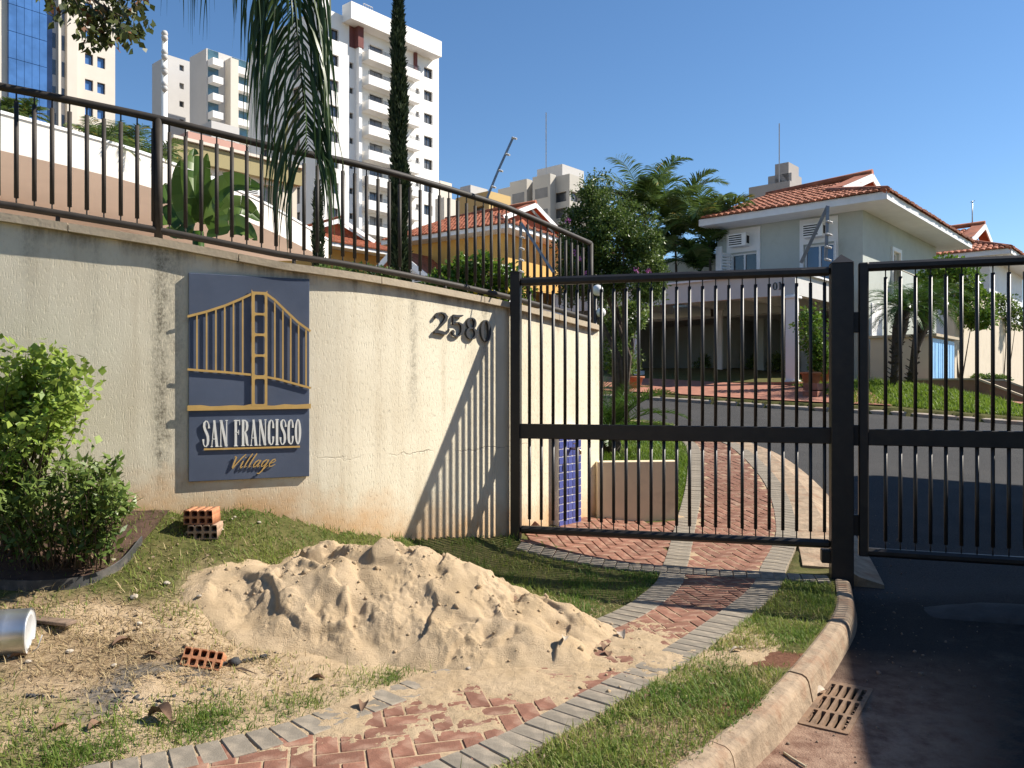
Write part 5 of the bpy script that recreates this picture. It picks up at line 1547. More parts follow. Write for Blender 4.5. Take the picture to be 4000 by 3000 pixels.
mb = MB(); q = at(112, 1322, 4.05); q.z = float(gz(q.x, q.y)) + .02
mb.box(q, (.26, .07, .018), (Vector((.95, -.3, 0)), Vector((.3, .95, 0)), UP), .003); o = mb.build('board', plain('weathered_wood', (.20, .14, .10), .9, .3, 20, .3, 60)); tag(o, 'short weathered board lying behind the paint tin', 'board')

# dry leaves
MAT['dry_leaf'] = plain('dry_leaf', (.20, .12, .075), .9, .35, 30, rand=.5)
MAT['pale_leaf'] = plain('pale_dry_leaf', (.50, .42, .33), .9, .25, 30, rand=.3)
def dry_leaf_mesh(seed):
    r_ = random.Random(seed); mb = MB(); n = 7; rows = []
    cu = r_.uniform(.6, 1.6); cl = r_.uniform(.3, .9)
    for i in range(n):
        t = i / (n - 1); w = .5 * math.sin(math.pi * (t * .94 + .03)) ** .8 * .62
        z = .16 * math.sin(t * 3.0) * cu
        row = []
        for j in range(5):
            s = (j - 2) / 2; row.append((t - .5, s * w * (1 - .12 * abs(s) * cl), z + abs(s) ** 1.6 * w * cl + .03 * r_.uniform(-1, 1)))
        rows.append(row)
    mb.add([v for rw in rows for v in rw], [(i * 5 + j, i * 5 + j + 1, i * 5 + j + 6, i * 5 + j + 5) for i in range(n - 1) for j in range(4)], True)
    mb.tube([(-.5, 0, 0), (-.72, .03, .05)], [.02, .012], 4)
    return mb.mesh('dry_leaf')
dl = [dry_leaf_mesh(i) for i in range(5)]; pl_ = [dry_leaf_mesh(i + 20) for i in range(3)]
for m in dl: m.materials.append(MAT['dry_leaf'])
for m in pl_: m.materials.append(MAT['pale_leaf'])
def lay(me, px, py, size, label, rot=None, lift=.012, group='dry leaves on the ground', cat='leaf', name='dry_leaf'):
    # ground point under the pixel, found by stepping along the ray
    for Y in np.arange(2.9, 9, .01):
        q = at(px, py, Y)
        if q.z <= max(float(gz(q.x, q.y)), float(sand_z(np.array([[q.x]]), np.array([[q.y]]))[0, 0]) if heap_h(np.array([[q.x]]), np.array([[q.y]]))[0, 0] > 0 else -9) + .004: break
    a = rnd.uniform(0, 6.28) if rot is None else rot
    M_ = Matrix.Translation(q + UP * lift) @ Matrix.Rotation(a, 4, 'Z') @ Matrix.Rotation(rnd.uniform(-.35, .35), 4, 'X') @ Matrix.Scale(size, 4)
    o = link(name, me, None, None, M_); tag(o, label, cat, group); return o
for i, (px, py, s, lab) in enumerate((
        (783, 1535, .085, 'dark curled dry leaf alone on the sandy path'),
        (686, 1472, .07, 'brown dry leaf at the front foot of the sand heap'),
        (345, 1560, .13, 'large reddish dry leaf in the grass by the path'),
        (1310, 1405, .09, 'upright curled dry leaf right of the sand heap'),
        (1312, 1418, .08, 'flat dry leaf with a long stalk right of the sand heap'),
        (1345, 1378, .09, 'pale dry leaf on the red pavers right of the heap'),
        (1115, 1300, .06, 'dark dry leaf lying on the right slope of the sand heap'),
        (1218, 1385, .07, 'pinkish dry leaf at the right foot of the heap'),
        (265, 1395, .10, 'curled dry leaf on the straw in front of the brick'),
        (130, 1578, .07, 'dry leaf in the left foreground grass'),
        (205, 1578, .07, 'second dry leaf in the left foreground grass'),
        (40, 1425, .08, 'dry leaf near the left edge in front of the tin'),
        (1590, 1412, .06, 'grey dry leaf on the red earth of the verge'),
        (1400, 1512, .05, 'small dry leaf on the near verge'),
        (330, 1420, .08, 'dry leaf lying beside the half buried brick'))):
    lay(dl[i % 5] if i not in (5, 7, 12) else pl_[i % 3], px, py, s, lab)
g_ = lay(pl_[1], 1806, 1490, .075, 'pale dry leaf caught on the drain grate', .6, .12)
g_.location = Vector((GRATE_C[0], GRATE_C[1], gcz + .03)) + ga * .10 - gb * .10
tw = MB(); q = at(1713, 1640, 3.45); q.z = float(road_surf(np.array(q.x), np.array(q.y))) + .008
tw.tube([q + Vector((-.02, .06, 0)), q, q + Vector((.03, -.07, 0))], .006, 5); tag(tw.build('twig', plain('pale_wood', (.55, .46, .30), .8)), 'pale twig on the dusty road beside the kerb', 'twig')
# scraps of rubble on the bank
MAT['rubble'] = plain('pale_rubble', (.46, .40, .32), .9, .2, 20, rand=.4)
def stone_mesh(seed):
    bm = bmesh.new(); bmesh.ops.create_icosphere(bm, subdivisions=2, radius=.5); r_ = random.Random(seed)
    for v in bm.verts: v.co *= 1 + r_.uniform(-.16, .16); v.co.z *= .55
    me = bpy.data.meshes.new('stone'); bm.to_mesh(me); bm.free(); me.materials.append(MAT['rubble']); return me
stn = [stone_mesh(i) for i in range(3)]
for i, (px, py, s) in enumerate(((508, 1063 + 55, .03), (240, 1138, .05), (265, 1138, .03), (193, 1195, .04), (406, 1152, .04), (245, 1212, .045), (500, 1122, .03), (560, 1130, .04), (290, 1292, .06), (360, 1262, .05), (300, 1350, .05), (25, 1420, .06), (60, 1432, .04), (480, 1085 + 60, .03), (430, 1290, .04), (150, 1410, .05), (1600, 1400, .03), (245, 1440, .04), (1012, 1445, .03))):
    lay(stn[i % 3], px, py, s * .75, 'small pale scrap of rubble lying on the bank', None, s * .15, 'scraps of rubble on the bank', 'rubble', 'rubble_scrap')
MAT['char'] = plain('charred_earth', (.055, .055, .056), 1.0, .4, 30, .4, 80)
rr_ = np.random.default_rng(12)
V = []; F = []; b = 0
ico = bmesh.new(); bmesh.ops.create_icosphere(ico, subdivisions=1, radius=1.0); bv = np.array([v.co[:] for v in ico.verts]); bf = np.array([[v.index for v in f.verts] for f in ico.faces]); ico.free()
for cx, cy, sx, sy, n in ((480, 1408, 55, 10, 130), (540, 1402, 60, 16, 60), (310, 1508, 150, 22, 150), (430, 1500, 120, 26, 110), (250, 1470, 60, 10, 50), (90, 1500, 40, 8, 40)):
    for i in range(n):
        px = rr_.normal(cx, sx * .5); py = rr_.normal(cy, sy * .5)
        Yg = 3.9 if py < 1440 else 3.5
        for it in range(4):
            p = at(px, py, Yg); Yg = (CAM_H - float(gz(p.x, p.y))) * FPX / (py - HZ)
        p = at(px, py, Yg); s = .0042 * rr_.lognormal(0, .5)
        V.append(bv * (1 + rr_.uniform(-.5, .4, (len(bv), 1))) * s * rr_.uniform(.7, 1.5, 3) + (p.x, p.y, float(gz(p.x, p.y)) + s * .6)); F.append(bf + b); b += len(bv)
o = link('charred_clods', fast_mesh('charred_clods', np.vstack(V), np.vstack(F)), MAT['char']); tag(o, 'dark charred clods scattered round the half buried brick', None, None, 'stuff')

rr_ = np.random.default_rng(14); V = []; F = []; b = 0
for i in range(420):
    kq = rr_.integers(60, 210); off = abs(rr_.normal(0, .35)) + .12; x, y = KERB[kq]; t_ = KERB[kq + 1] - KERB[kq]; t_ = t_ / np.linalg.norm(t_)
    x, y = x + t_[1] * off, y - t_[0] * off; s = .0035 * rr_.lognormal(0, .5)
    d_ = np.array([x, y]) - GRATE_C
    if abs(d_ @ GRATE_A) < .36 and abs(d_ @ GRATE_B) < .14: continue
    V.append(bv * (1 + rr_.uniform(-.4, .4, (len(bv), 1))) * s * rr_.uniform(.7, 1.4, 3) + (x, y, float(road_surf(np.array(x), np.array(y))) + s * .4)); F.append(bf + b); b += len(bv)
o = link('road_grit', fast_mesh('road_grit', np.vstack(V), np.vstack(F)), plain('road_grit', (.20, .15, .11), .95, .3, 30)); tag(o, 'grit and small stones gathered along the kerb', None, None, 'stuff')

# bits of dead leaf, bark and twig trodden into the bank
rr_ = np.random.default_rng(15); lv = Leaves(); nl = 900
X = rr_.uniform(-3.6, 1.0, nl); Y = rr_.uniform(2.8, 5.3, nl)
ok_ = off_all(X, Y) & (Y < wall_y(X) - .08) & (heap_h(X, Y) < .02) & (rr_.uniform(0, 1, nl) < .35 + .65 * blobf(X, Y, -1.9, 3.7, 1.2, .6)); X, Y = X[ok_], Y[ok_]
P_ = np.stack([X, Y, gz(X, Y) + .018], 1); D_ = unit(np.stack([rr_.normal(size=len(X)), rr_.normal(size=len(X)), rr_.normal(0, .25, len(X))], 1))
lv.batch(P_, D_, unit(rr_.normal(0, .35, (len(X), 3)) + np.array([0, 0, 1.0])), .028 * rr_.lognormal(0, .45, len(X)), .013 * rr_.lognormal(0, .4, len(X)), rr_.uniform(0, 1, len(X)), .12)
o = lv.build('leaf_litter', leafy('litter', (.085, .055, .038), (.33, .25, .17), .1, .9)); tag(o, 'bits of dead leaf and bark trodden into the bank', None, None, 'stuff')

# ------------------------------------------------------------------ electric fence brackets
MAT['insul'] = plain('insulator', (.66, .63, .58), .4, .1, 20)
def bracket(label, pts, n_ins, width=.02, straight=False):
    """flat bar bent through the given points with insulators along its upper part"""
    b = thing('electric_fence_bracket', pts[0], label, 'bracket', 'electric fence brackets')
    mb = MB()
    for i in range(len(pts) - 1): mb.bar(pts[i], pts[i + 1], width, .006, Vector((0, 1, 0)))
    mb.build('arm', MAT['steel'], b)
    a, c = pts[-2], pts[-1]
    if n_ins < 0: a, c = pts[0] , pts[1]; n_ins = -n_ins
    for i in range(n_ins):
        p = c.lerp(pts[0], i * .27) if len(pts) == 3 and straight else c.lerp(a, i / n_ins * .95)
        s = MB(); d = Vector((.75, -.5, -.35)).normalized()
        s.tube([p - d * .01, p + d * .008, p + d * .012, p + d * .022, p + d * .026, p + d * .042], [.010, .010, .007, .011, .008, .008], 8); s.build('insulator', MAT['insul'], b)
bracket('slanted bracket with four insulators standing up from the curved railing', [at(1052, 428, 6.7), at(1078, 364, 6.72), at(1108, 298, 6.75)], 4, .02, True)
bracket('bent bracket clamped to the left end of the pedestrian gate', [at(1195, 588, 6.63), at(1126, 482, 6.70), at(1122, 585, 6.72)], 4, .022)
bracket('bent bracket clamped to the gate rail next to the thick post', [at(1730, 568, 6.25), at(1788, 445, 6.2), at(1784, 560, 6.2)], 4, .026)

# ------------------------------------------------------------------ behind the gate: low wall, tiled tap post, globe lamps
MAT['cream'] = plain('cream_render', (.78, .66, .45), .92, .08, 3, .25, 60, dirt=(.42, .31, .19), dirt_amt=.5, dscale=2.5)
lw = thing('low_wall', (1.25, 8.0, 0), 'low cream wall holding the lawn behind the gate', 'wall')
A = Vector((.84, 7.95, 0)); Bq = Vector((1.66, 8.04, 0)); d = (Bq - A).normalized(); nn = Vector((d.y, -d.x, 0)); L = (Bq - A).length
MB().box((A + Bq) / 2 + UP * .44, (L, .13, .62), (d, -nn, UP), .006).build('wall_body', MAT['cream'], lw)
# blue mosaic strip on the wall with its tap
MAT['mosaic'] = plain('blue_mosaic_tile', (.085, .105, .34), .25, .2, 8, rand=.45, dirt=(.16, .22, .45), dirt_amt=.4, dscale=5)
MAT['grout'] = plain('grout', (.62, .60, .60), .9)
tp = thing('tap_post', (.45, 7.3, .1), 'narrow post faced with blue mosaic tiles carrying a tap', 'tap post')
sa_, sb_ = wall_s_of_px(1195), wall_s_of_px(1243)
pa, ta, na = wall_frame((sa_ + sb_) / 2)
w_ = sb_ - sa_; z0 = float(g_in(pa.x, pa.y)) + .0; z1 = CAM_H - (917 - HZ) / FPX * pa.y
MB().box(pa + na * .03 + UP * (z0 + z1) / 2, (w_, .07, z1 - z0), (ta, -na, UP)).build('core', MAT['grout'], tp)
tm = MB().box((0, 0, 0), (1, 1, 1), None, .06).mesh('mosaic_tile'); tm.materials.append(MAT['mosaic'])
nc = 5; cw = w_ / nc; nr = int((z1 - z0) / cw)
for i in range(nc):
    for j in range(nr):
        p = pa + ta * (-w_ / 2 + (i + .5) * cw) + na * .066 + UP * (z0 + (j + .5) * (z1 - z0) / nr)
        R3 = Matrix(((ta.x, na.x, 0), (ta.y, na.y, 0), (ta.z, na.z, 1))).to_4x4()
        link('mosaic_tile', tm, None, tp, Matrix.Translation(p) @ R3 @ Matrix.Diagonal((cw * .86, .008, (z1 - z0) / nr * .88, 1)))
tz = CAM_H - (968 - HZ) / FPX * pa.y; q = pa + na * .07 + UP * tz
MB().tube([q, q + na * .09, q + na * .11 - UP * .015, q + na * .112 - UP * .05], [.013, .012, .012, .010], 8).tube([q + na * .06, q + na * .06 + UP * .045], .008, 6).bar(q + na * .06 + UP * .05 - ta * .035, q + na * .06 + UP * .05 + ta * .035, .012).build('tap', plain('brass', (.42, .30, .22), .35, metal=.9), tp)
k = N('white_globe'); MAT['globe'] = k.set((.82, .82, .80), .25, 0, .5)
lp = thing('globe_lamp', tuple(at(1284, 800, 10.6)), 'lamp post with two white glass globes behind the railing end', 'lamp')
zb = float(gz(at(1284, 800, 10.6).x, 10.6))
MB().tube([Vector((at(1286, 0, 10.6).x, 10.6, zb)), at(1286, 640, 10.6)], .022, 8).build('pole', MAT['gate'], lp)
for px, py, R_g in ((1291, 627, .075), (1298, 675, .066)):
    q = at(px, py, 10.6); MB().lathe(q, [(R_g * math.sin(a), R_g * math.cos(a)) for a in np.linspace(0, math.pi, 13)], 18).build('globe', MAT['globe'], lp)
    MB().bar(q - UP * R_g, Vector((at(1286, 0, 10.6).x, 10.6, q.z - R_g - .03)), .02).build('arm', MAT['gate'], lp)

# ------------------------------------------------------------------ houses
E1 = Vector((-.751, .66, 0)).normalized(); E2 = Vector((.66, .751, 0)).normalized()     # the street grid all houses follow
def facade(mb, O, ex, nn, w, h, openings, depth=.16):
    """wall face from O (bottom, start) along ex with rectangular openings (x0, x1, z0, z1); reveals go inward"""
    xs = sorted({0, w} | {q for o in openings for q in o[:2]}); zs = sorted({0, h} | {q for o in openings for q in o[2:4]})
    P = lambda x, z, d=0: O + ex * x + UP * z - nn * d
    for i in range(len(xs) - 1):
        for j in range(len(zs) - 1):
            cx, cz = (xs[i] + xs[i + 1]) / 2, (zs[j] + zs[j + 1]) / 2
            if any(o[0] < cx < o[1] and o[2] < cz < o[3] for o in openings): continue
            mb.quad(P(xs[i], zs[j]), P(xs[i + 1], zs[j]), P(xs[i + 1], zs[j + 1]), P(xs[i], zs[j + 1]))
    for x0, x1, z0, z1 in [o[:4] for o in openings]:
        for a, b in (((x0, z0), (x1, z0)), ((x1, z0), (x1, z1)), ((x1, z1), (x0, z1)), ((x0, z1), (x0, z0))):
            mb.quad(P(*a), P(*a, depth), P(*b, depth), P(*b))
def pane(parent, O, ex, nn, x0, x1, z0, z1, depth, mat, name='window', mull=0, frame=None, fm=None, trans=0):
    P = lambda x, z, d=0: O + ex * x + UP * z - nn * d
    if frame:
        fb = MB(); t = frame
        def bx(a0, a1, c0, c1): fb.box(P((a0 + a1) / 2, (c0 + c1) / 2, depth - .03), (a1 - a0, .05, c1 - c0), (ex, nn, UP))
        bx(x0, x1, z0, z0 + t); bx(x0, x1, z1 - t, z1); bx(x0, x0 + t, z0 + t, z1 - t); bx(x1 - t, x1, z0 + t, z1 - t)
        for i in range(mull):
            xm = x0 + (x1 - x0) * (i + 1) / (mull + 1); bx(xm - t / 2, xm + t / 2, z0 + t, z1 - t)
        for i in range(trans):
            zm = z0 + (z1 - z0) * .72; fb.box(P((x0 + x1) / 2, zm, depth - .028), (x1 - x0 - 2 * t, .04, t * .8), (ex, nn, UP))
        fr = fb.build(name, fm or MAT['trim'], parent)
        g = MB().quad(P(x0, z0, depth - .008), P(x1, z0, depth - .008), P(x1, z1, depth - .008), P(x0, z1, depth - .008)).build('pane', mat, fr)
        return fr
    return MB().quad(P(x0, z0, depth - .004), P(x1, z0, depth - .004), P(x1, z1, depth - .004), P(x0, z1, depth - .004)).build(name, mat, parent)

def tile_mesh(name, w, l):
    mb = MB(); n = 6; rows = []
    for t, rr_, zz in ((0, 1.0, .018), (1.12, .86, 0.0)):
        for i in range(n + 1):
            a = math.pi * i / n
            rows.append((math.cos(a) * w * .5 * rr_, t * l, math.sin(a) * w * .36 * rr_ + zz))
    mb.add(rows, [(i, i + 1, n + 2 + i, n + 1 + i) for i in range(n)], True)
    mb.add(rows[:n + 1], [tuple(range(n + 1))])
    return mb.mesh(name)
def tile_slots(O, eu, ev, nn, inside, ur, vr, tw, tl):
    out = []
    for j in range(int((vr[1] - vr[0]) / tl) + 1):
        for i in range(int((ur[1] - ur[0]) / tw) + 1):
            u = ur[0] + (i + .5) * tw; v = vr[0] + j * tl
            if inside(u, v + tl * .5):
                p = O + eu * (u + rnd.uniform(-.012, .012)) + ev * (v + rnd.uniform(-.02, .02)) + nn * (.02 + rnd.uniform(-.008, .010))
                out.append(Matrix(((eu.x, ev.x, nn.x, p.x), (eu.y, ev.y, nn.y, p.y), (eu.z, ev.z, nn.z, p.z), (0, 0, 0, 1))))
    return out

def hip_house(name, label, C, z0, soffit, len1, len2, e1, e2, wall_mat, slope=.325, oh1=1.1, oh2=1.0, front=(), side=(), tile_parts=False, gablet=1.57, tw=.2, tl=.36, brick_gable=None, walls=True, left_hip=False, ohl=None):
    """house with its near corner at C: front wall runs along e1 (to the left), side wall along e2 (to the right); the roof ridge
    runs along e1 and ends in a small gable over a hip at the side wall"""
    n1 = -e2.copy(); n2 = -e1.copy()
    C = Vector((C[0], C[1], 0)); H = thing(name, (C.x, C.y, z0), label, 'house')
    h = soffit - z0
    wb = MB()
    facade(wb, C + e1 * len1 + UP * z0, -e1, n1, len1, h, front)
    facade(wb, C + UP * z0, e2, n2, len2, h, side)
    wb.quad(C + e1 * len1 + UP * z0, C + e1 * len1 + UP * soffit, C + e1 * len1 + e2 * len2 + UP * soffit, C + e1 * len1 + e2 * len2 + UP * z0)
    wb.quad(C + e2 * len2 + UP * z0, C + e1 * len1 + e2 * len2 + UP * z0, C + e1 * len1 + e2 * len2 + UP * soffit, C + e2 * len2 + UP * soffit)
    wb.build('wall', wall_mat, H)
    # eaves: soffit and fascia boards
    F = C + n1 * oh1 + n2 * oh2; L1 = len1 + oh2 + (oh2 if ohl is None else ohl); L2 = len2 + oh1 * 2
    fa = .20; ez_ = soffit + fa
    mb = MB()
    A, B, Cc, D = F, F + e1 * L1, F + e1 * L1 + e2 * L2, F + e2 * L2
    mb.quad(*[q + UP * soffit for q in (A, B, Cc, D)]); mb.build('soffit', MAT['white'], H)
    mb = MB()
    for a, b, nn in ((A, B, n1), (A, D, n2), (B, Cc, e1), (D, Cc, e2)):
        mb.bar(a + UP * (soffit + fa / 2) - nn * .015, b + UP * (soffit + fa / 2) - nn * .015, .03, fa + .02)
    mb.build('fascia', MAT['trim'], H)
    half = L2 / 2; ridge = ez_ + half * slope
    zt = lambda d: ez_ + d * slope
    ev1 = (e2 + UP * slope).normalized(); nf = (n1 * slope + UP).normalized(); k1 = math.sqrt(1 + slope * slope)
    g = gablet + oh2
    G1 = F + e1 * g + e2 * g + UP * zt(g); G2 = F + e1 * g + e2 * (L2 - g) + UP * zt(g)
    AP = F + e1 * g + e2 * half + UP * ridge
    le = L1
    RL = F + e1 * (le - (half if left_hip else 0)) + e2 * half + UP * ridge
    Az, Bz, Cz, Dz = [q + UP * ez_ for q in (A, B, Cc, D)]
    rb = MB(); lift = -.02
    rb.add([q + UP * lift for q in (Az, Bz, RL, AP, G1)], [(0, 4, 3, 2, 1)])
    rb.add([q + UP * lift for q in (Az, Dz, G2, G1)], [(0, 1, 2, 3)])
    rb.add([q + UP * lift for q in (Dz, Cz, RL, AP, G2)], [(0, 1, 2, 3, 4)])
    rb.add([q + UP * lift for q in (Bz, Cz, RL)], [(0, 2, 1)])
    roof = rb.build('roof', MAT['tile_far'], H)
    # gable with barge boards
    go = n2 * .55
    MB().add([G1 + n2 * .02, G2 + n2 * .02, AP + n2 * .02], [(0, 1, 2)]).build('gable', brick_gable or MAT['tile_far'], H)
    mb = MB()
    for a in (G1, G2):
        mb.bar(a + go + UP * .02 - (AP - a).normalized() * .15, AP + go + UP * .06, .05, .26)
    mb.build('barge_board', MAT['white'], H)
    mb = MB(); mb.add([G1 + UP * .16, AP + UP * .22, AP + go + UP * .22, G1 + go + UP * .16], [(0, 1, 2, 3)]); mb.add([G2 + UP * .16, AP + UP * .22, AP + go + UP * .22, G2 + go + UP * .16], [(3, 2, 1, 0)])
    mb.build('gable_roof', MAT['tile_far'], H)
    # tiles
    tm_ = tile_mesh('roof_tile', tw * 1.02, tl); tm_.materials.append(MAT['tile'])
    vlen = half * k1
    def in1(u, v):
        d = v / k1
        if d > half - .05 or d < -.2: return False
        lim0 = max(0, d) if d < g else g - .5
        lim1 = le - (d if left_hip else 0)
        return lim0 - .02 < u < lim1
    S1_ = tile_slots(F + UP * ez_, e1, ev1, nf, in1, (0, L1), (-.08, vlen), tw, tl)
    ev2 = (e1 + UP * slope).normalized(); ns = (n2 * slope + UP).normalized()
    def in2(u, v):
        d = v / k1
        return d < g and d < u < L2 - d
    S2_ = tile_slots(F + UP * ez_, e2, ev2, ns, in2, (0, L2), (-.08, g * k1), tw, tl)
    alls = S1_ + S2_
    alls.sort(key=lambda m: m[1][3] + .3 * abs(m[0][3]))
    if tile_parts:
        vis = sorted(S1_, key=lambda m: (Vector((m[0][3], m[1][3], 0))).length)
        for m in vis[:300]: link('roof_tile', tm_, None, roof, m)
        rest = vis[300:] + S2_
    else: rest = alls
    join_placed('roof_tiles', tm_, rest, MAT['tile'] if tile_parts else MAT['tile_far'], roof)
    # ridge caps
    mb = MB()
    mb.tube([AP + go + UP * .24, RL + UP * .06], .12, 8); mb.tube([Az + UP * .05, G1 + UP * .08], .11, 8); mb.tube([Dz + UP * .05, G2 + UP * .08], .11, 8)
    mb.build('ridge_cap', MAT['tile_far'], roof)
    return H, C, n1, n2, F

def ac_unit(parent, p, ex, nn, w=.62, h=.42, d=.34):
    """window air conditioner: slotted box"""
    b = MB().box(p + nn * d / 2, (w, d, h), (ex, nn, UP), .012).build('air_conditioner', MAT['white'], parent)
    mb = MB()
    for i in range(5):
        z = -h * .34 + i * h * .17
        mb.box(p + nn * (d + .004) + UP * z - ex * .06, (w * .72, .012, h * .085), (ex, nn, UP))
    mb.box(p + ex * (w / 2 + .004) + nn * d * .55, (.012, d * .55, h * .6), (ex, nn, UP))
    mb.build('louvre', MAT['dark'], b); return b
def shutter(parent, p, ex, nn, w, h):
    mb = MB()
    mb.box(p, (w, .03, .05), (ex, nn, UP)).box(p + UP * h, (w, .03, .05), (ex, nn, UP)).box(p + UP * h / 2 - ex * (w / 2 - .02), (.04, .03, h), (ex, nn, UP)).box(p + UP * h / 2 + ex * (w / 2 - .02), (.04, .03, h), (ex, nn, UP))
    nsl = 14
    for i in range(nsl):
        mb.box(p + UP * (h * (i + .7) / (nsl + .4)), (w - .08, .028, h / nsl * .55), (ex, (nn + UP * .5).normalized(), (UP - nn * .5).normalized()))
    return mb.build('shutter', MAT['trim'], parent)

# house 01 across the road
C1 = (10.63, 24.0); z01 = float(g_in(10.63, 24.0)) - .25; sof = 6.85
W1 = (4.42, 3.235); W2 = (1.92, .725)
len1 = 4.78
fr_op = []; cpz_open = 3.9
def wx(a): return len1 - a         # facade x runs from its left end
zs_ = 1.5 + (1510 - 1105) / 3094 * 25.6 - z01; zt_w = 1.5 + (1510 - 965) / 3094 * 25.6 - z01
for a, b in (W1, W2): fr_op.append((wx(a) + .12, wx(b) - .12, zs_ - .35, zt_w - .03))
fr_big = (0, 4.35, 0, cpz_open - z01)
fr_op2 = fr_op + [fr_big]
sd_op = [(2.95, 3.75, 5.0 - z01 - .45, 5.0 - z01 + 1.0)]
H1, C1v, n1, n2, F1 = hip_house('corner_house', 'two storey sage green house with red tiled roof across the road', C1, z01, sof, len1, 8.63, E1, E2, MAT['green_wall'], ohl=.12, front=fr_op2, side=sd_op, tile_parts=True, brick_gable=plain('brick_red', (.38, .13, .06), .9))
fo = C1v + E1 * len1 + UP * z01
for (a, b), op in zip((W1, W2), fr_op):
    pane(H1, fo, -E1, n1, op[0], op[1], op[2], op[3], .14, MAT['glass'] if a > 3 else MAT['glass_blue'], 'window', 1, .06, MAT['trim'])
    # white surround with the air conditioner above the window
    sb = MB(); zl = op[2] - .12; zh = zt_w + .78
    xa, xb = wx(a), wx(b)
    P = lambda x, z: fo - E1 * x + UP * z
    for x0, x1, q0, q1 in ((xa, xb, zt_w, zh), (xa, op[0], zl, zt_w), (op[1], xb, zl, zt_w), (op[0], op[1], zl, op[2])):
        sb.box(P((x0 + x1) / 2, (q0 + q1) / 2) + n1 * .02, (x1 - x0, .04, q1 - q0), (-E1, n1, UP))
    sb.build('window_surround', MAT['trim'], H1)
    ac_unit(H1, P((xa + xb) / 2 - .06, zt_w + .36) + n1 * .04, -E1, n1)
    if a > 3: shutter(H1, P(op[0] - .06, op[2]) + n1 * .16, (-E1 * .35 - n1 * .94).normalized() * -1, (E1 * .94 * -1 + n1 * .35).normalized(), .5, op[3] - op[2])
    else: shutter(H1, P(op[1] + .08, op[2]) + n1 * .16, (-E1 * .35 + n1 * .94).normalized(), (-E1 * -.94 + n1 * .35).normalized(), .5, op[3] - op[2])
so_ = C1v + UP * z01
op = sd_op[0]
pane(H1, so_, E2, n2, op[0], op[1], op[2], op[3], .14, MAT['glass'], 'window', 1, .05)
sb = MB()
for x0, x1, q0, q1 in ((op[0] - .12, op[1] + .12, op[3], op[3] + .12), (op[0] - .12, op[1] + .12, op[2] - .12, op[2]), (op[0] - .12, op[0], op[2], op[3]), (op[1], op[1] + .12, op[2], op[3])):
    sb.box(so_ + E2 * (x0 + x1) / 2 + UP * (q0 + q1) / 2 + n2 * .03, (x1 - x0, .06, q1 - q0), (E2, n2, UP))
sb.build('window_surround', MAT['white'], H1)
sh = MB().box(so_ + E2 * (op[0] + op[1]) / 2 + UP * (op[2] + .75) + n2 * .32, (op[1] - op[0] - .06, .74, .03), (E2, (n2 - UP * .55).normalized(), (UP + n2 * .55).normalized())).build('open_sash', MAT['beige_wall'], H1)
# recessed left wing, mostly hidden by the palms
lwg = C1v + E1 * (len1 + .002) + E2 * 1.6
MB().box(lwg + E1 * 3.0 + E2 * 3.0 + UP * ((4.5 + z01 + 5.0) / 2), (6.0, 6.0, z01 + 5.0 - 4.5), (E1, E2, UP)).build('side_wing', MAT['green_wall'], H1)
MB().box(C1v + E1 * (len1 - .09) + n1 * .03 + UP * (z01 + 2.47), (.22, .10, 4.9), (E1, n1, UP)).build('corner_pilaster', MAT['trim'], H1)

# its carport
K = Vector((7.62, 21.32, 0)); kz = 1.60
cpz0, cpz1 = 3.98, 4.56
MAT['carport'] = plain('carport_paint', (.52, .51, .49), .8, .05, 2)
cpt = thing('carport', (K.x, K.y, kz), 'white flat roofed carport in front of the sage green house', 'carport')
CL = 8.2; CD = 4.1
def kb(a0, a1, b0, b1, z0, z1, nm, mt, par=cpt): return MB().box(K + E1 * (a0 + a1) / 2 + E2 * (b0 + b1) / 2 + UP * (z0 + z1) / 2, (a1 - a0, b1 - b0, z1 - z0), (E1, E2, UP)).build(nm, mt, par)
kb(0, CL, 0, .2, cpz0, cpz1, 'front_beam', MAT['carport']); kb(-.002, .2, .2, CD, cpz0 + .002, cpz1 - .002, 'side_beam', MAT['carport']); kb(CL - .2, CL, .2, CD, cpz0, cpz1, 'side_beam', MAT['carport'])
kb(-.10, CL, -.10, .26, cpz1, cpz1 + .05, 'cornice', MAT['trim']); kb(-.10, .22, .26, CD, cpz1 + .001, cpz1 + .051, 'cornice', MAT['trim'])
for i in range(3):
    kb(CL * (i + 1) / 4 - .08, CL * (i + 1) / 4 + .08, .2, CD, cpz0 + .12, cpz1 - .1, 'cross_beam', MAT['trim'])
kb(.2, CL - .2, .7, CD - .01, cpz1 - .16, cpz1 - .06, 'roof_slab', MAT['carport'])
CD0 = CD; CD = 6.9
kb(-.35, -.2, CD0 + .25, CD + .15, kz - .3, cpz0, 'inner_wall', MAT['green_wall']); kb(8.2, 8.35, .3, CD, kz - .3, cpz0, 'inner_wall', MAT['green_wall']); kb(-.35, 8.35, CD0 + .2, CD + .1, cpz0 - .1, cpz0 - .002, 'ceiling', MAT['carport'])
for a in (.12, 5.05, 8.08):
    p = K + E1 * a + E2 * .1
    gzk = float(gz(p.x, p.y)) - .05
    mb = MB(); r_ = .145 if a < 1 else .11
    if a < 1: mb.box(p + UP * (gzk + cpz0) / 2, (.27, .27, cpz0 - gzk), (E1, E2, UP), .01)
    else: mb.lathe(p + UP * gzk, [(r_, 0), (r_, cpz0 - gzk)], 14)
    col_ = mb.build('column', MAT['white'], cpt)
    MB().box(p + UP * (cpz0 - .07), (.40, .40, .07), (E1, E2, UP), .015).build('capital', MAT['white'], col_)
    MB().box(p + UP * (gzk + .1), (.36, .36, .14), (E1, E2, UP), .01).build('base', MAT['white'], col_)
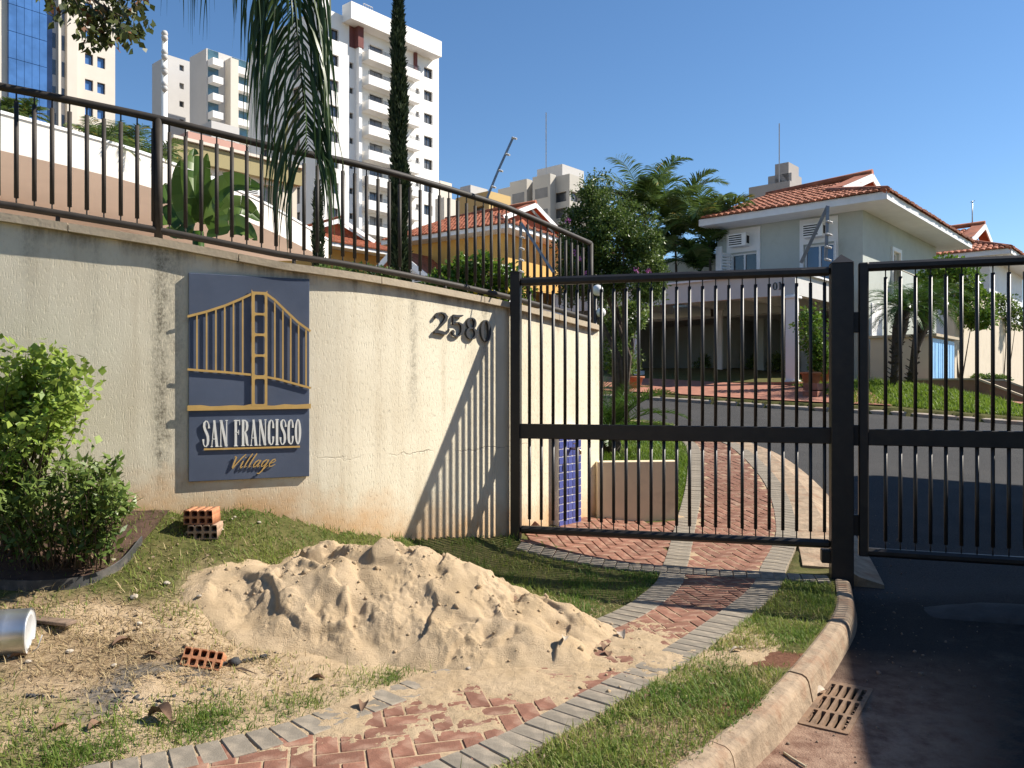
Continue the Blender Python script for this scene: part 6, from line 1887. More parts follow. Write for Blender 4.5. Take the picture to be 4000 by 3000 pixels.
text('01', K + n1 * .003 + E1 * .62 + UP * 4.14, -E1, UP, n1, .21, .26, .02, MAT['black_num'], cpt, .06, 'numeral')
# dim back wall with door, glass blocks and window under the carport
bw = K + E2 * CD
kb(-.2, 8.2, CD, CD + .15, kz - .3, cpz0 - .1, 'back_wall', MAT['green_wall'])
kb(1.55, 2.5, CD - .04, CD, kz, kz + 2.1, 'door', MAT['trim'])
kb(1.5, 2.55, CD - .06, CD, kz + 2.1, kz + 2.5, 'door_head', plain('brown_wood', (.12, .06, .035), .7))
MAT['gblock'] = plain('glass_block', (.20, .23, .23), .2, .15, 12)
for i in range(2):
    for j in range(10): kb(2.75 + i * .21, 2.94 + i * .21, CD - .05, CD, kz + .25 + j * .21, kz + .44 + j * .21, 'glass_block', MAT['gblock'])
kb(4.35, 4.75, CD - .04, CD, kz + 1.35, kz + 1.85, 'window', MAT['glass'])
kb(3.3, 3.6, CD - 1.4, CD, kz - .2, cpz0 - .1, 'wall_stub', MAT['green_wall'])
kb(-.3, 8.3, -.6, CD, kz - .32, kz + .02, 'floor', MAT['far_paving'])
# pots and plants by the carport
def potted(label, p, R_p, Hp, crown, seed, mat, pm, rad=.25, n=500, L=.07, W=.045, trunk=0):
    r = np.random.default_rng(seed)
    t = thing('potted_plant', p, label, 'potted plant')
    MB().lathe(p, [(R_p * .7, 0), (R_p * .95, Hp * .85), (R_p * 1.08, Hp * .86), (R_p * 1.08, Hp), (R_p * .9, Hp), (R_p * .85, Hp * .9), (0, Hp * .9)], 14).build('pot', pm, t)
    lv = Leaves()
    for c, rr_ in crown: cloud(lv, r, Vector(p) + Vector(c), rr_, n, L, W, .5, .1)
    lv.build('foliage', mat, t)
    mb = MB(); mb.tube([Vector(p) + UP * Hp * .8, Vector(p) + Vector(crown[0][0]) * .6, Vector(p) + Vector(crown[0][0])], [.03, .025, .015], 6); mb.build('stem', MAT['bark'], t)
q = at(1752, 818, 19.9); q.z = float(gz(q.x, q.y)) + .02
potted('small tree in a terracotta pot right of the white carport column', q, .24, .36, [((0, 0, 1.5), (.42, .42, .55)), ((.15, 0, 1.0), (.32, .3, .4)), ((.2, 0, .6), (.25, .25, .3))], 881, MAT['citrus'], MAT['terracotta'], n=750, L=.10, W=.06)
q = at(1776, 812, 20.6); q.z = float(gz(q.x, q.y)) + .02
potted('second terracotta pot with low leaves beside the thick gate post', q, .22, .40, [((0, 0, .7), (.25, .25, .35))], 882, MAT['tree_leaf'], MAT['terracotta'], n=400, L=.09, W=.05)
for i, (a, b_, lab) in enumerate(((2.95, 3.3, 'shaded fern in a grey pot below the glass blocks'), (3.75, 3.4, 'shaded leafy plant in a grey pot beside the fern'), (4.6, 3.2, 'tall shaded plant below the small carport window'), (1.0, 3.3, 'dark potted plant beside the white house door'), (5.6, 3.0, 'dark potted plant at the left end of the carport'))):
    q = K + E1 * a + E2 * (b_ + 2.4); q.z = kz + .02
    potted(lab, q, .16, .32, [((0, 0, .62), (.32, .32, .28)), ((.1, 0, .8), (.2, .2, .25))], 890 + i, MAT['dark_leaf'], MAT['carport'], n=260, L=.16, W=.035)
q = at(1363, 822, 20.6); q.z = float(gz(q.x, q.y)) - .02
potted('wide terracotta bowl with a shrub left of the round column', q, .33, .34, [((0, 0, .75), (.35, .3, .4))], 899, MAT['tree_leaf'], MAT['terracotta'], n=420, L=.08, W=.04)
# brick paved drive and pavement strip between the far kerb and the house
V = []; F = []
for i in range(0, 200, 2):
    x, y = FARK[i]
    for j in range(6):
        yy = y + .34 + j * .75
        V.append((x + j * .1, yy, float(gz(x + j * .1, yy)) + .03))
nI = len(V) // 6
F = [(i * 6 + j, i * 6 + j + 1, i * 6 + j + 7, i * 6 + j + 6) for i in range(nI - 1) for j in range(5) if not (8.0 < V[i * 6][0] < 11.4)]
o = link('drive', fast_mesh('drive', V, F, True), MAT['far_paving']); tag(o, 'red paved drive between the far kerb and the carport', None, None, 'structure')
for i, (dx, dz) in enumerate(((0, .0), (.28, .14))):
    q = at(1772, 845, 18.6); q.z = float(gz(q.x, q.y)) + .05 + dz
stp = thing('garden_steps', tuple(at(1772, 848, 18.7)), 'two brick steps beside the lawn mound', 'steps')
for i in range(2):
    q = at(1772, 846, 18.7 + i * .32); z = float(g_in(q.x, q.y)) + .06 + i * .15
    MB().box(Vector((q.x, q.y, z)), (1.3, .34, .16), (E2, -E1, UP), .006).build('step', MAT['far_paving'], stp)

# yellow house seen through the railing
e1y = Vector((-.826, .563, 0)).normalized(); e2y = Vector((.563, .826, 0)).normalized()
CY_ = (-.35, 40.0)
zy = float(g_in(-.35, 40)); sy = 9.25
opy = [(4.2, 5.3, 3.2, 4.85)]
H2, C2v, n1y, n2y, F2 = hip_house('yellow_house', 'ochre yellow house with white corners and red roof behind the railing', CY_, zy, sy, 6.5, 9.0, e1y, e2y, MAT['yellow_wall'], slope=.38, oh1=1.1, oh2=1.0, front=opy, side=[(2.2, 3.2, 2.0, 3.4)], tw=.24, tl=.40)
fo2 = C2v + e1y * 6.5 + UP * zy
for op in opy:
    pane(H2, fo2, -e1y, n1y, *op, .14, MAT['glass'], 'window', 1, .06)
    sb = MB()
    for x0, x1, q0, q1 in ((op[0] - .14, op[1] + .14, op[3], 5.75), (op[0] - .14, op[0], .2, op[3]), (op[1], op[1] + .14, .2, op[3]), (op[0], op[1], .2, op[2])):
        sb.box(fo2 - e1y * (x0 + x1) / 2 + UP * (q0 + q1) / 2 + n1y * .03, (x1 - x0, .06, q1 - q0), (-e1y, n1y, UP))
    sb.build('window_surround', MAT['trim'], H2)
    shutter(H2, fo2 - e1y * ((op[0] + op[1]) / 2) + UP * op[2] + n1y * .04, -e1y, n1y, 1.1, op[3] - op[2])
    ac_unit(H2, fo2 - e1y * ((op[0] + op[1]) / 2) + UP * (op[3] + .5) + n1y * .06, -e1y, n1y, .75, .5)
pane(H2, C2v + UP * zy, e2y, n2y, 2.2, 3.2, 2.0, 3.4, .14, MAT['glass'], 'window', 1, .06)
mb = MB(); mb.box(C2v + e1y * .45 + n1y * .03 + UP * (zy + 2.75), (.9, .10, 5.5), (e1y, n1y, UP)); mb.box(C2v + e2y * .30 + n2y * .03 + UP * (zy + 2.75), (.62, .10, 5.5), (e2y, n2y, UP)); mb.build('corner_pilaster', MAT['white'], H2)
# white gabled bay at the left end of the yellow house, and its lower side roof
bay = C2v + e1y * 2.9 + n1y * 2.0
mb = MB(); bw_ = 4.3; zt2 = zy + 4.7
P = lambda a, b, z: bay + e1y * a + e2y * b + UP * z
mb.add([P(0, 0, zy), P(bw_, 0, zy), P(bw_, 0, zt2), P(bw_ / 2, 0, zt2 + 1.5), P(0, 0, zt2), P(0, 4, zy), P(0, 4, zt2)], [(0, 4, 3, 2, 1), (0, 5, 6, 4)]); mb.build('bay_wall', MAT['white'], H2)
mb = MB()
for sgn, a0, a1 in ((1, -.6, bw_ / 2), (-1, bw_ + .6, bw_ / 2)):
    za = zt2 - .36; zb_2 = zt2 + 1.55
    mb.quad(P(a0, -.7, za), P(a1, -.7, zb_2), P(a1, 4.2, zb_2), P(a0, 4.2, za)); mb.quad(P(a0, -.7, za + .14), P(a1, -.7, zb_2 + .14), P(a1, 4.2, zb_2 + .14), P(a0, 4.2, za + .14))
mb.build('bay_roof', MAT['tile_far'], H2)
mb = MB(); mb.bar(P(-.6, -.72, zt2 - .3), P(bw_ / 2, -.72, zt2 + 1.62), .05, .3); mb.bar(P(bw_ + .6, -.72, zt2 - .3), P(bw_ / 2, -.72, zt2 + 1.62), .05, .3); mb.build('barge_board', MAT['white'], H2)
ac_unit(H2, P(.75, 0, zy + 4.55) + n1y * .02, -e1y, n1y, .75, .5)
shutter(H2, P(.9, 0, zy + 2.9) + n1y * .04, -e1y, n1y, 1.2, 1.2)
lr = C2v + e2y * 5.5 + n2y * 3.2
mb = MB(); sz_ = zy + 3.6
mb.add([C2v + e2y * 2.2 + n2y * .05 + UP * (sz_ + .9), C2v + e2y * 2.2 + n2y * 4.2 + UP * sz_, C2v + e2y * 10 + n2y * 4.2 + UP * sz_, C2v + e2y * 10 + n2y * .05 + UP * (sz_ + .9)], [(0, 1, 2, 3)]); mb.build('porch_roof', MAT['tile_far'], H2)
mb = MB().box(C2v + e2y * 6.1 + n2y * 2.0 + UP * (zy + 1.7), (7.6, 3.9, 3.5), (e2y, n2y, UP)); mb.build('porch_wall', MAT['trim'], H2)

def house_from_apex(name, label, P_apex, Y, len1, len2, wall_mat, oh=1.0, drop=0, **kw):
    ap = atp(P_apex[0], P_apex[1], Y); d = len2 / 2; b = kw.pop('gablet', 1.5)
    C = ap - E1 * b + E2 * -d; sl = .37
    ridge = ap.z; soffit = ridge - (d + oh) * sl - .2
    z0 = soffit - 5.0
    return hip_house(name, label, (C.x, C.y), z0, soffit, len1, len2, E1, E2, wall_mat, slope=sl, oh1=oh, oh2=oh, gablet=b, tw=.25, tl=.42, **kw), z0
(H3, C3, n13, n23, F3), z3 = house_from_apex('tiled_house', 'house with red roof and white barge boards below the white tower', (1314, 868), 50, 9, 8, MAT['yellow_wall'], front=[(1.2, 2.2, 2.6, 3.8), (5.5, 6.7, 2.6, 3.8)])
fo3 = C3 + E1 * 9 + UP * z3
for op in ((1.2, 2.2, 2.6, 3.8), (5.5, 6.7, 2.6, 3.8)): pane(H3, fo3, -E1, n13, *op, .14, MAT['glass'], 'window', 1, .07)
(H4, C4, n14, n24, F4), z4 = house_from_apex('white_house', 'white house with red tiled roof at the right edge behind palms', (3800, 895), 40, 9, 8.5, MAT['trim'], front=[(4.6, 5.6, 3.0, 4.2), (7.6, 8.2, 2.8, 4.2)], side=[(2.4, 2.8, 2.2, 3.1), (3.4, 3.8, 2.2, 3.1)])
fo4 = C4 + E1 * 9 + UP * z4
for op in ((4.6, 5.6, 3.0, 4.2), (7.6, 8.2, 2.8, 4.2)): pane(H4, fo4, -E1, n14, *op, .14, MAT['glass'], 'window', 1, .07)
for op in ((2.4, 2.8, 2.2, 3.1), (3.4, 3.8, 2.2, 3.1)): pane(H4, C4 + UP * z4, E2, n24, *op, .14, MAT['glass'])
MB().tube([atp(3798, 900, 40), atp(3798, 785, 40)], .03, 5).bar(atp(3790, 790, 40), atp(3808, 784, 40), .03).build('antenna', MAT['steel'], H4)

# shelter with blue doors, its stair walls, garden walls and white side gate
MAT['blue_door'] = plain('blue_door_paint', (.21, .43, .72), .45, .12, 2.5, dirt=(.36, .55, .78), dirt_amt=.5, dscale=1.2)
q0 = at(2014, 835, 21.4); S_C = Vector((q0.x, q0.y, 0)); zs0 = 1.35; zs1 = 1.5 + (835 - 722) / FPX * 21.4
sl_ = 2.55
shl = thing('shelter', (S_C.x, S_C.y, zs0), 'small beige shelter with tall blue metal doors', 'shelter')
n1 = -E2; n2 = -E1
def sbx(a0, a1, b0, b1, z0, z1, nm, mt, par=None): return MB().box(S_C + E2 * (a0 + a1) / 2 + E1 * (b0 + b1) / 2 + UP * (z0 + z1) / 2, (a1 - a0, b1 - b0, z1 - z0), (E2, E1, UP), .004).build(nm, mt, par or shl)
sbx(0, sl_, .04, 1.6, zs0 - .3, zs1 - .06, 'wall', MAT['beige_wall'])
sbx(-.08, sl_ + .1, -.12, 1.7, zs1 - .058, zs1 + .02, 'roof_slab', MAT['coping'])
for i in range(3):
    a0 = .06 + i * .81; d_ = sbx(a0, a0 + .79, 0, .04, zs0, zs1 - .10, 'door', MAT['blue_door'])
    for j in range(2): sbx(a0 + .2 + j * .38, a0 + .215 + j * .38, -.012, .0, zs0 + .1, zs1 - .2, 'rib', MAT['blue_door'], d_)
sw = thing('stair_walls', tuple(S_C + n2 * 1.2 + UP * zs0), 'brown sloping side walls beside the shelter steps', 'wall')
MAT['brown_wall'] = plain('brown_low_wall', (.30, .17, .11), .9, .15, 4)
for off, lab in ((-.6, 0), (2.9, 1)):
    o_ = S_C + E2 * off
    zt_0 = zs0 + .32
    mb = MB(); mb.prism([(-1.4, zs0 - 1.0), (-1.4, zt_0), (1.2, zt_0), (2.6, zt_0 - .62), (2.6, zs0 - 1.0)], o_, n2, UP, E2, -.07, .07); mb.build('side_wall', MAT['brown_wall'], sw)
    mb = MB(); mb.bar(o_ + n2 * -1.4 + UP * (zt_0 + .02), o_ + n2 * 1.22 + UP * (zt_0 + .02), .2, .05); mb.bar(o_ + n2 * 1.2 + UP * (zt_0 + .02), o_ + n2 * 2.65 + UP * (zt_0 - .62), .2, .05); mb.build('coping', MAT['coping'], sw)
gw = thing('garden_wall', tuple(S_C + E2 * 4), 'tall beige garden wall stepping down behind the shelter', 'wall')
st_ = S_C + E1 * 2.2
ws_ = at(2110, 830, 27.0); ws_ = Vector((ws_.x, ws_.y, 0))
for i, (a0, a1, zt_3) in enumerate(((-3.6, 0, 4.6), (0, 2.6, 4.55), (2.6, 5.4, 4.05), (5.4, 14, 3.95))):
    MB().box(ws_ + E2 * (a0 + a1) / 2 + UP * (zt_3 / 2 + .3), (a1 - a0 - .004, .2, zt_3 - .6), (E2, E1, UP)).build('wall_panel', MAT['beige_wall'], gw)
    MB().box(ws_ + E2 * (a0 + a1) / 2 + UP * (zt_3 + .03), (a1 - a0 - .004, .28, .06), (E2, E1, UP)).build('coping', MAT['coping'], gw)
sg = thing('side_gate', tuple(at(1895, 830, 23.5)), 'pale grey panelled side gate between the house and the date palms', 'gate')
for i in range(3):
    q = at(1886, 740, 23.3); q = Vector((q.x, q.y, 2.75)) + E2 * (i * .33)
    MB().box(q, (.32, .04, 2.4), (E2, E1, UP), .01).build('panel', MAT['trim'], sg)

# ------------------------------------------------------------------ neighbouring hall with a curved white parapet
MAT['parapet'] = plain('parapet_paint', (.66, .62, .56), .85, .06, 1.0, .1, 40, dirt=(.52, .46, .38), dirt_amt=.35, dscale=.8)
MAT['soffit_tan'] = plain('tan_soffit', (.72, .58, .49), .9, .05, .5)
nb = thing('neighbour_hall', (-11, 21, 2.5), 'long curved white roof parapet over a tan overhang behind the railing', 'building')
PC = smooth_curve([(-16.5, 11.5), (-13.4, 15.0), (-11.4, 17.9), (-9.6, 21.2), (-8.35, 26.2), (-7.75, 32.6), (-7.7, 33.2)], 60)
zt5, zb5 = 7.62, 6.80
mb = MB(); mc = MB(); vs_ = []
for x, y in PC: vs_ += [(x, y, zb5), (x, y, zt5), (x - .3, y + .1, zt5), (x - .3, y + .1, zt5 - .45)]
mb.add(vs_, [(i * 4 + a, (i + 1) * 4 + a, (i + 1) * 4 + a + 1, i * 4 + a + 1) for i in range(59) for a in range(3)])
e_ = 59 * 4; mb.add([vs_[e_], vs_[e_ + 1], (-40, 36, zt5), (-40, 36, zb5)], [(0, 1, 2, 3)])
mb.build('parapet', MAT['parapet'], nb)
vs_ = []
for x, y in PC: vs_ += [(x + .04, y - .015, zt5 + .001), (x + .04, y - .015, zt5 + .07), (x - .36, y + .1, zt5 + .07), (x - .36, y + .1, zt5 + .001)]
mc.add(vs_, [(i * 4 + a, (i + 1) * 4 + a, (i + 1) * 4 + (a + 1) % 4, i * 4 + (a + 1) % 4) for i in range(59) for a in range(4)]); mc.build('parapet_cap', MAT['white'], nb)
mb = MB(); mb.add([(x, y, zb5) for x, y in PC] + [(-40, 36, zb5), (-40, 11.5, zb5)], [tuple(range(62))]); mb.build('soffit', MAT['soffit_tan'], nb)
mb = MB(); mb.add([(x, y, zt5 - .4) for x, y in PC] + [(-40, 36, zt5 - .4), (-40, 11.5, zt5 - .4)], [tuple(range(62))[::-1]]); mb.build('roof_deck', MAT['coping'], nb)
vs_ = []
for x, y in PC: vs_ += [(x - 4.5, y + 2.0, 1.5), (x - 4.5, y + 2.0, zb5 - .002)]
mb = MB(); mb.add(vs_, [(i * 2, i * 2 + 2, i * 2 + 3, i * 2 + 1) for i in range(59)]); mb.build('wall', MAT['soffit_tan'], nb)
# pale ground added below the overhang to bounce light onto the soffit
tx = np.linspace(-34, -3.2, 30); ty = np.linspace(10.5, 38, 28)
mesh_t = grid_mesh('bounce_ground', tx, ty, lambda X, Y: gz(X, Y) + .03)
tag(link('bounce_ground', mesh_t, plain('pale_bounce', (.50, .46, .41), .9, .1, 1.5)), 'pale ground added below the hall to bounce light upward', None, None, 'structure')
# spiky plants along the parapet
def spiky(px, py, Y, L, nf, label, seed):
    r = np.random.default_rng(seed); T = at(px, py, Y); T.z = max(T.z, zt5 - .35)
    t = thing('roof_palm', T, label, 'plant', 'palms behind the white parapet'); lv = Leaves(); mb = MB()
    for i in range(nf):
        a = i * 2.399; el = .15 + 1.6 * ((i * 7) % nf) / nf
        frond(lv, r, T, (math.cos(a), math.sin(a), el), L * r.uniform(.8, 1.15), 1.1, 30, .42 * L / 1.3, .035, .5, .55, mb=mb, rad=.012, m=4)
    f = mb.build('midrib', MAT['palm'], t); lv.build('leaflets', MAT['areca'], f)
spiky(215, 318, 20.4, 1.05, 16, 'left one of the feathery palms on the hall roof', 901)
spiky(275, 335, 21.6, 1.25, 18, 'middle feathery palm on the hall roof', 902)
spiky(330, 352, 22.8, 1.15, 16, 'right feathery palm on the hall roof beside the railing post', 903)
spiky(5, 238, 18.6, .65, 14, 'yellowish palm on the hall roof at the left edge', 904)
spiky(55, 252, 19.2, .6, 12, 'small feathery palm on the hall roof in front of the glass tower', 905)

# ------------------------------------------------------------------ towers and far blocks
MAT['tower_white'] = plain('tower_white', (.80, .78, .75), .85, .04, .3)
MAT['tower_maroon'] = plain('tower_maroon', (.16, .055, .05), .85, .1, .5)
MAT['tower_beige'] = plain('tower_beige', (.62, .56, .48), .85, .05, .3)
MAT['tower_grey'] = plain('tower_grey', (.50, .48, .46), .85, .05, .3)
MAT['tower_shade'] = plain('tower_taupe', (.33, .30, .28), .85, .05, .3)
MAT['tower_stone'] = plain('tower_stone', (.46, .43, .38), .85, .05, .3)
MAT['tower_cream'] = plain('tower_cream', (.58, .52, .42), .85, .05, .3)
MAT['ochre_far'] = plain('ochre_far', (.52, .36, .15), .85, .05, .3)
MAT['olive_band'] = plain('olive_band', (.31, .26, .13), .85, .05, .3)
MAT['pinkish'] = plain('pink_render', (.52, .30, .24), .85, .05, .3)
MAT['curtain'] = glass('curtain_wall', (.06, .15, .36), .06, .15)
MAT['far_glass'] = glass('far_glass', (.05, .055, .065), .12)
MAT['teal_glass'] = glass('teal_glass', (.06, .12, .15), .08)
n1 = -E2; n2 = -E1
MAT['curtained'] = glass('curtained_glass', (.22, .21, .19), .25)
MAT['blind'] = glass('blind_glass', (.10, .10, .10), .2)
def some_glass(base):
    return base if base is not MAT['far_glass'] else rnd.choice([base, base, MAT['blind'], MAT['blind'], MAT['curtained']])
def block(T, C, z0, z1, len1, len2, mat, front=(), side=(), depth=.3, glassm=None, frame=None, name='wall', mull=0):
    """box with its near corner at C: n1 face (shaded) along E1, n2 face (sunlit) along E2; windows are cut and glazed"""
    C = Vector((C[0], C[1], 0)); mb = MB()
    facade(mb, C + E1 * len1 + UP * z0, -E1, n1, len1, z1 - z0, front, depth)
    facade(mb, C + UP * z0, E2, n2, len2, z1 - z0, side, depth)
    Q = [C, C + E1 * len1, C + E1 * len1 + E2 * len2, C + E2 * len2]
    mb.quad(*[q + UP * z1 for q in (Q[0], Q[3], Q[2], Q[1])])
    mb.quad(Q[1] + UP * z0, Q[1] + UP * z1, Q[2] + UP * z1, Q[2] + UP * z0); mb.quad(Q[2] + UP * z0, Q[2] + UP * z1, Q[3] + UP * z1, Q[3] + UP * z0)
    mb.build(name, mat, T)
    for o in front: pane(T, C + E1 * len1 + UP * z0, -E1, n1, *o[:4], depth, o[4] if len(o) > 4 else some_glass(glassm or MAT['far_glass']), 'window', mull, frame, MAT['gate'])
    for o in side: pane(T, C + UP * z0, E2, n2, *o[:4], depth, o[4] if len(o) > 4 else some_glass(glassm or MAT['far_glass']), 'window', mull, frame, MAT['gate'])
    return C
def corner_at(P_x, Y): return ((P_x - 2000) / 3094 * Y, Y)
def s_on(P_x, C, e):
    """distance along e from C to the vertical line seen at P_x"""
    u = (P_x - 2000) / 3094
    return (C[0] - u * C[1]) / (u * e.y - e.x)
def zP(P_y, Y): return CAM_H + (1510 - P_y) / 3094 * Y

# white apartment tower with balconies
Cw = corner_at(1255, 90.0); zroof = 45.6; zg = 3.0; FL = 2.95
wt = thing('apartment_tower', (Cw[0], Cw[1], zg), 'white apartment tower with stacked balconies', 'building')
ztop_bal = 41.4 - 1.15                     # floor of the top balcony
floors = [ztop_bal - FL * i for i in range(13)]
side = []; frt = []
def win(a, b, h0, h1, z): return (a, b, z + h0 - zg, z + h1 - zg)
for z in floors:
    if z < zg + 1: continue
    side += [win(1.1, 2.4, 1.2, 2.5, z), win(3.95, 4.5, 1.6, 2.3, z), win(6.9, 9.0, .3, 2.45, z), win(14.35, 14.85, 1.5, 2.2, z), win(15.7, 17.2, 1.1, 2.4, z)]
    frt += [win(3.0, 4.4, 1.1, 2.4, z), win(9.5, 11.2, .4, 2.4, z)]
Cv = block(wt, Cw, zg, zroof - 1.2, 15.4, 18.3, MAT['tower_white'], frt, side, .35, None, .07, mull=1)
def wb(a0, a1, d0, d1, z0, z1, nm, mt, par=None): return MB().box(Cv + E2 * (a0 + a1) / 2 + n2 * (d0 + d1) / 2 + UP * (z0 + z1) / 2, (a1 - a0, d1 - d0, z1 - z0), (E2, n2, UP)).build(nm, mt, par or wt)
wb(2.9, 17.2, .0, 1.7, zroof - 1.75, zroof + .25, 'roof_band', MAT['tower_white'])
wb(-.0, 18.3, -15.4, -.002, zroof - 1.2, zroof - .9, 'roof_parapet', MAT['tower_white'])
wb(4.75, 5.2, .0, .75, zg, zroof - 4.2, 'duct', MAT['tower_white']); wb(4.6, 5.4, .0, .8, zroof - 4.2, zroof - 1.76, 'duct_head', MAT['tower_maroon'])
wb(3.9, 4.6, .002, .06, zroof - 4.2, zroof - 1.76, 'maroon_panel', MAT['tower_maroon']); wb(13.9, 14.3, .0, .3, zroof - 4.4, zroof - 1.76, 'maroon_panel', MAT['tower_maroon'])
wb(10.65, 10.85, .0, 1.3, zg, zroof - 1.76, 'fin', MAT['tower_white'])
for z in floors:
    if z < zg + 1: continue
    for a0, a1, dd in ((5.6, 10.6, 1.5), (11.0, 14.1, 1.1)):
        bl = wb(a0, a1, .0, dd, z - .15, z, 'balcony', MAT['tower_white'])
        wb(a0, a1, dd - .12, dd, z + .001, z + .95, 'balcony_front', MAT['tower_white'], bl); wb(a0, a0 + .12, .001, dd - .121, z + .001, z + .95, 'balcony_side', MAT['tower_white'], bl)
        mb = MB()
        for i in range(4): mb.bar(Cv + E2 * a0 + n2 * (dd - .06) + UP * (z + 1.05 + i * .11), Cv + E2 * a1 + n2 * (dd - .06) + UP * (z + 1.05 + i * .11), .03)
        for i in range(5):
            a = a0 + (a1 - a0) * i / 4; mb.bar(Cv + E2 * a + n2 * (dd - .06) + UP * (z + .95), Cv + E2 * a + n2 * (dd - .06) + UP * (z + 1.4), .03)
        mb.build('balcony_rail', MAT['far_glass'], bl)
mb = MB()
for i in range(5): mb.bar(Cv + E2 * (6.6 + i * .35) + n2 * -.8 + UP * zroof, Cv + E2 * (6.6 + i * .35) + n2 * -.8 + UP * (zroof + 2.1), .06)
mb.bar(Cv + E2 * 6.6 + n2 * -.8 + UP * (zroof + 2.1), Cv + E2 * 8.0 + n2 * -.8 + UP * (zroof + 2.1), .06); mb.build('roof_ladder', MAT['tower_grey'], wt)
wb(.3, 2.0, -4, -1, zroof - .9, zroof + 1.6, 'roof_house', MAT['tower_white'])

# office tower with blue curtain wall at the left edge
Yo = 100.0; Co = Vector((-50.1, 100.0, 0)) - E2 * 30
ot = thing('office_tower', (Co.x, Co.y, 2), 'beige office tower with a blue glass curtain wall at the left edge', 'building')
L_o = 30.0
def so(P_x): return s_on(P_x, (Co.x, Co.y), E2)
a_gl0, a_gl1 = so(28), so(178); zo1 = 64
sd = []
w0, w1, w2, w3 = so(332), so(364), so(380), so(411)
for i in range(20):
    z = 3 + i * 3.18
    sd += [(w0, w1, z + 1.2, z + 2.55), (w2, w3, z + 1.2, z + 2.55)]
block(ot, (Co.x, Co.y), 2, zo1, 20, L_o, MAT['tower_beige'], [], sd, .35, MAT['curtain'], .08)
mb = MB()
n2_ = -E1
def ob(a0, a1, d0, d1, z0, z1, nm, mt): return MB().box(Co + E2 * (a0 + a1) / 2 + n2 * (d0 + d1) / 2 + UP * (z0 + z1) / 2, (a1 - a0, d1 - d0, z1 - z0), (E2, n2, UP)).build(nm, mt, ot)
for i in range(20):
    for j in range(5):
        aw = (a_gl1 - a_gl0) / 5
        ob(a_gl0 + j * aw + .02, a_gl0 + (j + 1) * aw - .02, .0, .5 + .004 * ((i * 3 + j) % 4), 2 + i * 3.1 + .03, 2 + (i + 1) * 3.1 - .03, 'glass_panel', MAT['curtain'])
ob(a_gl1, so(200), .0, .35, 2, zo1, 'dark_return', glass('dark_blue_glass', (.012, .022, .06), .1))
for P0, P1 in ((222, 232), (256, 296)): ob(so(P0), so(P1), .0, .55, 2, zo1, 'pilaster', MAT['tower_beige'])
for i in range(20):
    z = 3 + i * 3.18
    for P0, P1 in ((204, 217), (240, 252)): ob(so(P0), so(P1), .002, .05, z + .8, z + 2.6, 'window', MAT['far_glass'])
ob(so(204), so(252), .001, .03, 2, zo1, 'recess', MAT['tower_grey'])

# pale twin slab towers behind
def far_tower(label, Pc, Y, Ptop, P_l, P_r, mat, rows, cols_side, cols_front, name='slab_tower', zb=5, ww_=1.3, wh=1.3, gm=None, balc=(), dp=.4):
    C = corner_at(Pc, Y); z1 = zP(Ptop, Y)
    T = thing(name, (C[0], C[1], zb), label, 'building')
    l1 = abs(s_on(P_l, C, E1)); l2 = abs(s_on(P_r, C, E2))
    fr = []; sd_ = []
    H = z1 - zb; fl = H / rows
    for i in range(rows):
        z = i * fl + fl * .35
        if z + wh > H - .4: continue
        for c in cols_side: sd_.append((l2 * c - ww_ / 2, l2 * c + ww_ / 2, z, z + wh))
        for c in cols_front: fr.append((l1 * c - ww_ / 2, l1 * c + ww_ / 2, z, z + wh))
    Cq = block(T, C, zb, z1, l1, l2, mat, fr, sd_, dp, gm or MAT['far_glass'])
    for c0, c1, d in balc:
        for i in range(1, rows):
            z = zb + i * fl
            MB().box(Cq + E2 * l2 * (c0 + c1) / 2 + n2 * d / 2 + UP * (z + .5), (l2 * (c1 - c0), d, 1.1), (E2, n2, UP)).build('balcony', MAT['tower_white'], T)
            MB().box(Cq + E2 * l2 * (c0 + c1) / 2 + n2 * .03 + UP * (z + 1.06 + (fl - 1.1) / 2), (l2 * (c1 - c0), .06, fl - 1.12), (E2, n2, UP)).build('glazing', MAT['teal_glass'], T)
    return T, Cq, l1, l2, z1
far_tower('grey beige slab tower behind the white mast', 656, 135, 214, 594, 742, MAT['tower_grey'], 17, (.62,), (), ww_=.8, wh=1.0, zb=5)
T4, C4q, l14, l24, z14 = far_tower('pale tower with rows of white balconies beside the slab tower', 806, 128, 188, 741, 1010, MAT['tower_grey'], 18, (), (), balc=((.03, .22, 1.6), (.48, .78, 1.4), (.84, .99, 1.4)))
MB().box(C4q + E2 * l24 * .42 + n2 * .9 + UP * (z14 / 2 + 2), (1.4, 1.8, z14 - 6), (E2, n2, UP)).build('fin', MAT['tower_beige'], T4)
ms = thing('mast', tuple(atp(642, 440, 70)), 'white mast with dish antennas before the slab tower', 'mast')
A_, B_ = atp(640, 470, 70), atp(643, 132, 70); A_.z = 4
MB().tube([A_, B_], [.30, .24], 10).build('pole', MAT['tower_white'], ms)
for py in (132, 148, 205, 222, 268, 280, 330, 345):
    q = atp(643, py, 69.7); MB().lathe(q, [(0, .3), (.2, .24), (.3, 0), (.2, -.24), (0, -.3)], 8).build('antenna_dish', MAT['tower_grey'], ms)

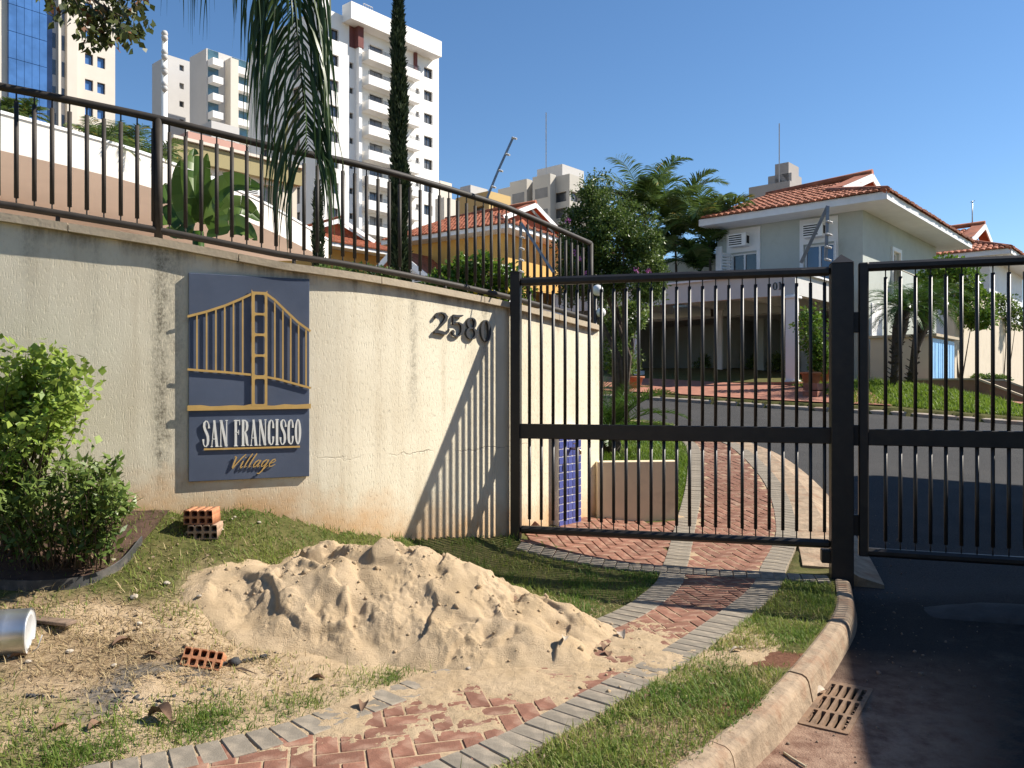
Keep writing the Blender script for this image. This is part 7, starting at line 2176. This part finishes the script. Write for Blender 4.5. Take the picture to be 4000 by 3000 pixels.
# mid-distance blocks seen between railing bars
far_tower('low pink and cream block beyond the hall roof', 735, 62, 512, 690, 960, MAT['pinkish'], 4, (.2, .5, .8), (.5,), 'low_block', 4, 1.4, 1.2)
T7, C7, l17, l27, z17 = far_tower('cream block with an olive roof band behind the banana plant', 672, 44, 548, 560, 1160, MAT['tower_cream'], 3, (.2, .45, .7), (.5,), 'low_block', 3, 1.5, 1.3)
MB().box(C7 + E2 * l27 / 2 + n2 * .2 + UP * (z17 - .55), (l27 + .2, .4, 1.0), (E2, n2, UP)).build('roof_band', MAT['olive_band'], T7)
MB().box(C7 + E2 * l27 / 2 + n2 * .25 + UP * (z17 + .08), (l27 + .4, .7, .16), (E2, n2, UP)).build('roof_edge', MAT['tower_beige'], T7)
for c in (.25, .6): ac_unit(T7, C7 + E2 * l27 * c + UP * (z17 - 1.9), E2, n2, .9, .6)
far_tower('grey plant room block before the balcony tower', 826, 80, 470, 780, 935, MAT['tower_grey'], 6, (.3, .7), (), 'low_block', 4, 1.0, 1.0)
far_tower('cream stair block right behind the white tower', 1720, 112, 705, 1700, 1765, MAT['tower_beige'], 8, (), (), 'low_block', 4)
far_tower('small cream block at the right foot of the white tower', 1735, 95, 770, 1700, 1790, MAT['tower_beige'], 6, (), (), 'low_block', 4)
T8 = far_tower('ochre flat roofed block behind the slanted bracket', 1910, 70, 745, 1780, 1995, MAT['ochre_far'], 4, (.4,), (.7,), 'low_block', 4, 1.2, 1.2)
far_tower('grey water tank block on the ochre building', 1838, 78, 722, 1797, 1905, MAT['tower_grey'], 8, (), (), 'low_block', 4)
Tb, Cb, l1b, l2b, z1b = far_tower('pale apartment block with long windows above the red roofs', 2225, 105, 678, 1945, 2268, MAT['tower_stone'], 12, (.5,), (.14, .35, .44, .62, .72, .88), 'apartment_block', 4, 2.0, 1.3)
MB().box(Cb + E1 * l1b * .42 + E2 * 5 + UP * (z1b + 1.2), (4.5, 5, 2.4), (E1, E2, UP)).build('roof_house', MAT['tower_grey'], Tb)
for c in (.30, .62): MB().box(Cb + E1 * l1b * c + n1 * .6 + UP * (z1b / 2 + 2.2), (l1b * .24, 1.2, z1b - 4), (E1, n1, UP)).build('bay', MAT['tower_stone'], Tb)
for c in (.30, .62):
    for i in range(6): MB().box(Cb + E1 * l1b * c + n1 * 1.2 + UP * (z1b - 2.2 - i * 2.9), (l1b * .17, .04, 1.35), (E1, n1, UP)).build('window', MAT['far_glass'], Tb)
MB().bar(Cb + E1 * 4 + UP * z1b, Cb + E1 * 4 + UP * (z1b + 9), .12).build('antenna', MAT['tower_grey'], Tb)
far_tower('narrow pale block right of the long windowed apartment block', 2310, 120, 735, 2270, 2345, MAT['tower_beige'], 10, (.5,), (), 'apartment_block', 4)
Tc, Cc_, l1c, l2c, z1c = far_tower('stepped grey rooftop rising behind the sage house roof', 3085, 120, 705, 2925, 3150, MAT['tower_shade'], 10, (), (), 'apartment_block', 4)
for a0, a1, dz in ((.05, .62, 1.6), (.12, .45, 3.3)): MB().box(Cc_ + E1 * l1c * (a0 + a1) / 2 + E2 * 3.5 + UP * (z1c + dz / 2 - .02), (l1c * (a1 - a0), 4, dz), (E1, E2, UP)).build('roof_house', MAT['tower_shade'], Tc)
MB().bar(Cc_ + E1 * l1c * .25 + UP * z1c, Cc_ + E1 * l1c * .25 + UP * (z1c + 9), .12).build('antenna', MAT['tower_grey'], Tc)
